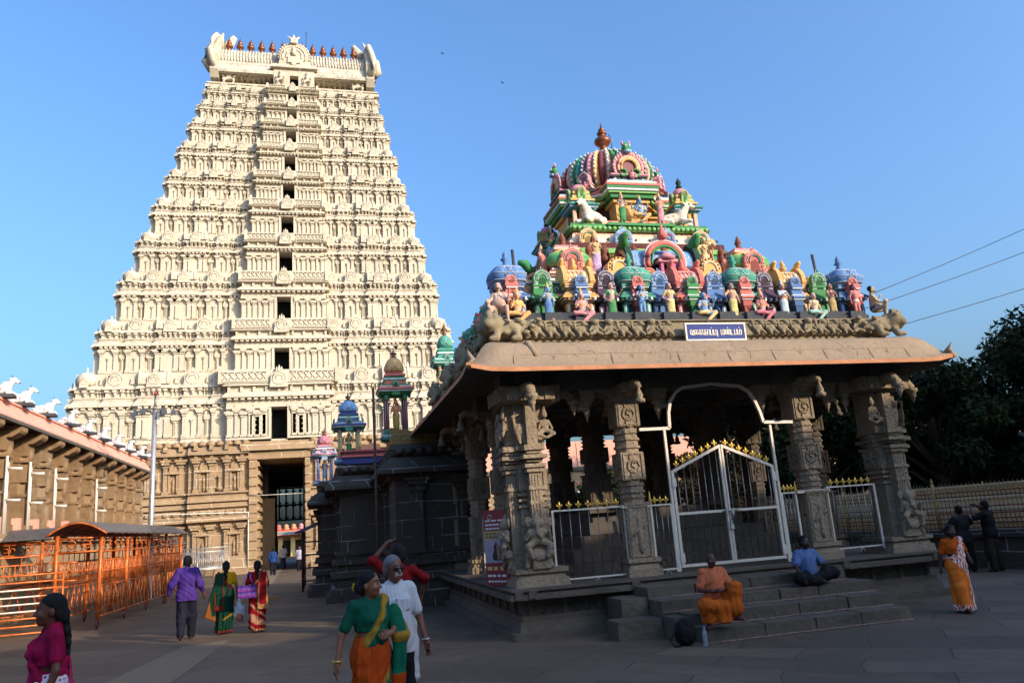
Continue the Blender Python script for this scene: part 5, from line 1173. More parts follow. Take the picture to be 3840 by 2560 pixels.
for x, lx in ((4.12, -.06), (11.55, -.12)):
    b = MB(); b.tube([(0, 0, 0), (lx, 0, 1.75)], .035, 6); tag(b.build('lightning_rod', 'bar', None, (x, 15.2, 6.0)), 'thin grey iron rod rising beside the blue domed shrine near the '+('pot-bellied guardian' if x < 6 else 'guardian by the tree'), 'rod', 'iron rods on the pavilion roof')
# ---------------------------------------------------------------- painted statues
STAT = 'painted statues on the pavilion roof'
def statue(label, x, y, z, rz=0, pose='stand', skin=FLESH, cloth=YEL, crown=GOLD, top=None, H=.68, arms='bless', hair=True, vox=.034, cat='statue', extra=None, moust=False, belly=0, legs_cloth=True, build=1.0, sash=None, lying=None, name='painted_statue', garland=GOLD):
    S = Sculpt(); kw = {}
    if pose == 'stand': pass
    elif pose == 'lotus':
        dz = -.74; kw = {k: np.array(v)+np.array([0, 0, dz]) for k, v in joints().items()}
        kw['knR'], kw['knL'] = (.36, .2, .16), (-.36, .2, .16); kw['anR'], kw['anL'] = (-.05, .32, .10), (.12, .30, -.25) if legs_cloth != 2 else (.1, .32, .12)
        kw['toR'], kw['toL'] = (-.15, .36, .1), (.14, .42, -.3)
    elif pose == 'sit':
        dz = -.42; kw = {k: np.array(v)+np.array([0, 0, dz]) for k, v in joints().items()}
        kw['knR'], kw['knL'] = (.26, .36, .50), (-.26, .34, .48); kw['anR'], kw['anL'] = (.12, .30, .06), (-.30, .42, .0); kw['toR'], kw['toL'] = (.14, .45, .03), (-.34, .55, -.04)
    J = joints(**kw); up = J['pel'][2]-.94
    A = {'bless': ((.28, .12, 1.14), (.22, .26, 1.36), (-.27, .08, 1.12), (-.2, .3, 1.06)), 'down': ((.27, -.02, 1.12), (.29, .06, .88), (-.27, -.02, 1.12), (-.29, .06, .88)), 'pray': ((.22, .12, 1.14), (.05, .27, 1.24), (-.22, .12, 1.14), (-.05, .27, 1.24)),
         'hip': ((.32, -.06, 1.14), (.17, .08, .98), (-.34, .02, 1.18), (-.42, .2, 1.36)), 'flute': ((.3, .12, 1.2), (.16, .2, 1.5), (-.25, .0, 1.12), (-.24, .1, .9)), 'offer': ((.26, .14, 1.2), (.2, .34, 1.34), (-.26, .06, 1.12), (-.1, .26, 1.02)), 'knee': ((.3, .12, 1.14), (.3, .34, 1.0), (-.3, .14, 1.16), (-.36, .26, 1.4)), 'wide': ((.40, .1, 1.2), (.5, .26, 1.36), (-.27, 0, 1.12), (-.26, .12, .9))}[arms]
    for k, q in zip(('elR', 'wrR', 'elL', 'wrL'), A): J[k] = np.array(q)+np.array([0, 0, up])
    hs = 1.22; J['hd'] = J['hd']+np.array([0, .0, .03])
    body(S, J, skin, build*1.05, face=1, lips=lin(170, 40, 40), belly=belly, headsc=hs, eyes=True)
    c = np.array(cloth)
    if top is not None: S.ell(J['che'], np.array([.17, .125, .15])*build, top, .03); [S.cap(J['sh'+q], J['sh'+q]*.45+J['el'+q]*.55, .068, .06, top, .02) for q in 'LR']
    if legs_cloth:
        S.ell(J['pel'], np.array([.175, .14, .13])*build, c, .04)
        for q in 'LR': S.cap(J['hip'+q], J['kn'+q], .11*build, .08, c, .05); S.cap(J['kn'+q], J['kn'+q]*.25+J['an'+q]*.75 if legs_cloth != 3 else J['kn'+q]*.8+J['an'+q]*.2, .08, .062, c, .06)
        if pose == 'stand': S.cap(J['pel']+np.array([0, .06, -.1]), (0, .06, .3 if legs_cloth != 3 else .6), .09, .05, c, .06)
    else: S.ell(J['pel'], np.array([.165, .13, .09])*build, c, .03)
    if sash is not None: S.cap(J['pel']+np.array([-.15, .06, .07]), J['pel']+np.array([.15, .06, .07]), .045, None, sash, .02)
    h_ = J['hd']; K_ = (.015, .012, .012)
    if hair: S.ell(h_+np.array([0, -.045, .06])*hs, np.array([.088, .085, .085])*hs, K_, .02); [S.cap(h_+np.array([t*.085, -.04, 0])*hs, h_+np.array([t*.12, -.05, -.16])*hs, .045, .035, K_, .02) for t in (-1, 1)]
    if crown is not None: S.cap(h_+np.array([0, -.01, .10])*hs, h_+np.array([0, -.015, .22])*hs, .085, .045, crown, .02); S.cap(h_+np.array([0, -.015, .22])*hs, h_+np.array([0, -.015, .31])*hs, .035, .012, crown, .02)
    elif hair == 2: S.ell(h_+np.array([0, -.02, .16])*hs, .05, K_, .02)
    if moust: S.cap(h_+np.array([-.04, .088, -.05])*hs, h_+np.array([.04, .088, -.05])*hs, .016, None, K_, .01); S.cap(h_+np.array([.04, .085, -.05])*hs, h_+np.array([.065, .07, -.035])*hs, .012, None, K_, .01); S.cap(h_+np.array([-.04, .085, -.05])*hs, h_+np.array([-.065, .07, -.035])*hs, .012, None, K_, .01)
    if garland is not None:
        n_ = J['che']
        for t in (-1, 1): S.cap(n_+np.array([t*.09, .07, .12]), n_+np.array([t*.05, .125, .0]), .02, None, garland, .01); S.cap(n_+np.array([t*.05, .125, 0]), n_+np.array([0, .135, -.05]), .02, None, garland, .01); S.cap(J['sh'+'LR'[t > 0]]*.4+J['el'+'LR'[t > 0]]*.6-np.array([.03, 0, 0]), J['sh'+'LR'[t > 0]]*.4+J['el'+'LR'[t > 0]]*.6+np.array([.03, 0, 0]), .055, None, garland, .005); S.ell(h_+np.array([t*.09, -.005, -.06])*hs, .02, garland, .005)
    if extra: extra(S, J)
    f = H/1.72; V, F, K = S.mesh(vox); b = MB(); b.add(V*f, F, K, True)
    return tag(b.build(name, 'paint', None, (x, y, z), rz+pi), label, cat, STAT)
ZR = 5.925; YS = 14.52
def snake(S, J):
    for i in range(7): S.cap((-.1+.16*i, .1+.03*(i % 2), .04), (.06+.16*i, .1+.03*((i+1) % 2), .04), .09-.008*i, .085-.008*i, lin(150, 110, 90), .02)
    S.ell((-.1, .16, .1), (.12, .14, .12), lin(170, 130, 100), .03)
st_ = [(3.90, 'lotus', dict(skin=lin(236, 170, 110), cloth=YEL, top=YEL), 'yellow-robed seated goddess statue with a gold crown next to the pot-bellied guardian'),
 (4.56, 'stand', dict(skin=SKYB, cloth=BLUE, arms='flute', extra=snake, H=.76), 'blue child statue dancing on a coiled brown snake'),
 (5.27, 'lotus', dict(skin=FLESH, cloth=PINK, top=PINK), 'pink-robed seated goddess statue in front of the near yellow shrine'),
 (5.94, 'stand', dict(skin=FLESH, cloth=GRN, top=GRN, crown=None, hair=2, arms='hip', garland=CRM), 'green-robed standing woman statue before the purple arch left of centre'),
 (6.62, 'stand', dict(skin=SKYB, cloth=SKYB, crown=None, arms='offer', legs_cloth=0, H=.8), 'bare blue standing boy statue before the teal shrine'),
 (7.27, 'stand', dict(skin=FLESH, cloth=lin(232, 208, 120), top=lin(232, 208, 120), crown=None, arms='hip', sash=GOLD), 'pale yellow robed attendant statue left of the blue meditating deity'),
 (8.05, 'lotus', dict(skin=SKYB, cloth=lin(236, 196, 110), crown=None, hair=2, arms='knee', H=.92, sash=GOLD), 'blue meditating deity statue seated above the name board'),
 (8.75, 'stand', dict(skin=FLESH, cloth=lin(222, 205, 110), crown=None, arms='wide', sash=GOLD), 'pale yellow robed attendant statue right of the blue meditating deity'),
 (9.44, 'lotus', dict(skin=FLESH, cloth=lin(214, 90, 120), top=lin(190, 70, 100)), 'rose-robed seated goddess statue before the teal shrine right of centre'),
 (10.0, 'stand', dict(skin=FLESH, cloth=lin(190, 218, 228), top=lin(190, 218, 228), crown=lin(190, 218, 228), arms='pray', garland=None), 'hooded pale blue saint statue with folded hands'),
 (10.76, 'lotus', dict(skin=lin(232, 190, 160), cloth=lin(150, 205, 190), crown=None, arms='down'), 'bare-chested seated statue in a mint green skirt'),
 (11.23, 'stand', dict(skin=lin(210, 140, 120), cloth=lin(190, 160, 80), crown=None, hair=2, arms='pray', legs_cloth=3, moust=True, garland=lin(70, 40, 30)), 'bearded ascetic statue in a spotted loincloth'),
 (11.86, 'stand', dict(skin=lin(226, 120, 110), cloth=lin(240, 220, 190), crown=None, arms='down', legs_cloth=0, garland=None), 'pink-skinned statue in a white loincloth beside the far corner guardian')]
for x, pose, kw, lab in st_:
    H_ = kw.pop('H', .84 if pose == 'stand' else .92)*(1 if 'H' not in kw else 1); statue(lab, x, YS, ZR+(.10 if pose == 'lotus' else .0), 0, pose, H=H_, **kw)
    if pose == 'lotus': b = MB(); b.box(-.17, .17, -.1, .2, -.1, .0, GREY); b.build('statue_seat', 'paint', pav, (x, YS+.05, ZR+.1))
def pouch(S, J): S.ell(J['wrR']+np.array([0, .05, .08]), (.09, .09, .09), lin(220, 190, 150), .02)
GSK = lin(206, 160, 136)
statue('pot-bellied guardian statue in a green loincloth seated at the corner nearest the tower', 3.5, 14.42, 5.86, -.35, 'sit', GSK, GRN, None, H=1.12, arms='knee', moust=True, belly=.10, legs_cloth=0, build=1.25, vox=.028, extra=pouch, garland=CRM, sash=GRN)
statue('pot-bellied guardian statue in a dark blue loincloth seated at the corner by the tree', 12.3, 14.5, 5.88, .9, 'sit', lin(190, 170, 140), lin(40, 50, 110), None, H=1.08, arms='knee', moust=True, belly=.10, legs_cloth=0, build=1.2, vox=.028, extra=pouch, sash=lin(40, 50, 110))
for k, (y, pose, sk, cl, cr, lab) in enumerate(((15.35, 'stand', FLESH, SKYB, None, 'bare-chested standing statue in blue cloth on the shaded side parapet'), (16.3, 'stand', FLESH, YEL, GRN, 'yellow-skirted standing statue by the green arch on the shaded side parapet'), (17.3, 'sit', FLESH, lin(190, 210, 215), None, 'seated statue in pale cloth on the shaded side parapet'), (18.4, 'lotus', PINK, SKYB, GOLD, 'crowned seated pink statue on the shaded side parapet'), (19.6, 'stand', FLESH, MAR, None, 'maroon-skirted standing statue on the shaded side parapet'), (20.8, 'sit', lin(200, 130, 110), TEAL, None, 'teal-skirted seated statue far along the shaded side parapet'), (22.0, 'stand', FLESH, lin(180, 215, 225), GOLD, 'last standing statue at the far end of the shaded side parapet'))):
    statue(lab, PX-4.15, y, ZR, -pi/2, pose, sk, cl, cr, H=.76, arms=('hip', 'bless', 'knee')[k % 3])
def mace(S, J): S.cap(J['wrL'], J['wrL']+np.array([-.06, .04, .42]), .03, .03, GOLD, .01); S.ell(J['wrL']+np.array([-.08, .05, .5]), .11, GOLD, .02)
statue('tall female guardian statue in a lilac skirt standing on the second tier', PX-1.55, PY-2.55, 7.45, 0, 'stand', lin(214, 150, 100), lin(190, 160, 205), GOLD, H=1.02, arms='hip', vox=.026, sash=GOLD)
statue('moustached guardian statue with a golden mace standing on the second tier', PX+1.28, PY-2.55, 7.45, 0, 'stand', lin(226, 190, 130), lin(228, 198, 130), None, H=1.02, arms='wide', vox=.026, moust=True, extra=mace, sash=RED)
statue('small seated sage statue under the great red arch', PX+.1, PY-3.12, 7.16, 0, 'lotus', lin(228, 150, 120), PINK, GOLD, H=.55, arms='down', legs_cloth=2); statue('dark bearded sage statue under the right corner turret', PX+2.3, PY-3.08, 7.16, 0, 'lotus', lin(130, 80, 60), ORG, None, H=.5, legs_cloth=2, hair=2, moust=True, garland=WHT)
statue('dark haired sage statue under the left corner turret', PX-2.32, PY-3.06, 7.14, 0, 'lotus', lin(170, 90, 70), ORG, None, H=.5, legs_cloth=2, hair=2)
statue('blue seated four-armed deity statue in yellow below the dome', PX+.1, PY-1.72, 9.3, 0, 'lotus', SKYB, YEL, GOLD, H=.92, arms='bless', vox=.028, sash=GOLD, extra=lambda S, J: [S.cap(J['sh'+q], J['sh'+q]+np.array([t*.2, -.06, -.1]), .05, .04, SKYB, .02).cap(J['sh'+q]+np.array([t*.2, -.06, -.1]), J['sh'+q]+np.array([t*.26, .02, .14]), .04, .03, SKYB, .02) for q, t in (('R', 1), ('L', -1))])
statue('green-skirted consort statue standing left of the blue deity below the dome', PX-.42, PY-1.78, 9.12, 0, 'stand', FLESH, GRN, GOLD, H=.78, top=lin(40, 60, 120), arms='bless'); statue('pink-skirted consort statue standing right of the blue deity below the dome', PX+.62, PY-1.78, 9.12, 0, 'stand', FLESH, PINK, GOLD, H=.78, top=RED, arms='offer')
statue('small pink figure seated in front of the flame-edged gable', PX+.05, PY-1.62, 10.46, 0, 'lotus', PINK, PINK, None, H=.42, legs_cloth=2, vox=.05); statue('rose figure at the foot of the left small dome gable', PX-1.1, PY-1.15, 10.3, -pi/4, 'lotus', PINK, RED, None, H=.42, legs_cloth=2, vox=.05); statue('rose figure at the foot of the right small dome gable', PX+1.15, PY-1.1, 10.3, pi/4, 'lotus', PINK, RED, None, H=.42, legs_cloth=2, vox=.05)
for k, (y, z, lab) in enumerate(((PY-1.5, 7.5, 'shaded guardian statue on the side of the second tier nearest the corner'), (PY+1.2, 7.5, 'shaded guardian statue on the side of the second tier farther back'))): statue(lab, PX-2.55, y, z, -pi/2, 'stand', FLESH, lin(200, 200, 190), GOLD, H=1.0, arms='hip')
statue('small shaded statue seated on the side of the third tier', PX-1.75, PY, 9.2, -pi/2, 'lotus', FLESH, YEL, GOLD, H=.8)
# lying bulls
def bull(pal, trim, vox=.03, collar=RED):
    S = Sculpt(); w = np.array(pal)
    S.ell((0, 0, .26), (.21, .46, .23), w, .06).ell((0, .32, .30), (.17, .2, .22), w, .06).ell((0, .25, .52), (.09, .13, .1), w, .05).cap((0, .36, .42), (0, .50, .62), .18, .13, w, .06).ell((0, .58, .70), (.10, .15, .11), w, .04).cap((0, .64, .66), (0, .78, .58), .08, .065, w, .03).ell((0, .82, .57), (.055, .035, .045), (.03, .025, .025), .01)
    for t in (-1, 1):
        S.cap((t*.07, .52, .79), (t*.11, .50, .91), .03, .018, (.03, .03, .03), .01).cap((t*.10, .50, .72), (t*.23, .46, .70), .045, .03, w, .02).ell((t*.09, .64, .72), .02, (.02, .02, .02), .004)
        S.cap((t*.14, .38, .14), (t*.2, .62, .08), .085, .06, w, .04).cap((t*.2, .62, .08), (t*.16, .36, .04), .055, .05, w, .03).cap((t*.17, -.26, .18), (t*.25, .02, .12), .13, .09, w, .05).cap((t*.25, .02, .1), (t*.25, -.2, .05), .06, .05, w, .03)
        for yy, zz in ((.42, .48), (.36, .2)): S.cap((0, yy+.14, zz-.06), (t*.145, yy-.02, zz+.08), .022, None, collar if zz > .3 else trim, .005)
        S.cap((t*.195, -.05, .34), (t*.205, -.12, .1), .02, None, trim, .005); S.cap((t*.18, .1, .36), (t*.2, .15, .1), .02, None, collar, .005)
    S.cap((0, -.43, .34), (.12, -.44, .08), .03, .025, w, .02); return S
_b1 = bull(lin(240, 226, 196), lin(200, 60, 50)).mesh(.03)
for sx, lab in ((-1, 'white bull statue lying on the red ledge left of the blue deity'), (1, 'white bull statue lying on the red ledge right of the blue deity')):
    V, F, K = _b1; b = MB(); b.add(V*.78, F, K, True); tag(b.build('bull_statue', 'paint', None, (PX+sx*1.0-.12*(sx < 0), PY-1.58, 9.14), pi/2*1.35 if sx < 0 else -pi/2*1.3), lab, 'bull statue', 'bull statues under the dome')
# ---------------------------------------------------------------- name board
def circ(x, y, r): return [(x+r*cos(a*pi/5), y+r*sin(a*pi/5)) for a in range(11)]
LOOPARCH = [circ(.2, .24, .19), [(.01, .3), (.04, .72), (.24, 1), (.46, .92), (.56, .7)]]
MA = [[(0, 1), (0, 0), (.5, 0), (.5, .75), (.62, .98), (.88, .98), (1, .75), (1, .2), (.88, 0), (.62, 0)]]
PA = [[(0, 1), (0, 0), (.66, 0), (.66, 1)]]
GLYPHS = [(LOOPARCH+[[(.56, .7), (.56, .0), (.95, 0)], [(.95, 1), (.95, 0)], [(.2, .04), (.56, .0)]], .95), (LOOPARCH+[[(.56, .7), (.56, .35)], circ(.73, .24, .18), [(.56, .3), (.6, .75), (.78, 1)]], .95),
 (LOOPARCH+[[(.56, .7), (.56, .0)], [(.3, 1), (1.05, 1), (1.05, 0)]], 1.05), ([[(.05, 1), (.8, 1)], [(.42, 1), (.42, 0), (.1, .02), (.05, .35), (.3, .52), (.75, .5), (.92, .3), (.88, .05), (.66, 0)]], .9),
 ([[(0, 0), (0, 1), (.55, 1), (.55, 0)]], .55), (PA+[[(.33, 1.34), (.34, 1.44)]], .66), ([[(0, 1), (0, 0), (1.0, 0)], [(.6, 0), (.6, 1)], [(1.0, .95), (1.0, -.38)]], 1.0), (None, .55),
 (MA, 1.0), (LOOPARCH+[[(.56, .7), (.56, .35)], circ(.73, .24, .16), [(.56, .6), (.66, .92), (.85, 1), (1.0, .7), (1.0, 0)], [(.8, 1), (1.35, 1), (1.35, 0)], [(.75, 1.34), (.76, 1.44)]], 1.35), ([[(0, 1), (0, 0), (.8, 0)]], .75), (PA, .66), (MA+[[(.5, 1.34), (.51, 1.44)]], 1.0)]
def lettering(b, width, height, zb, y, th=.0095):
    cnt = 0
    tot = sum(w for _, w in GLYPHS)+.24*(len(GLYPHS)-1); k = width/tot; x = -width/2
    for g_, w in GLYPHS:
        for P in g_ or []:
            for i_, (p, q) in enumerate(zip(P, P[1:])):
                a, c = np.array((x+p[0]*k, zb+p[1]*height)), np.array((x+q[0]*k, zb+q[1]*height)); v = c-a; d = v/np.hypot(*v); t = th*(1.5 if abs(d[1]) > .7 else 1); n_ = np.array((-d[1], d[0]))*t/2; a, c = a-d*th*.4, c+d*th*.4
                b.prism([tuple(a+n_), tuple(a-n_), tuple(c-n_), tuple(c+n_)], y-.003-.0004*(cnt % 23), y+.002, WHT); cnt += 1
        x += (w+.24)*k
sb = thing('name_board', 'blue name board with white lettering fixed to the pavilion frieze', 'sign', (8.02, 14.12, 5.42))
b = MB(); b.box(-.66, .66, 0, .05, .03, .35); b.build('board', plain('navy_enamel', (.010, .032, .20), .6, 0, .06, 8, 0), sb)
b = MB(); b.box(-.69, .69, -.012, .055, 0, .03); b.box(-.69, .69, -.012, .055, .35, .38); b.box(-.69, -.66, -.012, .055, .03, .35); b.box(.66, .69, -.012, .055, .03, .35); b.build('frame', 'white', sb)
b = MB(); lettering(b, 1.17, .105, .125, -.001); b.build('lettering', 'white', sb)
b = MB(); b.box(-.6, -.56, .05, .2, .1, .14); b.build('mounting_bracket', 'bar', sb)
# ---------------------------------------------------------------- gate, rails and arch of the pavilion
def fleur(b, x, y, z, s=.1, col=(.6, .4, .08)):
    b.lathe([(.02*s/.1, 0), (.012*s/.1, .25*s), (.028*s/.1, .35*s), (.012*s/.1, .5*s), (.03*s/.1, .8*s), (.022*s/.1, 1.05*s), (.003, 1.5*s)], (x, y, z), 6, col, sy=.6)
    for t in (-1, 1): b.tube([(x+t*.008, y, z+.5*s), (x+t*.045*s/.1, y, z+.75*s), (x+t*.05*s/.1, y, z+1.0*s)], [.012*s/.1, .014*s/.1, .004], 5, col)
_tip = []
def gold_tip(parent, x, y, z, rz, sc):
    if not _tip: b = MB(); fleur(b, 0, 0, 0, .1); o = b.build('gold_tip', 'gold', parent); _tip.append(o)
    else: o = _tip[0].copy(); COL.objects.link(o); o.parent = parent
    o.location = (x, y, z); o.rotation_euler = (0, 0, rz); o.scale = (sc,)*3
gate = thing('pavilion_gate', 'white double gate with a peaked top and gold tips closing the pavilion steps', 'gate', (0, 0, 0))
GY = 14.42
for sg in (-1, 1):
    xc_ = 7.93; xo = xc_+sg*1.12; xi = xc_+sg*.02
    b = MB(); lo, hi = min(xo, xi), max(xo, xi); zb, zo, zi = .97, 2.83, 3.30
    b.box(lo, hi, GY-.025, GY+.025, zb, zb+.055); b.box(lo, hi, GY-.025, GY+.025, 1.96, 2.01)
    for x, zt_ in ((xo, zo), (xi, zi)): b.box(x-.028, x+.028, GY-.026, GY+.026, zb, zt_)
    b.prism([(xo, zo-.05), (xi, zi-.05), (xi, zi+.01), (xo, zo+.01)] if sg > 0 else [(xo, zo-.05), (xo, zo+.01), (xi, zi+.01), (xi, zi-.05)], GY-.027, GY+.027)
    for zz in (2.6, 1.15): b.box(xo-.045*1, xo+.045, GY-.05, GY-.02, zz-.09, zz+.09)
    lf = b.build('gate_leaf', 'white', gate); b = MB()
    for k in range(7):
        t = (k+.7)/7.4; x = xo+(xi-xo)*t; zt_ = zo+(zi-zo)*t; b.tube([(x, GY, zb), (x, GY, zt_)], .0105, 6); gold_tip(lf, x, GY, zt_, 0, 1.15)
    b.build('bars', 'bar', lf)
for x, zt_ in ((6.74, 3.66), (9.14, 3.66)): b = MB(); b.box(x-.025, x+.025, GY-.025, GY+.025, .9, zt_); b.build('gate_post', 'white', gate)
b = MB(); pts = [(6.2, 3.68), (6.86, 3.68), (6.88, 4.0), (6.94, 4.22), (7.08, 4.4), (7.25, 4.5), (7.9, 4.56), (8.55, 4.5), (8.75, 4.38), (8.86, 4.2), (8.95, 3.95), (9.0, 3.72), (9.68, 3.70)]
for p, q in zip(pts, pts[1:]):
    dx, dz = q[0]-p[0], q[1]-p[1]; l_ = math.hypot(dx, dz); nx, nz = -dz/l_*.03, dx/l_*.03
    b.prism([(p[0]+nx, p[1]+nz), (p[0]-nx, p[1]-nz), (q[0]-nx, q[1]-nz), (q[0]+nx, q[1]+nz)], GY-.03, GY+.03)
b.build('arch_frame', 'white', gate)
b = MB(); b.tube([(7.78, GY-.045, 1.985), (8.15, GY-.045, 1.985)], .014, 6); b.box(7.86, 7.9, GY-.06, GY-.03, 1.9, 2.03); b.box(8.0, 8.04, GY-.06, GY-.03, 1.9, 2.03)
b.tube([(7.98, GY-.05, 1.97), (8.0, GY-.06, 1.88), (7.96, GY-.06, 1.82)], .02, 6); b.build('latch', 'steel', gate)
b = MB(); b.box(7.91, 7.99, GY-.075, GY-.035, 1.62, 1.72, t=.012); b.tube([(7.925, GY-.055, 1.72), (7.925, GY-.055, 1.78), (7.95, GY-.055, 1.8), (7.975, GY-.055, 1.78), (7.975, GY-.055, 1.72)], .009, 6); b.build('padlock', 'steel', gate)
def railing(label, a, c, zb, zt_, n, gold=None, lastbar=True):
    a, c = np.array(a, float), np.array(c, float); o = thing('railing', label, 'railing', (0, 0, 0), 0, 'white railings with gold tips between the pillars')
    b = MB(); f_ = MB(); rz = math.atan2(c[1]-a[1], c[0]-a[0]); l_ = np.linalg.norm(c-a)
    for m in (b, f_): m.at((a[0], a[1], 0), rz)
    b.box(0, l_, -.018, .018, zt_-.03, zt_); b.box(0, l_, -.018, .018, zb, zb+.03)
    for x in (0, l_): b.box(x-.02, x+.02, -.02, .02, zb-.05, zt_)
    b.tube([(l_*.55-.06, 0, zb-.08), (l_*.55, 0, zb), (l_*.55+.06, 0, zb-.08)], .01, 5)
    for k in range(n):
        x = l_*(k+.8)/(n+.6); f_.tube([(x, 0, zb), (x, 0, zt_)], .011, 6); gold_tip(o, a[0]+cos(rz)*x, a[1]+sin(rz)*x, zt_, rz, 1.1 if gold is None else gold*10)
    b.off().build('frame', 'white', o); f_.off().build('bars', 'bar', o)
railing('white railing with seven gold tips between the carved corner pillar and the gate', (4.26, 14.45), (5.72, 14.45), .93, 2.22, 7)
railing('narrow white railing panel with three gold tips left of the double gate', (6.27, GY), (6.70, GY), .95, 2.2, 3); railing('narrow white railing panel with three gold tips right of the double gate', (9.18, GY), (9.5, GY), 1.02, 2.26, 3)
railing('white railing with gold tips between the gate and the far corner pillar', (10.27, 14.45), (11.42, 14.45), 1.04, 2.32, 7)
railing('railing with close bars on the shaded side of the pavilion', (3.95, 15.35), (3.95, 16.75), .95, 2.2, 12, .09); railing('railing farther back on the shaded side of the pavilion', (3.95, 17.5), (3.95, 19.6), .95, 2.2, 16, .09)
for x in (6.27, 9.52):
    b = MB(); b.lathe([(.03, 0), (.035, .05), (.012, .2), (.002, .26)], (x, GY, 2.22), 6); b.build('spear_tip', 'gold', gate)
for x0, x1, z in ((5.65, 6.27, 2.17), (9.52, 10.3, 2.22)): b = MB(); b.box(x0, x1, GY-.05, GY-.02, z, z+.06); b.build('tie_bar', 'white', gate)
# poster
po = thing('poster', 'tall red and yellow printed banner standing against the corner pillar', 'banner', (3.28, 15.15, .9), -pi/2*.62)
b = MB(); b.box(-.3, .3, 0, .02, 0, 1.42, lin(150, 20, 26)); b.box(-.3, .3, -.004, 0, .42, .86, lin(170, 160, 175)); b.box(-.3, .3, -.004, 0, .86, 1.02, lin(200, 160, 40)); b.box(-.3, .3, -.004, 0, 0, .42, lin(140, 14, 22))
b.lathe([(.02, 0), (.09, .02), (.1, .1), (.05, .2), (.06, .26), (.01, .34)], (0, -.004, .46), 10, lin(70, 50, 45), sy=.02); b.ring((-.12, -.006, 1.28), .05, .008, 'y', 10, 4, WHT)
r_ = random.Random(5)
for z, hh, c, n in ((1.20, .03, WHT, 3), (1.12, .035, WHT, 5), (1.05, .03, WHT, 5), (.95, .025, lin(60, 50, 110), 5), (.89, .025, lin(60, 50, 110), 6), (.28, .07, YEL, 3), (.16, .04, WHT, 4), (.06, .03, WHT, 6)):
    x = -.25
    for k in range(n): w = .5/n; b.box(x, x+w*r_.uniform(.6, .85), -.007, 0, z, z+hh, c); x += w
b.build('banner_sheet', 'paint', po)
# ---------------------------------------------------------------- dark stone shrine beside the pavilion
shr = thing('side_shrine', 'dark stone shrine with pale mortar lines and painted kiosks on its roof', 'shrine', (0, 0, 0))
b = MB()
def dark_block(x0, x1, y, yb, zt_, pil, zb=0):
    for z0, z1, p, tp in ((0, .22, .5, 0), (.22, .42, .38, .06), (.42, .72, .22, 0), (.72, .86, .34, 0), (.86, 1.12, .14, 0), (1.12, 1.26, .28, .05), (1.26, 1.42, .1, 0), (1.42, 1.52, .2, 0), (1.52, zt_-1.0, 0, 0), (zt_-1.0, zt_-.86, .14, 0)):
        b.box(x0-p, x1, y-p, yb, z0+zb, z1+zb, (.1, .1, .1), 0, None, tp or 0)
    for w, (u, v, rz, n, l_) in enumerate(((x0, y, 0, pil, x1-x0), (x0, yb, -pi/2, 2, yb-y))):
        b.at((u, v, 0), rz)
        for k in range(n):
            q = l_*(k+.5)/n; ww = .3
            b.box(q-ww*.5, q+ww*.5, -.14, 0, 1.52, zt_-1.35); b.box(q-ww*.7, q+ww*.7, -.2, 0, zt_-1.35, zt_-1.25); b.box(q-ww*.4, q+ww*.4, -.14, 0, zt_-1.25, zt_-1.17); b.box(q-ww*.95, q+ww*.95, -.26, 0, zt_-1.17, zt_-1.08); b.box(q-ww*1.2, q+ww*1.2, -.3, 0, zt_-1.07, zt_-.99)
        b.off()
    kapota_dark(x0, x1, y, yb, zt_)
def kapota_dark(x0, x1, y, yb, zt_):
    V = []
    for d, z in ((.5, zt_-.86), (.5, zt_-.76), (.34, zt_-.55), (.12, zt_-.4), (0, zt_-.36), (.06, zt_-.34), (.16, zt_-.16), (.06, zt_)): V += [(x0-d, y-d, z), (x1, y-d, z), (x1, yb, z), (x0-d, yb, z)]
    b.add(V, [(0, 3, 2, 1)]+[(4*i+j, 4*i+(j+1) % 4, 4*i+4+(j+1) % 4, 4*i+4+j) for i in range(7) for j in range(4)]+[(28, 29, 30, 31)])
    for k in range(int((x1-x0)/.3)): b.lathe([(.1, 0), (.13, .08), (.08, .17)], (x0+.15+.3*k, y-.14, zt_-.3), 6)
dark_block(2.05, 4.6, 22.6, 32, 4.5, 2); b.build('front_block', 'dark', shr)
b = MB(); dark_block(.62, 4.5, 26.5, 32, 4.35, 1); b.build('middle_block', 'dark', shr); b = MB(); dark_block(.0, 4.5, 30, 34, 4.05, 1); b.build('back_block', 'dark', shr)
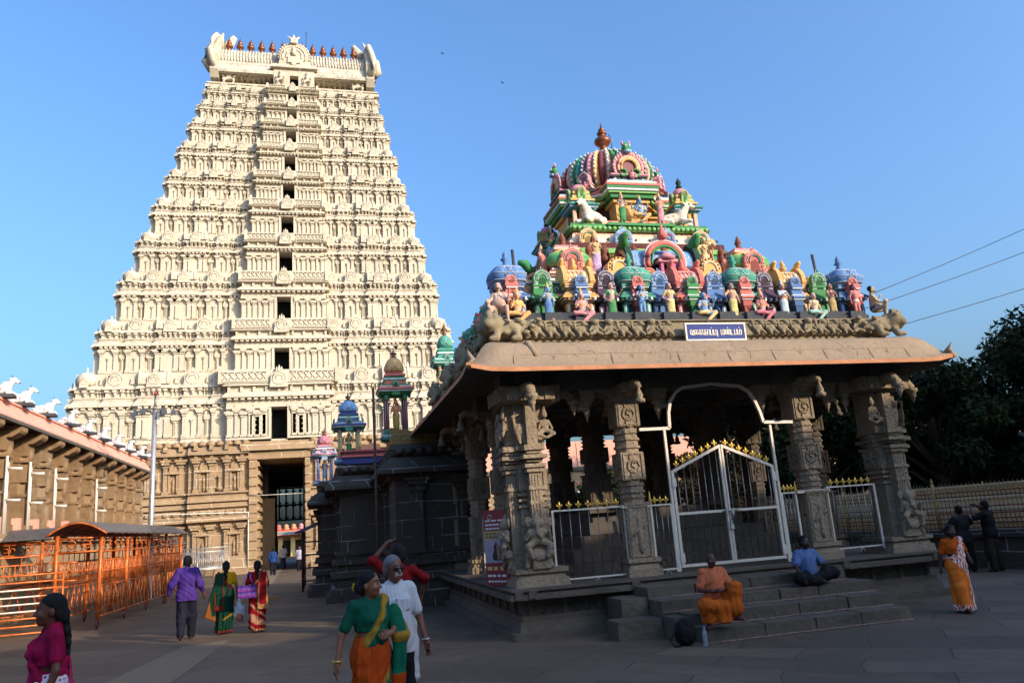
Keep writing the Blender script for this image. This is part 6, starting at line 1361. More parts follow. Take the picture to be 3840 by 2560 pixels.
def pillared_kiosk(w, hcol, hroof, cols, fig=None, fin=.3):
    b = MB(); base, pil, cap, r1, r2, dome = cols
    moulding(b, w, w, 0, .14*hcol, [(base, .05), (lt(base), .08), (dk(base, .7), .02)])
    for sx in (-1, 1):
        for sy in (-1, 1):
            x, y = sx*w*.72, sy*w*.72; z = .14*hcol
            b.lathe([(w*.2, 0), (w*.2, .06*hcol), (w*.145, .1*hcol), (w*.145, .72*hcol), (w*.2, .76*hcol), (w*.13, .8*hcol), (w*.24, .86*hcol)], (x, y, z), 10, pil, cols=[cap, cap, pil, pil, r1, cap, r1])
            for k in range(5): t = k*2*pi/5; b.tube([(x+w*.15*cos(t), y+w*.15*sin(t), z+.12*hcol), (x+w*.15*cos(t), y+w*.15*sin(t), z+.7*hcol)], w*.03, 4, lt(pil, .45))
    moulding(b, w*1.0, w*1.0, hcol, .26*hroof, [(r1, .03), (lt(r1, .6), .12), (r2, .16), (lt(r2, .6), .08), (r1, .0)]); moulding(b, w*.72, w*.72, hcol+.26*hroof, .34*hroof, [(r2, .06), (dome, .02), (lt(r1, .6), .07), (r1, 0), (r2, .04), (dk(r2, .6), -.03)])
    b.lathe([(w*.6, 0), (w*.74, .05), (w*.72, .2*hroof), (w*.5, .34*hroof), (w*.3, .4*hroof)], (0, 0, hcol+.6*hroof), 14, dome, square=.5)
    for k in range(10):
        a = k*pi/5
        for s_ in (-1, 1): b.tube([(w*.79*cos(a), w*.79*sin(a), hcol+.64*hroof), (w*.77*cos(a+s_*.32), w*.77*sin(a+s_*.32), hcol+.78*hroof), (w*.5*cos(a+s_*.5), w*.5*sin(a+s_*.5), hcol+.94*hroof)], .012, 4, lt(dome, .6))
    for rz in (0, -pi/2, pi/2): b.at((0, 0, 0), rz); gable(b, 0, -w*1.08, hcol+.2*hroof, w*.28, r1, PINK, WHT, .06)
    b.off(); z = hcol+hroof*.98; b.lathe([(.05, 0), (.09, fin*.2), (.04, fin*.35), (.11, fin*.55), (.03, fin*.75), (.005, fin*1.1)], (0, 0, z), 8, BRN); return b
NAVY = lin(40, 60, 140)
b = pillared_kiosk(.42, 1.15, 1.0, (SKYB, lin(200, 170, 60), PINK, TEAL, lin(60, 70, 150), SKYB)); part_at(b, 'rooftop_kiosk', .95, 27.1, 4.4, 0, 'blue and yellow rooftop kiosk with ribbed columns', shr)
b = pillared_kiosk(.38, 1.35, 1.15, (TEAL, MAR, TEAL, GRN, RED, YEL)); part_at(b, 'rooftop_kiosk', 2.2, 23.2, 4.68, 0, 'tall red-columned kiosk with a latticed yellow top', shr)
b = pillared_kiosk(.34, 1.0, .85, (SKYB, lin(90, 120, 190), PINK, LBLUE, PINK, lin(200, 90, 110))); part_at(b, 'rooftop_kiosk', .15, 30.4, 3.95, 0, 'small blue kiosk with a pink latticed top', shr)
b = MB(); b.box(.72, 3.2, 26.35, 27.6, 4.33, 4.55, NAVY); b.box(.68, 3.2, 26.3, 27.6, 4.55, 4.62, RED); b.box(.7, 3.2, 26.32, 27.6, 4.62, 4.72, MAR); b.box(.66, 3.2, 26.28, 27.6, 4.72, 4.78, lin(190, 60, 70)); b.box(1.3, 2.0, 26.6, 26.9, 4.78, 5.0, ORG, .05); b.build('painted_parapet', 'paint', shr)
b = MB(); b.prism([(0, 0), (2.4, 0), (2.4, .26), (1.0, .3), (.45, .42), (0, .5)], -.04, .04, lin(150, 110, 30)); b.at((0, 0, 0), pi/2); b.prism([(0, 0), (1.5, 0), (1.5, .3), (0, .5)], -.04, .04, lin(170, 130, 40)); b.off()
for k in range(10): b.ring((.15+.22*k, -.045, .22-.005*k), .085, .02, 'y', 9, 4, lin(150, 160, 110), k, k+4.8)
part_at(b, 'scroll_parapet', 2.02, 22.75, 4.5, 0, 'olive panel with pale scrolls on the roof edge', shr)
b = MB(); b.box(2.0, 2.75, 22.8, 23.6, 4.5, 4.7, NAVY); b.build('kiosk_plinth', 'paint', shr)
for x, y, z, c, lab, k in ((2.2, 23.0, 4.87, lin(226, 120, 50), 'orange-bodied statue inside the tall red-columned kiosk', 0), (.95, 27.0, 4.56, GRN, 'dark green statue inside the blue and yellow kiosk', 1), (.15, 30.3, 4.1, SKYB, 'pale statue inside the small blue kiosk', 2)):
    statue(lab, x, y, z, 0, 'stand', c if k == 0 else FLESH, lin(200, 160, 40) if k == 0 else c, None if k else c, H=.95-.1*k, top=None if k == 0 else c, vox=.05, arms='down', sash=DGR)
# teal kiosk farther back
tk = thing('roof_turret', 'teal latticed roof turret with a copper finial rising behind the pavilion corner', 'turret', (5.0, 30.5, 4.2))
part_at(pillared_kiosk(.42, 2.6, 1.3, (TEAL, lin(210, 160, 60), ORG, TEAL, TEAL, TEAL), fin=.6), 'turret_body', 0, 0, 1.6, 0, None, tk); b = MB(); b.box(-.8, .8, -.8, .8, -4.2, 1.62); b.build('turret_base', 'dark', tk)
# dark pole by the shrine
b = MB(); b.tube([(1.38, 20.5, 0), (1.38, 20.5, 5.8)], .035, 8); b.lathe([(.12, 0), (.1, .05), (.04, .1)], (1.38, 20.5, 0), 8); tag(b.build('iron_pole', 'wood'), 'thin dark iron pole standing in front of the dark stone shrine', 'pole')
b = MB(); b.box(1.3, 1.95, 20.9, 21.5, 0, .95, t=.02); tag(b.build('stone_block', 'dark'), 'squat grey stone block on the ground before the dark shrine', 'stone block')
# blue roofed barrier
bb_ = thing('barrier_shed', 'small blue-roofed steel barrier at the foot of the shrine', 'barrier', (-.75, 35.5, 0))
b = MB()
for y in (-2.4, 0, 2.4): b.tube([(0, y, 0), (0, y, 2.3)], .05, 6); b.tube([(.7, y, 0), (.7, y, 2.6)], .05, 6)
for z in (.4, .9, 1.4, 1.9): b.tube([(0, -2.4, z), (0, 2.4, z)], .035, 5); b.tube([(0, -2.4, z), (.7, -2.4, z)], .03, 5)
b.build('frame', plain('maroon_steel', (.09, .03, .025), .5), bb_); b = MB(); b.add([(-.3, -2.7, 2.25), (1.0, -2.7, 2.75), (1.0, 2.7, 2.75), (-.3, 2.7, 2.25), (-.3, -2.7, 2.31), (1.0, -2.7, 2.81), (1.0, 2.7, 2.81), (-.3, 2.7, 2.31)], [(0, 3, 2, 1), (4, 5, 6, 7), (0, 1, 5, 4), (1, 2, 6, 5), (2, 3, 7, 6), (3, 0, 4, 7)]); b.build('roof', plain('blue_sheet', (.03, .12, .32), .5), bb_)
# ---------------------------------------------------------------- pillared hall on the left
hall = thing('pillared_hall', 'long stone pillared hall with a salmon pink parapet lit by the low sun', 'hall', (0, 0, 0))
b = MB(); b.box(-16, -9.75, 8, 48.2, 0, 1.2); b.box(-16, -9.6, 8, 48.3, 1.2, 1.5); b.box(-16, -9.9, 8, 48.0, 1.5, 2.6); b.box(-16, -9.7, 8, 48.2, 2.6, 2.85); b.build('plinth', 'tan', hall)
b = MB(); b.box(-16, -13.2, 8, 48.4, 2.8, 6.4); b.box(-16, -9.6, 8, 48.6, 6.38, 6.55); b.build('back_wall', 'beam', hall)
b = MB(); P = [(-9.45, 6.38), (-9.45, 6.46), (-9.62, 6.62), (-9.78, 6.86), (-9.82, 6.98), (-9.76, 7.0), (-9.76, 7.06), (-10.2, 7.07), (-16, 7.07), (-16, 6.56), (-9.6, 6.56), (-9.6, 6.38)]
V = [(u, 8, z) for u, z in P]+[(u, 48.9, z) for u, z in P]; n = len(P); b.add(V, [tuple(range(n)), tuple(range(2*n-1, n-1, -1))]+[(i, n+i, n+(i+1) % n, (i+1) % n) for i in range(n)]); b.build('parapet', 'pink', hall)
b = MB(); b.box(-9.56, -9.42, 8, 48.92, 6.28, 6.385); b.build('drip_edge', 'beam', hall)
ys_ = [48.3-1.98*k for k in range(20)]
r = random.Random(11)
for i, y in enumerate(ys_):
    b = MB(); x = -10.25; w = .36; q = r.uniform(-.03, .03)
    b.box(x-.5, x+.5, y-.42, y+.42, 2.8, 3.15); b.box(x-w, x+w, y-w, y+w, 3.15, 4.1); b.box(x-w-.05, x+w+.05, y-w-.05, y+w+.05, 4.1, 4.2); oct_(b, x, y, 4.2, 4.6, w); b.box(x-w, x+w+.02, y-w, y+w, 4.6, 5.2); oct_(b, x, y, 5.2, 5.5, w*1.05); b.box(x-w-.04, x+w+.04, y-w-.04, y+w+.04, 5.28, 5.36); b.box(x-w, x+w, y-w, y+w, 5.5, 5.95)
    S = Sculpt(); c_ = (.3, .2, .1)
    S.ell((0, 0, .5), (.2, .16, .3), c_, .08).ell((.05, -.03, .95), .13, c_, .06).cap((0, 0, .3), (.1, -.05, .0), .12, .09, c_, .06).cap((.1, 0, .7), (.2, -.03, .5), .07, .05, c_, .04).ell((q*4, 0, 1.5), (.16, .15, .3), c_, .1).ell((.06, q, 1.95), (.12, .12, .15), c_, .06).ell((.04, -q*2, 2.4), (.15, .14, .22), c_, .08)
    if i == 0: _hc = S.mesh(.05)
    V, F, K = _hc; b.at((x+.34, y, 3.1+q), pi/2); b.add(V*np.array([1, .8, 1]), F, K, True); b.off()
    p = b.build('pillar', 'ochre' if i % 4 else 'tancarve', hall)
    b = MB(); b.prism([(-.2, 5.92), (.5, 5.92), (.72, 6.05), (.78, 6.12), (.78, 6.3), (-.2, 6.3)], -.3, .3); b.F = b.F; b2 = MB(); b2.at((x, y, 0), 0)
    b2.add(b.V[0], b.F); b2.off().build('bracket', 'ochre', p)
for y in [46.2-1.7*k for k in range(18)]:
    b = MB(); b.box(-9.86, -9.64, y-.13, y+.13, 2.84, 3.36); b.build('parapet_post', 'pink', hall)
for i, y in enumerate((28.1, 30.2, 32.9, 38.6)):
    b = MB(); b.tube([(-9.75, y, 2.85), (-9.78, y, 5.3)], .045, 6); b.tube([(-9.75, y+.14, 2.85), (-9.78, y+.14, 5.1)], .03, 6); b.tube([(-9.75, y, 4.9), (-9.35, y+.1, 4.88)], .05, 6); b.tube([(-9.75, y, 3.9), (-9.35, y+.1, 3.88)], .05, 6); b.build('drain_pipe', 'white', hall)
_nb = bull(lin(238, 232, 218), lin(196, 70, 110), collar=lin(205, 60, 60)).mesh(.035)
r = random.Random(4)
BY = [(27.4, 'cut off by the frame'), (29.1, 'second from the near end'), (31.5, 'third from the near end'), (34.35, 'fourth from the near end'), (36.9, 'fifth from the near end'), (39.4, 'sixth from the near end'), (42.0, 'third from the far end'), (44.5, 'second from the far end'), (47.3, 'the one beside the loudspeaker')]
for i, (y, w_) in enumerate(BY):
    V, F, K = _nb; o = thing('bull_statue', 'painted white bull statue on the pink parapet, '+w_, 'bull statue', (-9.95, y, 7.07), -pi/2+(-.5 if i > 2 else .15), 'white bull statues along the pink parapet')
    b = MB(); b.add(V*.72, F, K, True); b.build('bull', 'paint', o, (0, 0, .08)); b = MB(); b.box(-.24, .24, -.42, .5, 0, .1, (.05, .05, .06), .02); b.build('base', 'paint', o)
o = thing('loudspeaker', 'grey horn loudspeaker at the far end of the pink parapet', 'loudspeaker', (-9.7, 48.3, 7.3), -.7)
b = MB(); b.at((0, 0, 0), 0, 1, [[1, 0, 0], [0, 0, 1], [0, -1, 0]]); b.lathe([(.06, -.4), (.08, -.1), (.2, .14), (.32, .3), (.34, .32), (.3, .31), (.06, -.05)], (0, 0, 0), 16); b.off().build('horn', 'steel', o); b = MB(); b.box(-.1, .1, .3, .55, -.25, .12); b.build('driver', 'bar', o)
# lamp mast with floodlights
lm = thing('lamp_mast', 'tall grey lamp mast with a cluster of floodlights in front of the stone base', 'lamp post', (-7.0, 36.2, 0))
b = MB(); b.lathe([(.2, 0), (.2, .06), (.13, .08), (.12, 3), (.09, 8.1)], (0, 0, 0), 12); b.build('mast', 'steel', lm)
b = MB(); b.ring((0, 0, 7.95), .45, .03, 'z', 16, 5); [b.tube([(0, 0, 7.95), (.45*cos(a), .45*sin(a), 7.95)], .025, 5) for a in (0, 1.6, 3.1, 4.7)]; b.tube([(0, 0, 8.0), (0, 0, 8.6)], .04, 6); b.build('ring_bracket', 'bar', lm)
for k, (x, y) in enumerate(((-.75, -.1), (-.4, -.45), (.45, -.4), (.75, 0), (.2, .5))):
    b = MB(); b.box(x-.11, x+.11, y-.07, y+.07, 7.72, 7.93, t=.02); b.box(x-.03, x+.03, y-.03, y+.03, 7.9, 8.1); b.build('floodlight', 'bar', lm)
b = MB(); b.lathe([(.06, 0), (.07, .12), (.02, .22)], (0, 0, 8.6), 8); b.build('beacon', plain('red_lens', (.3, .03, .03), .3), lm)
b = MB(); b.box(.1, .2, -.1, .0, 7.3, 7.85); b.build('antenna_box', 'white', lm)
# ---------------------------------------------------------------- right-hand boundary: low wall, gold fence, striped wall, trees
WY0, WY1 = 9.0, 46.0
wx = lambda y: 16.95+max(0, 19.6-y)*.13
bw = thing('boundary_wall', 'low dark stone wall carrying the gold fence along the right side', 'wall', (0, 0, 0))
b = MB()
seg = [(WY1, 19.6), (19.6, 16.5), (16.5, WY0)]
for ya_, yb_2 in seg:
    for z0, z1, p in ((0, .16, .12), (.16, .8, 0), (.8, .98, .08)):
        xa, xb = wx(ya_), wx(yb_2); b.add([(xa-p, ya_, z0), (xb-p, yb_2, z0), (xb+.5, yb_2, z0), (xa+.5, ya_, z0), (xa-p, ya_, z1), (xb-p, yb_2, z1), (xb+.5, yb_2, z1), (xa+.5, ya_, z1)], [(0, 3, 2, 1), (4, 5, 6, 7), (0, 1, 5, 4), (1, 2, 6, 5), (2, 3, 7, 6), (3, 0, 4, 7)])
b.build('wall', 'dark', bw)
fe = thing('gold_fence', 'ornate gold and red metal fence with spear tips and scroll bands on the low wall', 'fence', (0, 0, 0))
b = MB(); g2 = MB()
RB, GB = lin(120, 48, 34), lin(190, 140, 50)
y = WY1
while y > WY0:
    x = wx(y)+.12; b.tube([(x, y, 1.0), (x, y, 2.1)], .011, 4, RB); g2.lathe([(.012, 0), (.028, .05), (.01, .1), (.002, .19)], (x, y, 2.07), 4, GB); 
    if y < 30:
        g2.ring((x, y, 1.1), .05, .013, 'x', 8, 4, GB); g2.ring((x, y, 1.22), .045, .016, 'x', 8, 4, GB, .5, 5.5); g2.ring((x, y-.02, 1.34), .045, .014, 'x', 8, 4, GB, 3.6, 8.6); g2.ring((x, y, 1.94), .04, .012, 'x', 8, 4, GB); g2.lathe([(.005, -.04), (.03, 0), (.005, .04)], (x, y, 2.02), 5, GB)
    else:
        g2.box(x-.01, x+.01, y-.05, y+.05, 1.08, 1.36, GB); g2.box(x-.01, x+.01, y-.04, y+.04, 1.9, 2.05, GB)
    y -= .125
for z in (1.03, 1.17, 1.28, 1.42, 1.6, 1.88, 2.0):
    b.tube([(wx(q)+.12, q, z) for q in (WY1, 19.6, 16.5, WY0)], .016, 4, RB)
b.build('bars', 'paint', fe); g2.build('scrollwork', 'paint', fe)
for y in (11.2, 15.2, 19.2, 23.2, 27.2, 33.2, 39.2):
    b = MB(); x = wx(y)+.12; b.tube([(x, y, .98), (x, y, 2.3)], .04, 7, lin(180, 150, 50)); b.lathe([(.05, 0), (.02, .1), (.005, .16)], (x, y, 2.28), 6, GB); b.build('post', 'paint', fe)
sw = thing('stepped_wall', 'cream stepped tank wall with horizontal mouldings behind the gold fence', 'wall', (0, 0, 0))
b = MB(); CW = lin(226, 196, 140)
for k, (x, z0, z1) in enumerate(((18.6, 0, 1.15), (18.75, 1.15, 1.5), (18.9, 1.5, 1.82), (19.05, 1.82, 2.12), (19.0, 2.12, 2.2))): b.box(x, 21, 6, 47, z0, z1, CW); b.box(x-.04, x+.1, 6, 47, z1-.05, z1, lt(CW, .2))
b.build('wall', 'paint', sw)
# stone and salmon prakara wall far behind
pw = thing('rear_wall', 'grey block wall with a salmon painted parapet seen between the pavilion pillars', 'wall', (0, 0, 0))
b = MB(); b.box(9.5, 60, 47.5, 49, 0, 5.0); b.build('block_wall', 'tan', pw); b = MB(); b.box(9.5, 60, 47.35, 49, 5.0, 5.25); b.build('ledge', 'beam', pw); b = MB(); b.box(9.5, 60, 47.6, 49, 5.25, 6.9); [b.box(10+3*k, 10.06+3*k, 47.56, 47.6, 5.3, 6.8) for k in range(15)]; b.build('parapet', 'pink', pw)
hs = thing('shed', 'low shed with a pale sloping roof under the dark trees', 'shed', (33, 27, 0))
b = MB(); b.box(-4, 4, -2, 2, 0, 3.0); b.build('wall', 'beam', hs); b = MB(); b.add([(-4.6, -2.6, 3.0), (4.6, -2.6, 3.0), (4.6, 0, 4.2), (-4.6, 0, 4.2), (-4.6, 2.6, 3.0), (4.6, 2.6, 3.0), (-4.6, -2.6, 3.08), (4.6, -2.6, 3.08), (4.6, 0, 4.28), (-4.6, 0, 4.28), (-4.6, 2.6, 3.08), (4.6, 2.6, 3.08)], [(0, 3, 2, 1), (3, 4, 5, 2), (6, 7, 8, 9), (9, 8, 11, 10), (0, 1, 7, 6), (4, 10, 11, 5)]); b.build('roof', 'white', hs)
def tree(name, label, x, y, H, R_, n, mat='leaf', seed=0, low=.22, ls=.16, trunk=.3, group='dark trees at the right', cat='tree', flowers=None):
    rg = np.random.default_rng(seed); o = thing(name, label, cat, (x, y, 0), 0, group)
    b = MB(); tips = []
    if trunk > .08:
        b.tube([(0, 0, 0), (.1, .05, H*.2), (-.05, .1, H*.42), (.0, 0, H*.7)], [trunk, trunk*.8, trunk*.6, trunk*.25], 8)
    nb = 26
    cl = []
    for i in range(nb):
        a = rg.uniform(0, 2*pi); q = rg.uniform(low, .95); rr = R_*(1-((q-.5)/.62)**2)**.5 if abs(q-.5) < .62 else .2; rr *= rg.uniform(.35, .95)
        t = np.array([rr*cos(a), rr*sin(a), H*q]); s0 = np.array([0, 0, H*max(.08, q*.55)])
        if trunk > .03: b.tube([s0, s0*.5+t*.5+np.array([0, 0, .05*H]), t], [trunk*.35, trunk*.2, trunk*.06], 5)
        cl.append((t, R_*rg.uniform(.24, .42)))
    if b.V: b.build('trunk', 'bark', o)
    V, F = [], []
    per = n//nb
    for t, cr in cl:
        d = rg.normal(size=(per, 3)); d /= np.linalg.norm(d, axis=1)[:, None]; rad_ = cr*rg.uniform(.25, 1.05, (per, 1))**.6; p = t+d*rad_*np.array([1, 1, .8])
        u = rg.normal(size=(per, 3)); u /= np.linalg.norm(u, axis=1)[:, None]; w = np.cross(u, d+.4*rg.normal(size=(per, 3))); w /= np.linalg.norm(w, axis=1)[:, None]+1e-9
        s_ = ls*rg.uniform(.6, 1.3, (per, 1)); V.append(np.stack([p-u*s_, p+w*s_*.4, p+u*s_, p-w*s_*.4], 1).reshape(-1, 3))
    V = np.concatenate(V); V[:, 2] = np.maximum(V[:, 2], .03); F = np.arange(len(V)).reshape(-1, 4); b = MB(); b.add(V, F); b.build('crown', mat, o)
    if flowers:
        fb = MB()
        for k in range(40):
            t, cr = cl[k % nb]; d = nrm(rg.normal(size=3)); fb.lathe([(.005, -.05), (.06, 0), (.005, .05)], t+d*cr, 5, flowers if k % 3 else WHT)
        fb.build('blossoms', 'paint', o)
    return o
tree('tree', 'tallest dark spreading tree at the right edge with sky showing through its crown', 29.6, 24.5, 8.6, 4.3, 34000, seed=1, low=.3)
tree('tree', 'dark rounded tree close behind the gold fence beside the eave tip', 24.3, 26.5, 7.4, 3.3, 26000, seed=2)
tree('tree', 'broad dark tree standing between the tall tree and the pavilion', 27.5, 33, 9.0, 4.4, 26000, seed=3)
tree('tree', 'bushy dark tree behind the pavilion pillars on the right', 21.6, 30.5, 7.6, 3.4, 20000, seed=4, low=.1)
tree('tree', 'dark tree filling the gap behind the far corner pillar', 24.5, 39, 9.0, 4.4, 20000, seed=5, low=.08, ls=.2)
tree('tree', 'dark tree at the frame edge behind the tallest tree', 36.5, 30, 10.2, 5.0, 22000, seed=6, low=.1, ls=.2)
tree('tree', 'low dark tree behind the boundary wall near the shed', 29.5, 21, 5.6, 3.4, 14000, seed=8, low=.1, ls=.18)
tree('shrub', 'rust-tinged shrub seen through the pavilion right of the gate', 16.0, 31, 4.6, 2.0, 9000, 'leaf2', 7, .1, .13, .1, None, 'shrub')
tree('shrub', 'green flowering shrub with red and white blooms seen between the front pillars', 10.6, 31, 3.4, 1.4, 7000, 'leaf', 9, .1, .12, .06, None, 'shrub', lin(190, 40, 60))
tree('shrub', 'dark shrub seen through the bars of the double gate', 13.4, 33, 4.2, 1.9, 8000, 'leaf', 10, .08, .13, .08, None, 'shrub')
# low house behind
vh = thing('white_hut', 'small pale hut seen beyond the pavilion pillars', 'hut', (13.2, 38.5, 0)); b = MB(); b.box(-1.1, 1.1, -1, 1, 0, 2.2); b.build('wall', 'white', vh); b = MB(); b.box(-1.3, 1.3, -1.2, 1.2, 2.2, 2.35); b.build('roof', plain('blue_roof', (.1, .3, .45), .5), vh)
# buildings beyond the gateway passage
cb = thing('painted_hall', 'yellow and pink painted temple hall seen through the gateway passage', 'hall', (-2.5, 104, 0))
cb.scale = (1, 1, .56)
b = MB(); b.box(-9, 12, 0, 8, 0, 5.2, lin(220, 190, 120))
for k in range(14): x = -8.5+1.5*k; b.box(x-.25, x+.25, -.5, 0, 0, 4.6, lin(232, 200, 110)); b.box(x-.5, x+.5, -.6, 0, 4.2, 4.6, lin(220, 120, 70)); b.box(x+.3, x+1.2, -.02, .1, 0, 3.6, (.03, .025, .02))
b.box(-9.4, 12.4, -1.3, 0, 4.7, 5.0, PINK); b.box(-9.4, 12.4, -1.1, 0, 5.0, 5.4, TEAL, 0, .2); b.box(-9.4, 12.4, -.9, 0, 5.4, 5.8, RED, 0, .2)
r = random.Random(8)
for k in range(24): b.lathe([(.3, 0), (.45, .3), (.25, .7), (.35, .9), (.1, 1.3)], (-9+.9*k, -.4, 5.8), 7, r.choice([RED, ORG, SKYB, YEL, PINK, GRN]))
b.box(4, 9, 1, 6, 5.2, 9, lin(236, 190, 70)); b.box(3.5, 9.5, .4, 6.5, 9, 9.5, ORG); b.box(4.2, 9, 1, 6, 9.5, 10.4, PINK, .3)
for k in range(7): b.lathe([(.3, 0), (.5, .4), (.25, .9), (.1, 1.4)], (4+.8*k, 1, 10.4), 7, r.choice([RED, ORG, SKYB, PINK])); b.lathe([(.3, 0), (.45, .6), (.2, 1.3), (.05, 1.7)], (4.1+.8*k, .6, 5.4), 7, r.choice([GRN, ORG, SKYB, PINK]))
b.build('painted_front', 'paint', cb)
mk = thing('market_stall', 'dark market stall with a blue awning beyond the gateway passage', 'stall', (-.6, 92, 0)); b = MB(); b.box(-.9, 2.4, 0, 2, 0, 1.3, (.1, .06, .05)); b.box(-.9, -.8, 0, .1, 0, 3, (.2, .2, .2)); b.box(2.3, 2.4, 0, .1, 0, 3, (.2, .2, .2)); b.build('counter', 'paint', mk); b = MB(); b.add([(-1.2, -.6, 2.6), (2.7, -.6, 2.9), (2.7, 2.3, 3.3), (-1.2, 2.3, 3.1)], [(0, 1, 2, 3)]); b.build('awning', plain('blue_tarpaulin', (.04, .1, .3), .6), mk)
mk2 = thing('stone_porch', 'small grey stone porch beyond the gateway passage', 'porch', (-.6, 98, 0)); b = MB(); [b.box(x-.25, x+.25, -.2, .3, 0, 4) for x in (0, 2.4)]; b.box(-.9, 3.3, -.8, 1.5, 4, 4.3); b.box(-.6, 3, -.5, 1.5, 4.3, 5.2, t=.5); b.build('porch', 'gran', mk2)
# cables
for i, (za, xb, yb3, zb3, lab) in enumerate(((7.2, 30, 16, 14.2, 'top'), (6.95, 30, 15.2, 12.9, 'middle'), (6.35, 30, 13.5, 11.2, 'lowest'))):
    b = MB(); p0, p1 = np.array((12.35, 15.5, za-.6)), np.array((xb, yb3, zb3-.6)); b.tube([p0*(1-t)+p1*t-np.array([0, 0, 1.2*t*(1-t)]) for t in np.linspace(0, 1, 12)], .008, 4); tag(b.build('cable', 'wood'), 'thin overhead cable in the sky right of the pavilion, '+lab+' of the three', 'cable', 'cables in the sky')
for x, y, z, lab in ((11.0, 60, 43, 'tiny dark bird in the sky above the pavilion, the one nearer the tower'), (16.3, 60, 40.5, 'tiny dark bird in the sky above the pavilion, farther from the tower')):
    b = MB(); b.tube([(-.17, 0, .07), (-.06, 0, .02), (0, 0, 0), (.06, 0, .02), (.17, 0, .07)], [.012, .035, .05, .035, .012], 5); b.tube([(0, -.1, 0), (0, .1, 0)], [.025, .035], 5); tag(b.build('bird', 'hair', None, (x, y, z), .4), lab, 'bird', 'birds in the sky')
# unseen stepped block added out of frame to cast shade over the court
oc = thing('shade_blocker', 'added stepped stone block behind the camera, shaped to shade the court', 'hall', (0, 0, 0))
hx, hy = sin(rad(SUN_AZ)), -cos(rad(SUN_AZ)); ux, uy = hy*-1, hx
def slab(u0, u1, w, Hh, dep=8):
    b = MB(); b.at((0, 0, 0), 0, 1, [[ux, hx, 0], [uy, hy, 0], [0, 0, 1]]); b.box(u0, u1, w, w+dep, 0, Hh-.6); b.box(u0-.4, u1+.4, w-.5, w+dep, Hh-.6, Hh)
    for k in range(int((u1-u0)/3)): b.box(u0+1+3*k, u0+1.8+3*k, w-.3, w, 0, Hh-.6)
    b.off(); return b
tanE = math.tan(rad(SUN_EL))
for u0_, u1_, h_, nm_ in ((-30, 10.2, 17.8, 'shade_block_left'), (10.2, 15.0, 15.0, 'hall'), (15.0, 23.5, 14.6, 'porch'), (23.5, 62, 18.5, 'shade_block_right')): slab(u0_+.02, u1_-.02, 24, h_, 8).build(nm_, 'tan', oc)  # added sections, hall and porch too, each height tuned to set the shade edge
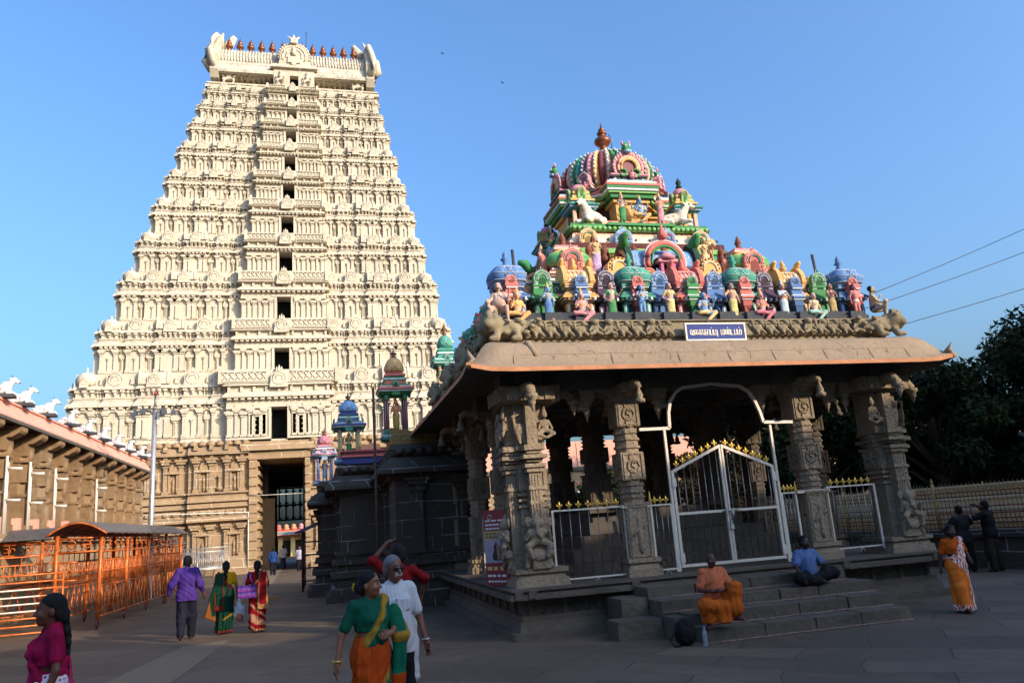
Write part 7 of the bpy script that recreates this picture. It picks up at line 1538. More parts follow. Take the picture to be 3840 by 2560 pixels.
# ---------------------------------------------------------------- orange queue cages
def cage(label, x, y, rz, Wd, Ln, Hp, roof=True):
    """arched-roof steel queue cage: width Wd along local x, length Ln along local y"""
    o = thing('queue_cage', label, 'queue cage', (x, y, 0), rz, 'orange queue cages by the hall'); nb = max(2, int(round(Ln/2.8)))
    for k in range(nb+1):
        for sx in (0, 1):
            b = MB(); yy = Ln*k/nb; b.tube([(sx*Wd, yy, .22), (sx*Wd, yy, Hp)], .055, 8); p = b.build('post', 'orange', o)
            b = MB(); b.ring((sx*Wd, yy, .12), .085, .035, 'x', 12, 6); b.box(sx*Wd-.05, sx*Wd+.05, yy-.03, yy+.03, .12, .3); b.build('castor', plain('castor', (.12, .03, .03), .4) if k == 0 and sx == 0 else bpy.data.materials['castor'], p)
    if roof:
        b = MB(); n = 12; V = []
        for k in range(n+1):
            t = k/n; u = -.22+(Wd+.44)*t; z = Hp-.0+.34*sin(pi*t); V += [(u, -.3, z), (u, Ln+.3, z), (u, -.3, z+.03), (u, Ln+.3, z+.03)]
        F = []
        for k in range(n): a = 4*k; F += [(a, a+4, a+5, a+1), (a+2, a+3, a+7, a+6), (a, a+2, a+6, a+4), (a+1, a+5, a+7, a+3)]
        F += [(0, 1, 3, 2), (4*n, 4*n+2, 4*n+3, 4*n+1)]; b.add(V, F); b.build('roof', 'sheet', o)
        for yy in [-.3, Ln+.3]+[.7*k for k in range(1, int(Ln/.7))]: b = MB(); b.tube([(-.22+(Wd+.44)*k/n, yy, Hp-.015+.34*sin(pi*k/n)) for k in range(n+1)], .03 if yy < 0 or yy > Ln else .018, 6); b.build('roof_hoop', 'orange', o)
    b = MB()
    for sx in (0, 1):
        X = sx*Wd
        for z in (Hp-.08, Hp-.5, 1.85, 1.55, 1.15, .32): b.tube([(X, 0, z), (X, Ln, z)], .024, 6)
        for k in range(int(Ln/.16)):
            yy = .08+.16*k; b.tube([(X, yy, 1.15), (X, yy, 1.85 if k % 3 else Hp-.5)], .014, 5)
        m = int(Ln/.45)
        for k in range(m):
            y0, y1 = Ln*k/m, Ln*(k+1)/m; b.tube([(X, y0, .32), (X, (y0+y1)/2, 1.15)], .018, 5); b.tube([(X, (y0+y1)/2, 1.15), (X, y1, .32)], .018, 5)
        for k in range(int(Ln/.62)):   # small trident-and-lamp plaques under the roof
            yy = .3+.62*k; b.box(X-.008, X+.008, yy-.17, yy+.17, Hp-.46, Hp-.43); b.box(X-.008, X+.008, yy-.17, yy+.17, Hp-.13, Hp-.1); b.box(X-.008, X+.008, yy-.015, yy+.015, Hp-.45, Hp-.1)
            for t in (-1, 1): b.ring((X, yy+t*.09, Hp-.28), .065, .014, 'x', 9, 4, (.5,)*3, t, t+4.6)
    for yy in (0, Ln):
        for z in (Hp-.1, Hp-.48): b.tube([(0, yy, z), (Wd, yy, z)], .03, 6)
        for k in range(2): q = Wd*(.33+.34*k); b.ring((q, yy, Hp-.28), .11, .02, 'y', 10, 4); b.box(q-.13, q+.13, yy-.01, yy+.01, Hp-.30, Hp-.26)
        for z in (1.85, 1.35): b.tube([(0, yy, z), (Wd*.48, yy, z)], .022, 5)
        for k in range(5): b.tube([(Wd*.1*k, yy, 1.35), (Wd*.1*k, yy, 1.85)], .014, 5)
    b.build('lattice', 'orange', o)
    return o
cage('longest orange queue cage with an arched roof running towards the tower', -7.3, 25.1, -.03, 1.15, 11.2, 2.6)
cage('orange queue cage behind the barricade, its arched end turned towards the longest cage', -8.62, 28.2, pi/2+.06, 1.7, 6.5, 2.6)
cage('small orange queue cage farthest away beside the stone base', -8.0, 38.6, -.02, 1.1, 4.2, 2.2)
o = thing('barricade', 'orange barricade of horizontal rails standing before the cages at the left edge', 'barricade', (-6.95, 24.6, 0), pi+.03)
b = MB()
for k in range(9): z = .08+.19*k; b.tube([(0, 0, z), (3.4, 0, z)], .026 if k not in (3, 4, 5) else .022, 6)
for x in (0, 1.7, 3.4): b.tube([(x, 0, .02), (x, 0, 1.62)], .03, 6)
for x in (.1, 3.2): b.tube([(x, -.3, .03), (x, .3, .03)], .03, 6)
b.build('frame', 'orange', o)
b = MB(); [b.tube([(.55, .02, z), (3.4, .02, z)], .024, 6) for z in (.65, .84, 1.03, 1.22)]; b.build('pale_rail', 'white', o)
# steel barricades, drum
for k, (x, rz, lab) in enumerate(((-7.9, .02, 'grey steel barricade leaning on the stone base, front one of the stack'), (-7.6, .05, 'grey steel barricade leaning on the stone base, the one behind in the stack'))):
    o = thing('steel_barricade', lab, 'barricade', (x, 55.6+.35*k, 0), rz, 'steel barricades by the stone base'); b = MB(); Rm = [[1, 0, 0], [0, cos(.28), sin(.28)], [0, -sin(.28), cos(.28)]]; b.at((0, 0, .02+.1*k), 0, 1, Rm)
    for z in (.55, .62, 1.7+.15*k): b.tube([(-1.6, 0, z), (1.6, 0, z)], .035, 6)
    for q in range(25): b.tube([(-1.55+3.1*q/24, 0, .62), (-1.55+3.1*q/24, 0, 1.7+.15*k)], .018, 5)
    for x2 in (-1.6, 0, 1.6): b.tube([(x2, 0, 0), (x2, 0, 1.75+.15*k)], .04, 6)
    b.off().build('frame', 'steel', o)
o = thing('drum', 'dark green metal drum standing by the stone base', 'drum', (-9.75, 55.4, 0)); b = MB(); b.lathe([(.33, 0), (.33, .3), (.35, .31), (.33, .33), (.33, .62), (.35, .63), (.33, .65), (.33, .95), (.3, .95)], (0, 0, 0), 18); b.build('drum_body', 'green', o)
o = tag(MB().build('x', 'paint') if 0 else None or thing('plank', 'short wooden plank lying on the paving behind the walking women', 'plank', (-2.4, 30.5, 0)), None); b = MB(); b.box(-.9, .9, -.12, .12, .0, .09); b.build('board', plain('raw_wood', (.3, .15, .06), .8), o)
# ---------------------------------------------------------------- people
SKIN = lin(120, 72, 52)
SK2 = lin(98, 58, 42); SK3 = lin(150, 96, 70)
def hairdo(S, c, hs=1, yaw=0, kind='short', back=None, R=None):
    cy, sy = cos(yaw), sin(yaw); P = lambda x, y, z: np.array(c)+np.array([x*cy-y*sy, x*sy+y*cy, z])*hs
    S.ell(P(0, -.022, .044), np.array([.085, .100, .093])*hs, (.02,)*3, .02)
    S.ell(P(0, -.05, -.01 if kind == 'short' else -.03), np.array([.080, .062, .075])*hs, (.02,)*3, .03)
def person(label, x, y, rz, H, J, skin, parts, yaw=0, tilt=0, hair='short', hairmat='hair', vox=.016, build=1.0, female=False, belly=0, curl=.5, hands=None, group=None, hs=1.07, extra_hair=None, z=None, eyes=True, face=1, headfn=None):
    z = gz(x, y) if z is None else z; f = H/1.72
    o = thing('person', label, 'person', (x, y, z), rz, group)
    S = Sculpt(); body(S, J, skin, build, yaw, tilt, hands, True, face, None, belly, hs, curl, female)
    if headfn: headfn(S, J)
    sculpt_obj(S, 'body', 'skin', vox, o, scale=f)
    S = Sculpt(); hairdo(S, J['hd'], hs, yaw, hair)
    if extra_hair: extra_hair(S, J)
    c = J['hd']; cy, sy = cos(yaw), sin(yaw)
    def cut(Q):      # keep hair off the face
        fy = -(Q[..., 0]-c[0])*sy+(Q[..., 1]-c[1])*cy; fz = Q[..., 2]-c[2]
        lim = np.interp(fz/hs, [-.2, -.12, -.055, -.01, .03, .062, .09, .14], [-.02, -.045, -.045, -.032, .012, .052, .088, .11])*hs
        return np.minimum(fy-lim, .05)
    if hair != 'bald': sculpt_obj(S, 'hair', hairmat, vox*.8, o, scale=f, cut=cut)
    for nm, Sx, mat, kw in parts: sculpt_obj(Sx, nm, mat, vox, o, scale=f, **kw)
    return o
def sari(J, main, blouse, border, pallu=None, B=1.0, side='L', tail=True, vox=None, sleeve=.33, hem=.05, spread=(.20, .17), folds_=11, colfn=None, pal_col=None, mid=(0, 0)):
    """returns the cloth parts of a draped sari: blouse, skirt, shoulder drape"""
    Sb = Sculpt(); shirt(Sb, J, blouse, B, .012, sleeve); bz = J['wst'][2]+.06
    Ss = Sculpt(); hipc = J['pel']; ft = (J['anR']+J['anL'])/2+np.array([mid[0], mid[1], 0])
    Ss.fun(*skirt((J['wst'][0], J['wst'][1], J['wst'][2]+.0), (ft[0], ft[1]+.02, hem), (.150*B, .125*B), spread, folds_, .02, .55), main, .03)
    Ss.ell(hipc, (.185*B, .150*B, .17), main, .08)
    for q in 'LR': Ss.cap(J['hip'+q], J['kn'+q], .10*B, .085, main, .08); Ss.cap(J['kn'+q], J['an'+q]+np.array([0, 0, .04]), .085, .075, main, .08)
    def sc_col(V, K):
        K = K.copy(); K[V[:, 2] < hem+.055] = border
        return colfn(V, K) if colfn else K
    for t in (-1, 1): Sb.ell(J['che']+np.array([t*.065, .08, -.015]), (.068, .068, .068), blouse, .03)
    sg = 1 if side == 'R' else -1
    Sp = Sculpt(); pc = np.array(main if pal_col is None else pal_col); sh = J['sh'+side]
    Sp.ell(J['che']+np.array([0, 0, -.02]), np.array([.155*B, .105*B, .19])+.034, pc, .06); Sp.ell((J['che']+J['wst'])/2, np.array([.14*B, .105*B, .20])+.034, pc, .06); Sp.ell(J['wst']+np.array([0, .01, -.03]), np.array([.14*B, .11*B, .17])+.034, pc, .06); Sp.cap(J['shL'], J['shR'], .07*B+.026, None, pc, .05); Sp.ell(J['che']+np.array([0, .065, -.01]), np.array([.155, .12, .11]), pc, .05)
    n1 = nrm((-sg*.86, 0, .62)); anchor = sh+np.array([-sg*.055, 0, .03])
    def pcut(Q):
        d = (Q-anchor)@n1                       # upper edge of the drape runs from the shoulder down to the opposite hip
        lower = (J['pel'][2]+.05)-Q[..., 2]
        shell = sg*Q[..., 0]-(sg*sh[0]+.035)
        return np.maximum(np.maximum(d, lower), shell)
    def pcol(V, K):
        K = K.copy(); d = (V-anchor)@n1; K[d > -.05] = border; return K
    parts = [('blouse', Sb, 'cloth', dict(cut=lambda Q: bz-Q[..., 2])), ('sari_skirt', Ss, 'cloth', dict(colfn=sc_col, disp=folds(.006, 34))), ('sari_drape', Sp, 'cloth', dict(cut=pcut, colfn=pcol, disp=folds(.011, 46, 1)))]
    if tail:
        St = Sculpt(); a = sh+np.array([-sg*.02, -.085, .03])
        for k in range(6):
            u = -.085+.034*k*1.0; St.cap(a+np.array([u, 0, .0]), a+np.array([u*1.15, -.06, -.45]), .022, .026, pc, .03); St.cap(a+np.array([u*1.15, -.06, -.45]), a+np.array([u*1.3, -.05, -.85]), .026, .024, pc, .03)
        zt2 = a[2]-.85
        parts.append(('sari_tail', St, 'cloth', dict(colfn=lambda V, K: np.where(((V[:, 2] < zt2+.1) | (abs(V[:, 0]-a[0]) > .085))[:, None], np.array(border)[None], K), disp=folds(.005, 40, 2))))
    return parts
def walk(fwd=.28, **kw):
    J = dict(hipR=(.085, .01, .90), knR=(.09, .14, .50), anR=(.085, .12+fwd*.35, .09), hipL=(-.085, -.01, .90), knL=(-.09, .0, .49), anL=(-.085, -fwd*.75, .14), toL=(-.1, -fwd*.75+.13, .03)); J.update(kw); return joints(**J)
def braid(length=.55, r=.035, off=0):
    def f(S, J):
        h_ = J['hd']
        S.ell(h_+np.array([0, -.105, -.04]), (.055, .05, .06), (.02,)*3, .03)
        n = int(length/.05)
        for k in range(n): S.ell(h_+np.array([off*k/n+(.012 if k % 2 else -.012), -.115-.03*min(1, k/3), -.08-.05*k]), (r*(1-.5*k/n), r*.9*(1-.4*k/n), .04), (.02,)*3, .02)
    return f
def bun(S, J): S.ell(J['hd']+np.array([0, -.115, -.01]), (.06, .055, .06), (.02,)*3, .03)
# -- man in the purple shirt walking away
J = walk(.30, elR=(.27, -.05, 1.13), wrR=(.33, .06, .93), elL=(-.30, -.08, 1.14), wrL=(-.37, -.02, .91)); P_ = lin(82, 52, 140)
S1 = Sculpt(); shirt(S1, J, P_, 1.05, .032, .86); S2 = Sculpt(); trousers(S2, J, lin(34, 36, 52), 1.08, .026)
person('man in a purple shirt and dark trousers walking away beside the orange cages', -3.0, 19.7, .05, 1.83, J, SK2, [('shirt', S1, 'cloth', dict(cut=lambda Q: .80-Q[..., 2], disp=folds(.008))), ('trousers', S2, 'cloth', dict(disp=folds(.006, 30, 3)))], vox=.014, build=1.06)
# -- two women walking away
J = walk(.16, elR=(.25, -.01, 1.13), wrR=(.27, .06, .90), elL=(-.26, .05, 1.14), wrL=(-.22, .18, 1.0))
def greencol(V, K): K[(V[:, 0] > -.05) & (abs(V[:, 2]-.38-.55*V[:, 0]) < .03)] = lin(150, 110, 40); return K
pr_ = sari(J, lin(10, 58, 42), lin(214, 158, 20), lin(120, 40, 30), B=1.02, side='L', sleeve=.36, spread=(.19, .20), colfn=greencol, mid=(-.04, -.06))
St = Sculpt()
for k in range(8): t = k/7; St.cap((-.2-.02*t, -.06-.1*t, 1.36-.18*t), (-.30-.03*t, -.1-.16*t, .95-.1*t), .03, None, lin(10, 58, 42), .03); St.cap((-.30-.03*t, -.1-.16*t, .95-.1*t), (-.24-.20*t, -.08-.26*t, .34+.12*t), .03, .025, lin(10, 58, 42), .03)
pr_.append(('loose_end', St, 'cloth', dict(colfn=lambda V, K: np.where(((V[:, 2] < .45) | (V[:, 0]+.14*V[:, 2] < -.24))[:, None], np.array(lin(150, 90, 40)), K))))
person('woman in a dark green sari and yellow blouse walking away with a loose sari end', -2.22, 20.25, .06, 1.63, J, SK3, pr_, vox=.014, female=False, extra_hair=braid(.36, .05), hair='long')
J = walk(.1, elR=(.25, .02, 1.13), wrR=(.18, .16, 1.0), elL=(-.26, .0, 1.13), wrL=(-.24, .1, .93))
def redcol(V, K): m = (V[:, 2] < .70) & (np.sin(26*(V[:, 2]*1.0+V[:, 0]*.75)+1.5*np.sin(13*V[:, 0]+11*V[:, 2])) > .25); K[m] = lin(190, 140, 110); return K
person('woman in a red patterned sari walking away with a purple bag on her shoulder', -1.48, 19.85, -.02, 1.60, J, SK2, sari(J, lin(150, 14, 26), lin(160, 18, 28), lin(196, 140, 90), B=1.04, side='R', sleeve=.42, spread=(.19, .16), colfn=redcol), vox=.014, extra_hair=braid(.42, .045, .06), hair='long')
o = thing('shoulder_bag', 'purple striped shoulder bag hanging behind the woman in the red sari', 'bag', (-1.68, 19.62, 0)); b = MB()
V_ = []; cs = [lin(92, 50, 140), lin(150, 70, 160), lin(110, 90, 180)]
for k in range(7): b.box(-.2+.004*k*0, .2, -.07, .07, .80+.04*k, .84+.04*k, cs[k % 3], .0, .004); 
b.build('bag_body', 'cloth', o); b = MB(); b.tube([(-.12, 0, 1.07), (-.05, .04, 1.25), (.02, .10, 1.37), (.06, .2, 1.36)], .014, 5, cs[2]); b.tube([(.12, 0, 1.07), (.06, .04, 1.25), (.05, .10, 1.37)], .014, 5, cs[2]); b.build('strap', 'cloth', o)
m, t_, p = nmat('thin_white_plastic'); p.inputs['Base Color'].default_value = (.72, .74, .76, 1); p.inputs['Roughness'].default_value = .35; p.inputs['Transmission Weight'].default_value = .25; M['plastic'] = m
o = thing('carrier_bag', 'thin white plastic carrier bag hanging from the hand of the woman in green', 'carrier bag', (-1.9, 20.3, 0)); S = Sculpt(); S.ell((0, 0, .42), (.15, .12, .19), (.8,)*3, .05).cap((0, 0, .5), (-.03, 0, .72), .09, .02, (.8,)*3, .08).cap((-.05, 0, .6), (-.04, 0, .84), .022, .012, (.8,)*3, .03).cap((.03, 0, .6), (-.03, 0, .84), .022, .012, (.8,)*3, .03)
sculpt_obj(S, 'bag_film', 'plastic', .015, o, disp=folds(.012, 50)); b = MB(); b.lathe([(.01, 0), (.07, .03), (.09, .1), (.05, .17), (.01, .19)], (0, -.09, .26), 12, lin(190, 90, 40)); b.build('contents', 'paint', o)
# -- people near the gateway
def plainman(label, x, y, rz, H, sh, tr, long_=.95, arm=None, z=None, sk=SK2, hairmat='hair', dhoti=False):
    J = walk(.22, **(arm or {})); S1 = Sculpt(); shirt(S1, J, sh, 1.05, .03, long_); S2 = Sculpt(); trousers(S2, J, tr, 1.05, .03 if not dhoti else .06)
    return person(label, x, y, rz, H, J, sk, [('shirt', S1, 'cloth', dict(cut=lambda Q: .82-Q[..., 2])), ('trousers', S2, 'cloth', {})], vox=.024, hairmat=hairmat, z=z)
plainman('man in a blue shirt and dark trousers walking into the gateway', -2.9, 51, 0, 1.62, lin(40, 70, 130), lin(24, 26, 34)); plainman('man in a pale lilac shirt walking out of the gateway towards the camera', -1.4, 53.4, pi, 1.6, lin(196, 186, 204), lin(28, 26, 34), .5)
plainman('man in a white shirt inside the gateway behind the man in blue', -2.75, 61, 0, 1.68, lin(200, 186, 190), lin(60, 50, 60), .5); plainman('dim figure in pale clothes deep in the gateway passage', -1.5, 66, pi, 1.65, lin(150, 140, 146), lin(50, 44, 46), .5)
J = walk(.1); person('person in a bright yellow sari standing beside the green drum', -10.6, 54.3, -.3, 1.6, J, SK2, sari(J, lin(236, 190, 20), lin(230, 180, 20), lin(200, 120, 20)), vox=.024, hair='long')
# -- couple on the right taking photographs
J = joints(elR=(.33, .12, 1.33), wrR=(.24, .26, 1.55), elL=(-.30, .16, 1.32), wrL=(-.12, .28, 1.54), anR=(.17, -.03, .085), knR=(.14, .03, .5), anL=(-.15, -.03, .085), knL=(-.13, .03, .5)); S1 = Sculpt(); shirt(S1, J, (.012, .013, .018), 1.06, .03, .5); S2 = Sculpt(); trousers(S2, J, lin(58, 48, 42), 1.08, .03)
person('man in a black shirt and brown trousers raising a camera by the gold fence', 16.5, 16.85, .35, 1.74, J, SK2, [('shirt', S1, 'cloth', dict(cut=lambda Q: .84-Q[..., 2])), ('trousers', S2, 'cloth', {})], vox=.018)
o = thing('camera', 'small black camera held up by the man in the black shirt', 'camera', (16.5, 16.85, 0), .35); b = MB(); b.box(-.02, .12, .27, .33, 1.60, 1.69, (.02,)*3); b.lathe([(.035, 0), (.04, .02), (.03, .06)], (.05, .36, 1.62), 10, (.02,)*3); b.build('camera_body', 'paint', o)
J = joints(elR=(.30, .12, 1.26), wrR=(.2, .3, 1.38), elL=(-.33, .10, 1.18), wrL=(-.40, .28, 1.10)); S1 = Sculpt(); shirt(S1, J, lin(60, 56, 58), 1.0, .03, .5); S2 = Sculpt(); trousers(S2, J, lin(40, 36, 36), 1.0, .03)
person('person in dark grey standing just behind the man with the camera', 16.15, 17.35, -.3, 1.66, J, SK2, [('shirt', S1, 'cloth', dict(cut=lambda Q: .75-Q[..., 2])), ('trousers', S2, 'cloth', {})], vox=.018)
# -- woman in the orange and white sari
def paisley(name, c1, c2, sc):
    m, t, p = nmat(name); tc = N(t, 'TexCoord'); wn = N(t, 'TexNoise', Scale=sc, Detail=1.5); L(t, tc.outputs['Object'], wn.inputs['Vector']); wv = N(t, 'TexWave', Scale=sc*.25, Distortion=14, Detail=1.5); L(t, tc.outputs['Object'], wv.inputs['Vector'])
    a = N(t, 'VertexColor', _layer_name='Col'); m1 = N(t, 'Math', _operation='GREATER_THAN'); L(t, wv.outputs['Fac'], m1.inputs[0]); m1.inputs[1].default_value = .52
    s_ = N(t, 'SeparateColor'); L(t, a.outputs[0], s_.inputs[0]); g1 = N(t, 'Math', _operation='GREATER_THAN'); L(t, s_.outputs[2], g1.inputs[0]); g1.inputs[1].default_value = .3
    mm = N(t, 'Math', _operation='MULTIPLY'); L(t, m1.outputs[0], mm.inputs[0]); L(t, g1.outputs[0], mm.inputs[1]); L(t, mixc(t, mm.outputs[0], a.outputs[0], c2), p.inputs['Base Color']); p.inputs['Roughness'].default_value = .8; return m
M['paisley'] = paisley('orange_white_paisley', None, lin(205, 72, 24), 26)
J = walk(.26, elR=(.27, -.06, 1.12), wrR=(.32, -.04, .88), elL=(-.27, .0, 1.15), wrL=(-.2, .2, 1.02)); OR_, WH_ = lin(224, 110, 10), lin(226, 214, 200)
def orcol(V, K): m = (V[:, 0]-.10*np.sin(7*V[:, 2])-.25*(V[:, 2]-.6) < -.04) | (V[:, 2] < .17); K[m] = WH_; return K
pr_ = sari(J, OR_, lin(214, 96, 14), WH_, B=1.1, side='L', pal_col=WH_, sleeve=.4, spread=(.19, .2), colfn=orcol); pr_[1] = pr_[1][:2]+('paisley',)+pr_[1][3:]; pr_[2] = pr_[2][:2]+('paisley',)+pr_[2][3:]; pr_[3] = pr_[3][:2]+('paisley',)+pr_[3][3:]
person('woman in an orange and white printed sari walking past the pavilion corner', 10.75, 11.85, pi-.15, 1.45, J, lin(70, 42, 32), pr_, vox=.012, build=1.08, hair='long', hairmat='hair', extra_hair=bun, hs=1.05)
# -- man with the raised arm, back turned
J = joints(elR=(.33, -.02, 1.28), wrR=(.28, .05, 1.03), elL=(-.36, .02, 1.56), wrL=(-.16, .06, 1.76), anR=(.12, -.02, .085), anL=(-.11, -.03, .085)); S1 = Sculpt(); shirt(S1, J, lin(134, 14, 22), .92, .02, .62); S2 = Sculpt(); trousers(S2, J, lin(214, 212, 214), 1.0, .04)
person('man in a red shirt and white trousers seen from behind, one arm raised', .98, 10.5, .12, 1.68, J, SK2, [('shirt', S1, 'cloth', dict(cut=lambda Q: .84-Q[..., 2], disp=folds(.008))), ('trousers', S2, 'cloth', dict(disp=folds(.007, 30, 4)))], vox=.012, build=.92, hands={'L': ((.6, .2, .25), (.2, -.3, -1), .6)})
# -- elderly couple in front
J = walk(.2, elR=(.27, -.03, 1.13), wrR=(.30, .10, .90), elL=(-.26, -.02, 1.12), wrL=(-.30, .06, .88)); WHS = lin(214, 216, 226)
m, t, p = nmat('white_striped_shirt'); tc = N(t, 'TexCoord'); wv = N(t, 'TexWave', Scale=9.0, Distortion=.4); wv.bands_direction = 'X'; L(t, tc.outputs['Object'], wv.inputs['Vector']); L(t, mixc(t, ramp(t, wv.outputs['Fac'], .85, .99), (.50, .50, .52), (.37, .38, .44)), p.inputs['Base Color']); p.inputs['Roughness'].default_value = .8; n = noise(t, tc.outputs['Object'], 12, 3); bump(t, p, n, .25, .02); M['stripes'] = m
S1 = Sculpt(); shirt(S1, J, WHS, .98, .02, .42, .015)
for sx in (-1, 1): S1.cap(J['nk']+np.array([sx*.02, .075, -.045]), J['nk']+np.array([sx*.075, .02, .01]), .02, .024, WHS, .012); S1.cap(J['nk']+np.array([sx*.02, .075, -.045]), J['nk']+np.array([sx*.075, .075, -.06]), .012, .01, WHS, .01)
for k in range(7): S1.ell((.0, .165-.006*k, 1.36-.085*k), .006, lin(150, 150, 160), .002)
S1.fun(lambda Q: np.maximum(np.maximum(abs(Q[..., 0])-.012, abs(Q[..., 1]-.135)-.02), abs(Q[..., 2]-1.08)-.24), (-.02, .1, .8), (.02, .17, 1.4), WHS, .01)
for sx in (-1, 1): S1.fun(lambda Q, sx=sx: np.maximum(np.maximum(abs(Q[..., 0]-sx*.085)-.05, abs(Q[..., 1]-.125)-.018), abs(Q[..., 2]-1.26)-.055), (sx*.085-.06, .09, 1.18), (sx*.085+.06, .16, 1.33), WHS, .01)
S2 = Sculpt(); trousers(S2, J, (.015, .013, .015), 1.0, .025)
def moust(S, J):
    c = J['hd']; y_ = YAW; R_ = lambda x, y, z: c+rotz((x, y, z), y_)
    S.cap(R_(-.024, .093, -.050), R_(.024, .093, -.050), .0095, None, lin(190, 190, 190), .004); S.cap(R_(.024, .09, -.052), R_(.036, .083, -.062), .007, None, lin(190, 190, 190), .004); S.cap(R_(-.024, .09, -.052), R_(-.036, .083, -.062), .007, None, lin(190, 190, 190), .004)
YAW = .32
om = person('elderly man with grey hair, dark glasses and a white striped short-sleeved shirt', .66, 7.75, pi+.18, 1.60, J, lin(128, 80, 58), [('shirt', S1, 'stripes', dict(cut=lambda Q: np.maximum(.79-Q[..., 2], np.where(Q[..., 1] > 0, .93-Q[..., 2]-4*abs(Q[..., 0]+.01), -1)), disp=folds(.005, 34))), ('trousers', S2, 'cloth', dict(disp=folds(.006, 30)))], vox=.0095, yaw=YAW, hairmat='greyhair', headfn=moust, belly=.015)
f = 1.60/1.72; b = MB(); c = J['hd']; R_ = lambda x, y, z: (c+rotz((x, y, z), YAW))*f
for sx in (-1, 1):
    b.tube([R_(sx*.012, .108, .012), R_(sx*.014, .107, -.012), R_(sx*.04, .10, -.016), R_(sx*.062, .09, -.01), R_(sx*.064, .09, .014), R_(sx*.04, .10, .02), R_(sx*.012, .108, .012)], .0035, 5); b.tube([R_(sx*.064, .09, .008), R_(sx*.085, .02, .012), R_(sx*.088, -.03, .005)], .003, 5)
    b.add([R_(sx*.012, .1075, .014), R_(sx*.016, .1065, -.013), R_(sx*.04, .0995, -.017), R_(sx*.062, .09, -.01), R_(sx*.064, .09, .015), R_(sx*.04, .10, .02)], [tuple(range(6)) if sx > 0 else tuple(range(5, -1, -1))], (.02, .02, .025))
b.tube([R_(-.014, .108, .006), R_(0, .112, .01), R_(.014, .108, .006)], .003, 5); M['glass'] = plain('dark_spectacles', (.015, .012, .012), .15, 0, .1, 5, 0); b.build('spectacles', 'glass', om)
b = MB(); b.ring(tuple(J['wrL']*f+np.array([0, 0, .015])), .034, .008, 'z', 14, 6); b.build('wristwatch', 'steel', om)
J = walk(.24, elR=(.29, -.07, 1.14), wrR=(.36, -.04, .90), elL=(-.27, .05, 1.16), wrL=(-.12, .21, 1.13)); GR_ = lin(8, 108, 78); OG = lin(206, 78, 14); BR_ = lin(186, 140, 50)
def nearcol(V, K):
    s_ = V[:, 0]*.9-(V[:, 2]-.86)*.0; q = V[:, 2]-(.62-1.25*(V[:, 0]+.02)); band = (V[:, 1] > -.2) & (q > 0) & (V[:, 2] < 1.16)
    K[band] = OG; K[band & (q < .07)] = BR_; K[(V[:, 0] < -.14) & (V[:, 2] < .95)] = lin(120, 60, 20); return K
pr_ = sari(J, GR_, lin(10, 92, 70), BR_, B=1.02, side='L', sleeve=.40, spread=(.22, .2), colfn=nearcol, folds_=13)
St = Sculpt()
for k in range(6): u = .02*k; St.cap((-.30+u*.6, .02, 1.34-u), (-.36+u, .10, 1.08), .045, .05, GR_, .04); St.cap((-.36+u, .10, 1.08), (-.30+u, .12, .72), .035, .03, GR_, .03); St.cap((-.30+u, .12, .72), (-.27+u*.8, .10, .30), .03, .028, OG, .03)
pr_.append(('loose_end', St, 'cloth', dict(colfn=lambda V, K: np.where((((V[:, 2] < 1.12) & (V[:, 2] > 1.02)) | (V[:, 0] < -.35))[:, None], np.array(BR_), K), disp=folds(.006, 40, 5))))
def flowerbun(S, J): S.ell(J['hd']+rotz((0, -.12, -.05), .62), (.055, .05, .065), (.02,)*3, .03)
ow = person('woman in a green and orange silk sari with yellow flowers in her hair', .40, 7.30, pi+.55, 1.50, J, lin(142, 92, 66), pr_, vox=.0095, build=1.0, female=True, hair='long', yaw=.62, extra_hair=lambda S, J: S.ell(J['hd']+rotz((0, -.12, -.03), .62), (.05, .05, .06), (.02,)*3, .03), hands={'L': ((1, .15, -.1), (0, -.6, -.5), .35)})
f = 1.50/1.72; b = MB(); c = J['hd']+rotz((0, -.15, -.02), .62); r = random.Random(2)
for k in range(26): d = nrm((r.gauss(0, 1), r.gauss(0, 1), r.gauss(0, 1))); b.lathe([(.003, -.012), (.014, 0), (.003, .012)], (c+d*np.array([.03, .025, .045]))*f, 6, lin(240, 200, 20))
b.build('hair_flowers', 'cloth', ow); b = MB(); b.ring(tuple((J['wrR']+np.array([0, 0, .02]))*f), .036, .008, 'z', 14, 6); b.build('bangle', 'gold', ow)
b = MB(); c = J['hd']; b.lathe([(.002, -.01), (.012, 0), (.002, .01)], (c+rotz((-.085, -.01, -.055), .62))*f, 8, (.8, .8, .75)); b.lathe([(.001, -.009), (.006, 0), (.001, .009)], (c+rotz((.0, .081, .07), .62))*f, 6, (.5, .48, .45)); b.build('ear_stud', 'paint', ow)
# -- girl in the pink sari at the left edge
J = walk(.22, elR=(.25, -.04, 1.13), wrR=(.27, .04, .88), elL=(-.25, -.03, 1.13), wrL=(-.27, .06, .9)); PK = lin(226, 40, 130); MG = lin(170, 12, 70)
m, t, p = nmat('pink_dotted_print'); tc = N(t, 'TexCoord'); mp = N(t, 'Mapping'); mp.inputs['Scale'].default_value = (1, 1, 1); L(t, tc.outputs['Object'], mp.inputs[0]); vo = N(t, 'TexVoronoi', Scale=30); vo.inputs['Randomness'].default_value = .15; L(t, mp.outputs[0], vo.inputs['Vector']); a = N(t, 'VertexColor', _layer_name='Col'); L(t, mixc(t, ramp(t, vo.outputs['Distance'], .28, .34), lin(120, 10, 50), a.outputs[0]), p.inputs['Base Color']); p.inputs['Roughness'].default_value = .75; M['dots'] = m
def pkcol(V, K): K[(V[:, 2] > .90) & (V[:, 2] < 1.1)] = lin(228, 205, 215); return K
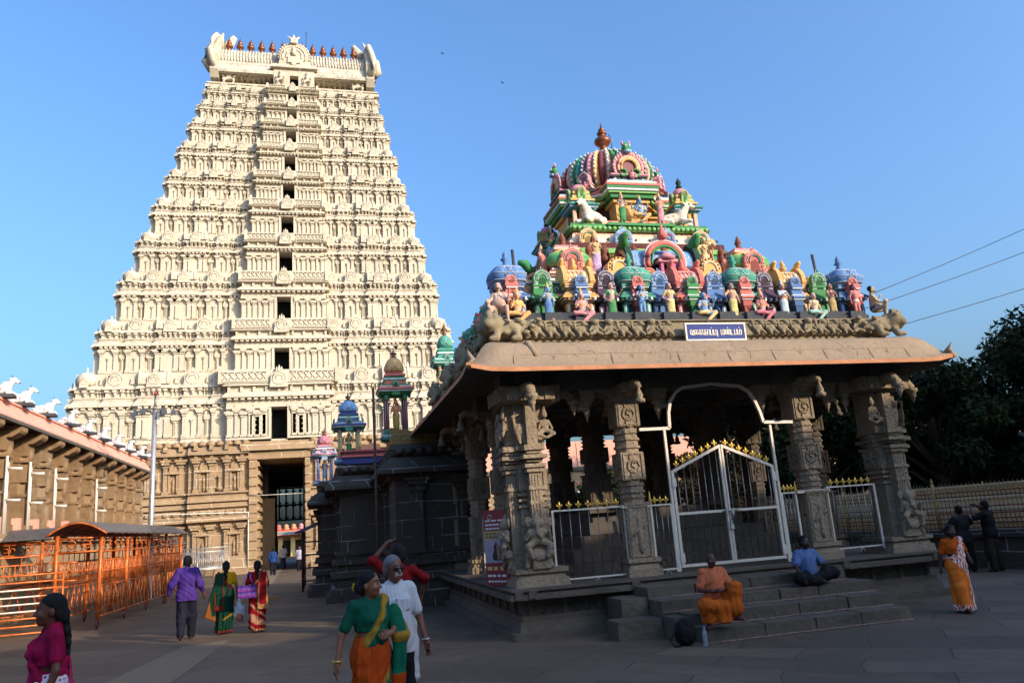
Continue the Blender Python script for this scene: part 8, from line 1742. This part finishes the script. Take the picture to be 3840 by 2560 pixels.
pr_ = sari(J, PK, MG, MG, side='R', pal_col=lin(222, 30, 110), B=.9, sleeve=.36, spread=(.18, .19), colfn=pkcol); pr_[1] = pr_[1][:2]+('dots',)+pr_[1][3:]; pr_[3] = pr_[3][:2]+('dots',)+pr_[3][3:]
person('girl in a bright pink dotted sari with a long black braid walking past', -2.02, 6.95, pi/2+.35, 1.54, J, lin(104, 60, 42), pr_, vox=.0095, build=.86, hair='long', extra_hair=braid(.62, .042))
# -- seated men
J = joints(); dz = -.50
for k in J: J[k] = J[k]+np.array([0, 0, dz])
J.update({k: np.array(v) for k, v in dict(knR=(.30, .30, .40), anR=(.22, .18, .06), toR=(.30, .34, .03), knL=(-.26, .30, .64), anL=(-.20, .34, .18), toL=(-.26, .50, .14), elR=(.27, .02, .62), wrR=(.12, .24, .60), elL=(-.28, .10, .64), wrL=(-.06, .28, .62)).items()}); OC = lin(232, 126, 84); OD = lin(220, 104, 30)
S1 = Sculpt(); shirt(S1, J, OC, 1.05, .03, .42)
for sx in (-1, 1): S1.cap(J['nk']+np.array([sx*.015, .08, -.05]), J['nk']+np.array([sx*.08, .03, .01]), .018, .022, OC, .012)
S2 = Sculpt(); S2.ell(J['pel'], (.19, .16, .13), OD, .05)
for q in 'LR': S2.cap(J['hip'+q], J['kn'+q], .11, .10, OD, .06); S2.cap(J['kn'+q], J['kn'+q]*.25+J['an'+q]*.75, .10, .12, OD, .08)
S2.cap(J['knR'], J['knL']*.3+J['anL']*.7, .09, .09, OD, .08).cap((0, .25, .3), (0, .32, .12), .14, .12, OD, .1)
person('seated man with cropped hair in an orange shirt and orange dhoti on the lowest steps', 6.15, 11.98, pi-.1, 1.60, J, lin(86, 50, 38), [('shirt', S1, 'cloth', dict(cut=lambda Q: .36-Q[..., 2], disp=folds(.007))), ('dhoti', S2, 'cloth', dict(disp=folds(.011, 36, 2), cut=lambda Q: .1-Q[..., 2]))], vox=.012, hair='bald', z=.2, hs=1.03, hands={'R': ((-1, .2, .1), (0, -.5, -.8), .6), 'L': ((1, .3, .1), (0, -.5, -.8), .6)})
J = joints(); dz = -.82
for k in J: J[k] = J[k]+np.array([0, 0, dz])
J.update({k: np.array(v) for k, v in dict(knR=(.38, .24, .16), anR=(.0, .30, .08), toR=(-.12, .34, .06), knL=(-.40, .22, .20), anL=(.06, .24, .12), toL=(.16, .34, .10), elR=(.30, .06, .36), wrR=(.34, .30, .14), elL=(-.33, .04, .36), wrL=(-.40, .26, .26)).items()}); SB = lin(104, 128, 178)
S1 = Sculpt(); shirt(S1, J, SB, 1.05, .03, .42)
for sx in (-1, 1): S1.cap(J['nk']+np.array([sx*.015, .08, -.05]), J['nk']+np.array([sx*.08, .03, .01]), .018, .022, SB, .012)
S2 = Sculpt(); trousers(S2, J, (.014, .013, .016), 1.08, .03)
person('seated man in a blue short-sleeved shirt cross-legged on the upper step', 8.55, 12.95, pi+.05, 1.62, J, lin(70, 40, 32), [('shirt', S1, 'cloth', dict(cut=lambda Q: .06-Q[..., 2], disp=folds(.007))), ('trousers', S2, 'cloth', {})], vox=.012, z=.585, hs=1.03)
o = thing('backpack', 'black backpack lying against the step beside the man in orange', 'backpack', (5.45, 11.75, 0)); S = Sculpt(); S.ell((0, 0, .2), (.18, .13, .2), (.012,)*3, .05).ell((0, -.08, .15), (.13, .09, .12), (.012,)*3, .04); sculpt_obj(S, 'bag_body', 'cloth', .02, o, disp=folds(.01, 40)); b = MB(); b.tube([(-.15, -.05, .3), (-.3, -.1, .12), (-.24, -.12, .03), (-.12, -.1, .04)], .014, 5, (.015,)*3); b.build('strap', 'cloth', o)
m, t, p = nmat('clear_bottle'); p.inputs['Base Color'].default_value = (.75, .88, .95, 1); p.inputs['Transmission Weight'].default_value = .8; p.inputs['Roughness'].default_value = .15; M['clear'] = m
o = thing('water_bottle', 'clear plastic water bottle standing beside the backpack', 'bottle', (5.68, 11.55, 0)); b = MB(); b.lathe([(.036, 0), (.038, .02), (.034, .06), (.038, .1), (.034, .14), (.038, .18), (.034, .2), (.016, .25), (.016, .27)], (0, 0, 0), 12); b.build('bottle', 'clear', o); b = MB(); b.lathe([(.018, .265), (.018, .29)], (0, 0, 0), 10, SKYB); b.build('cap', 'paint', o)
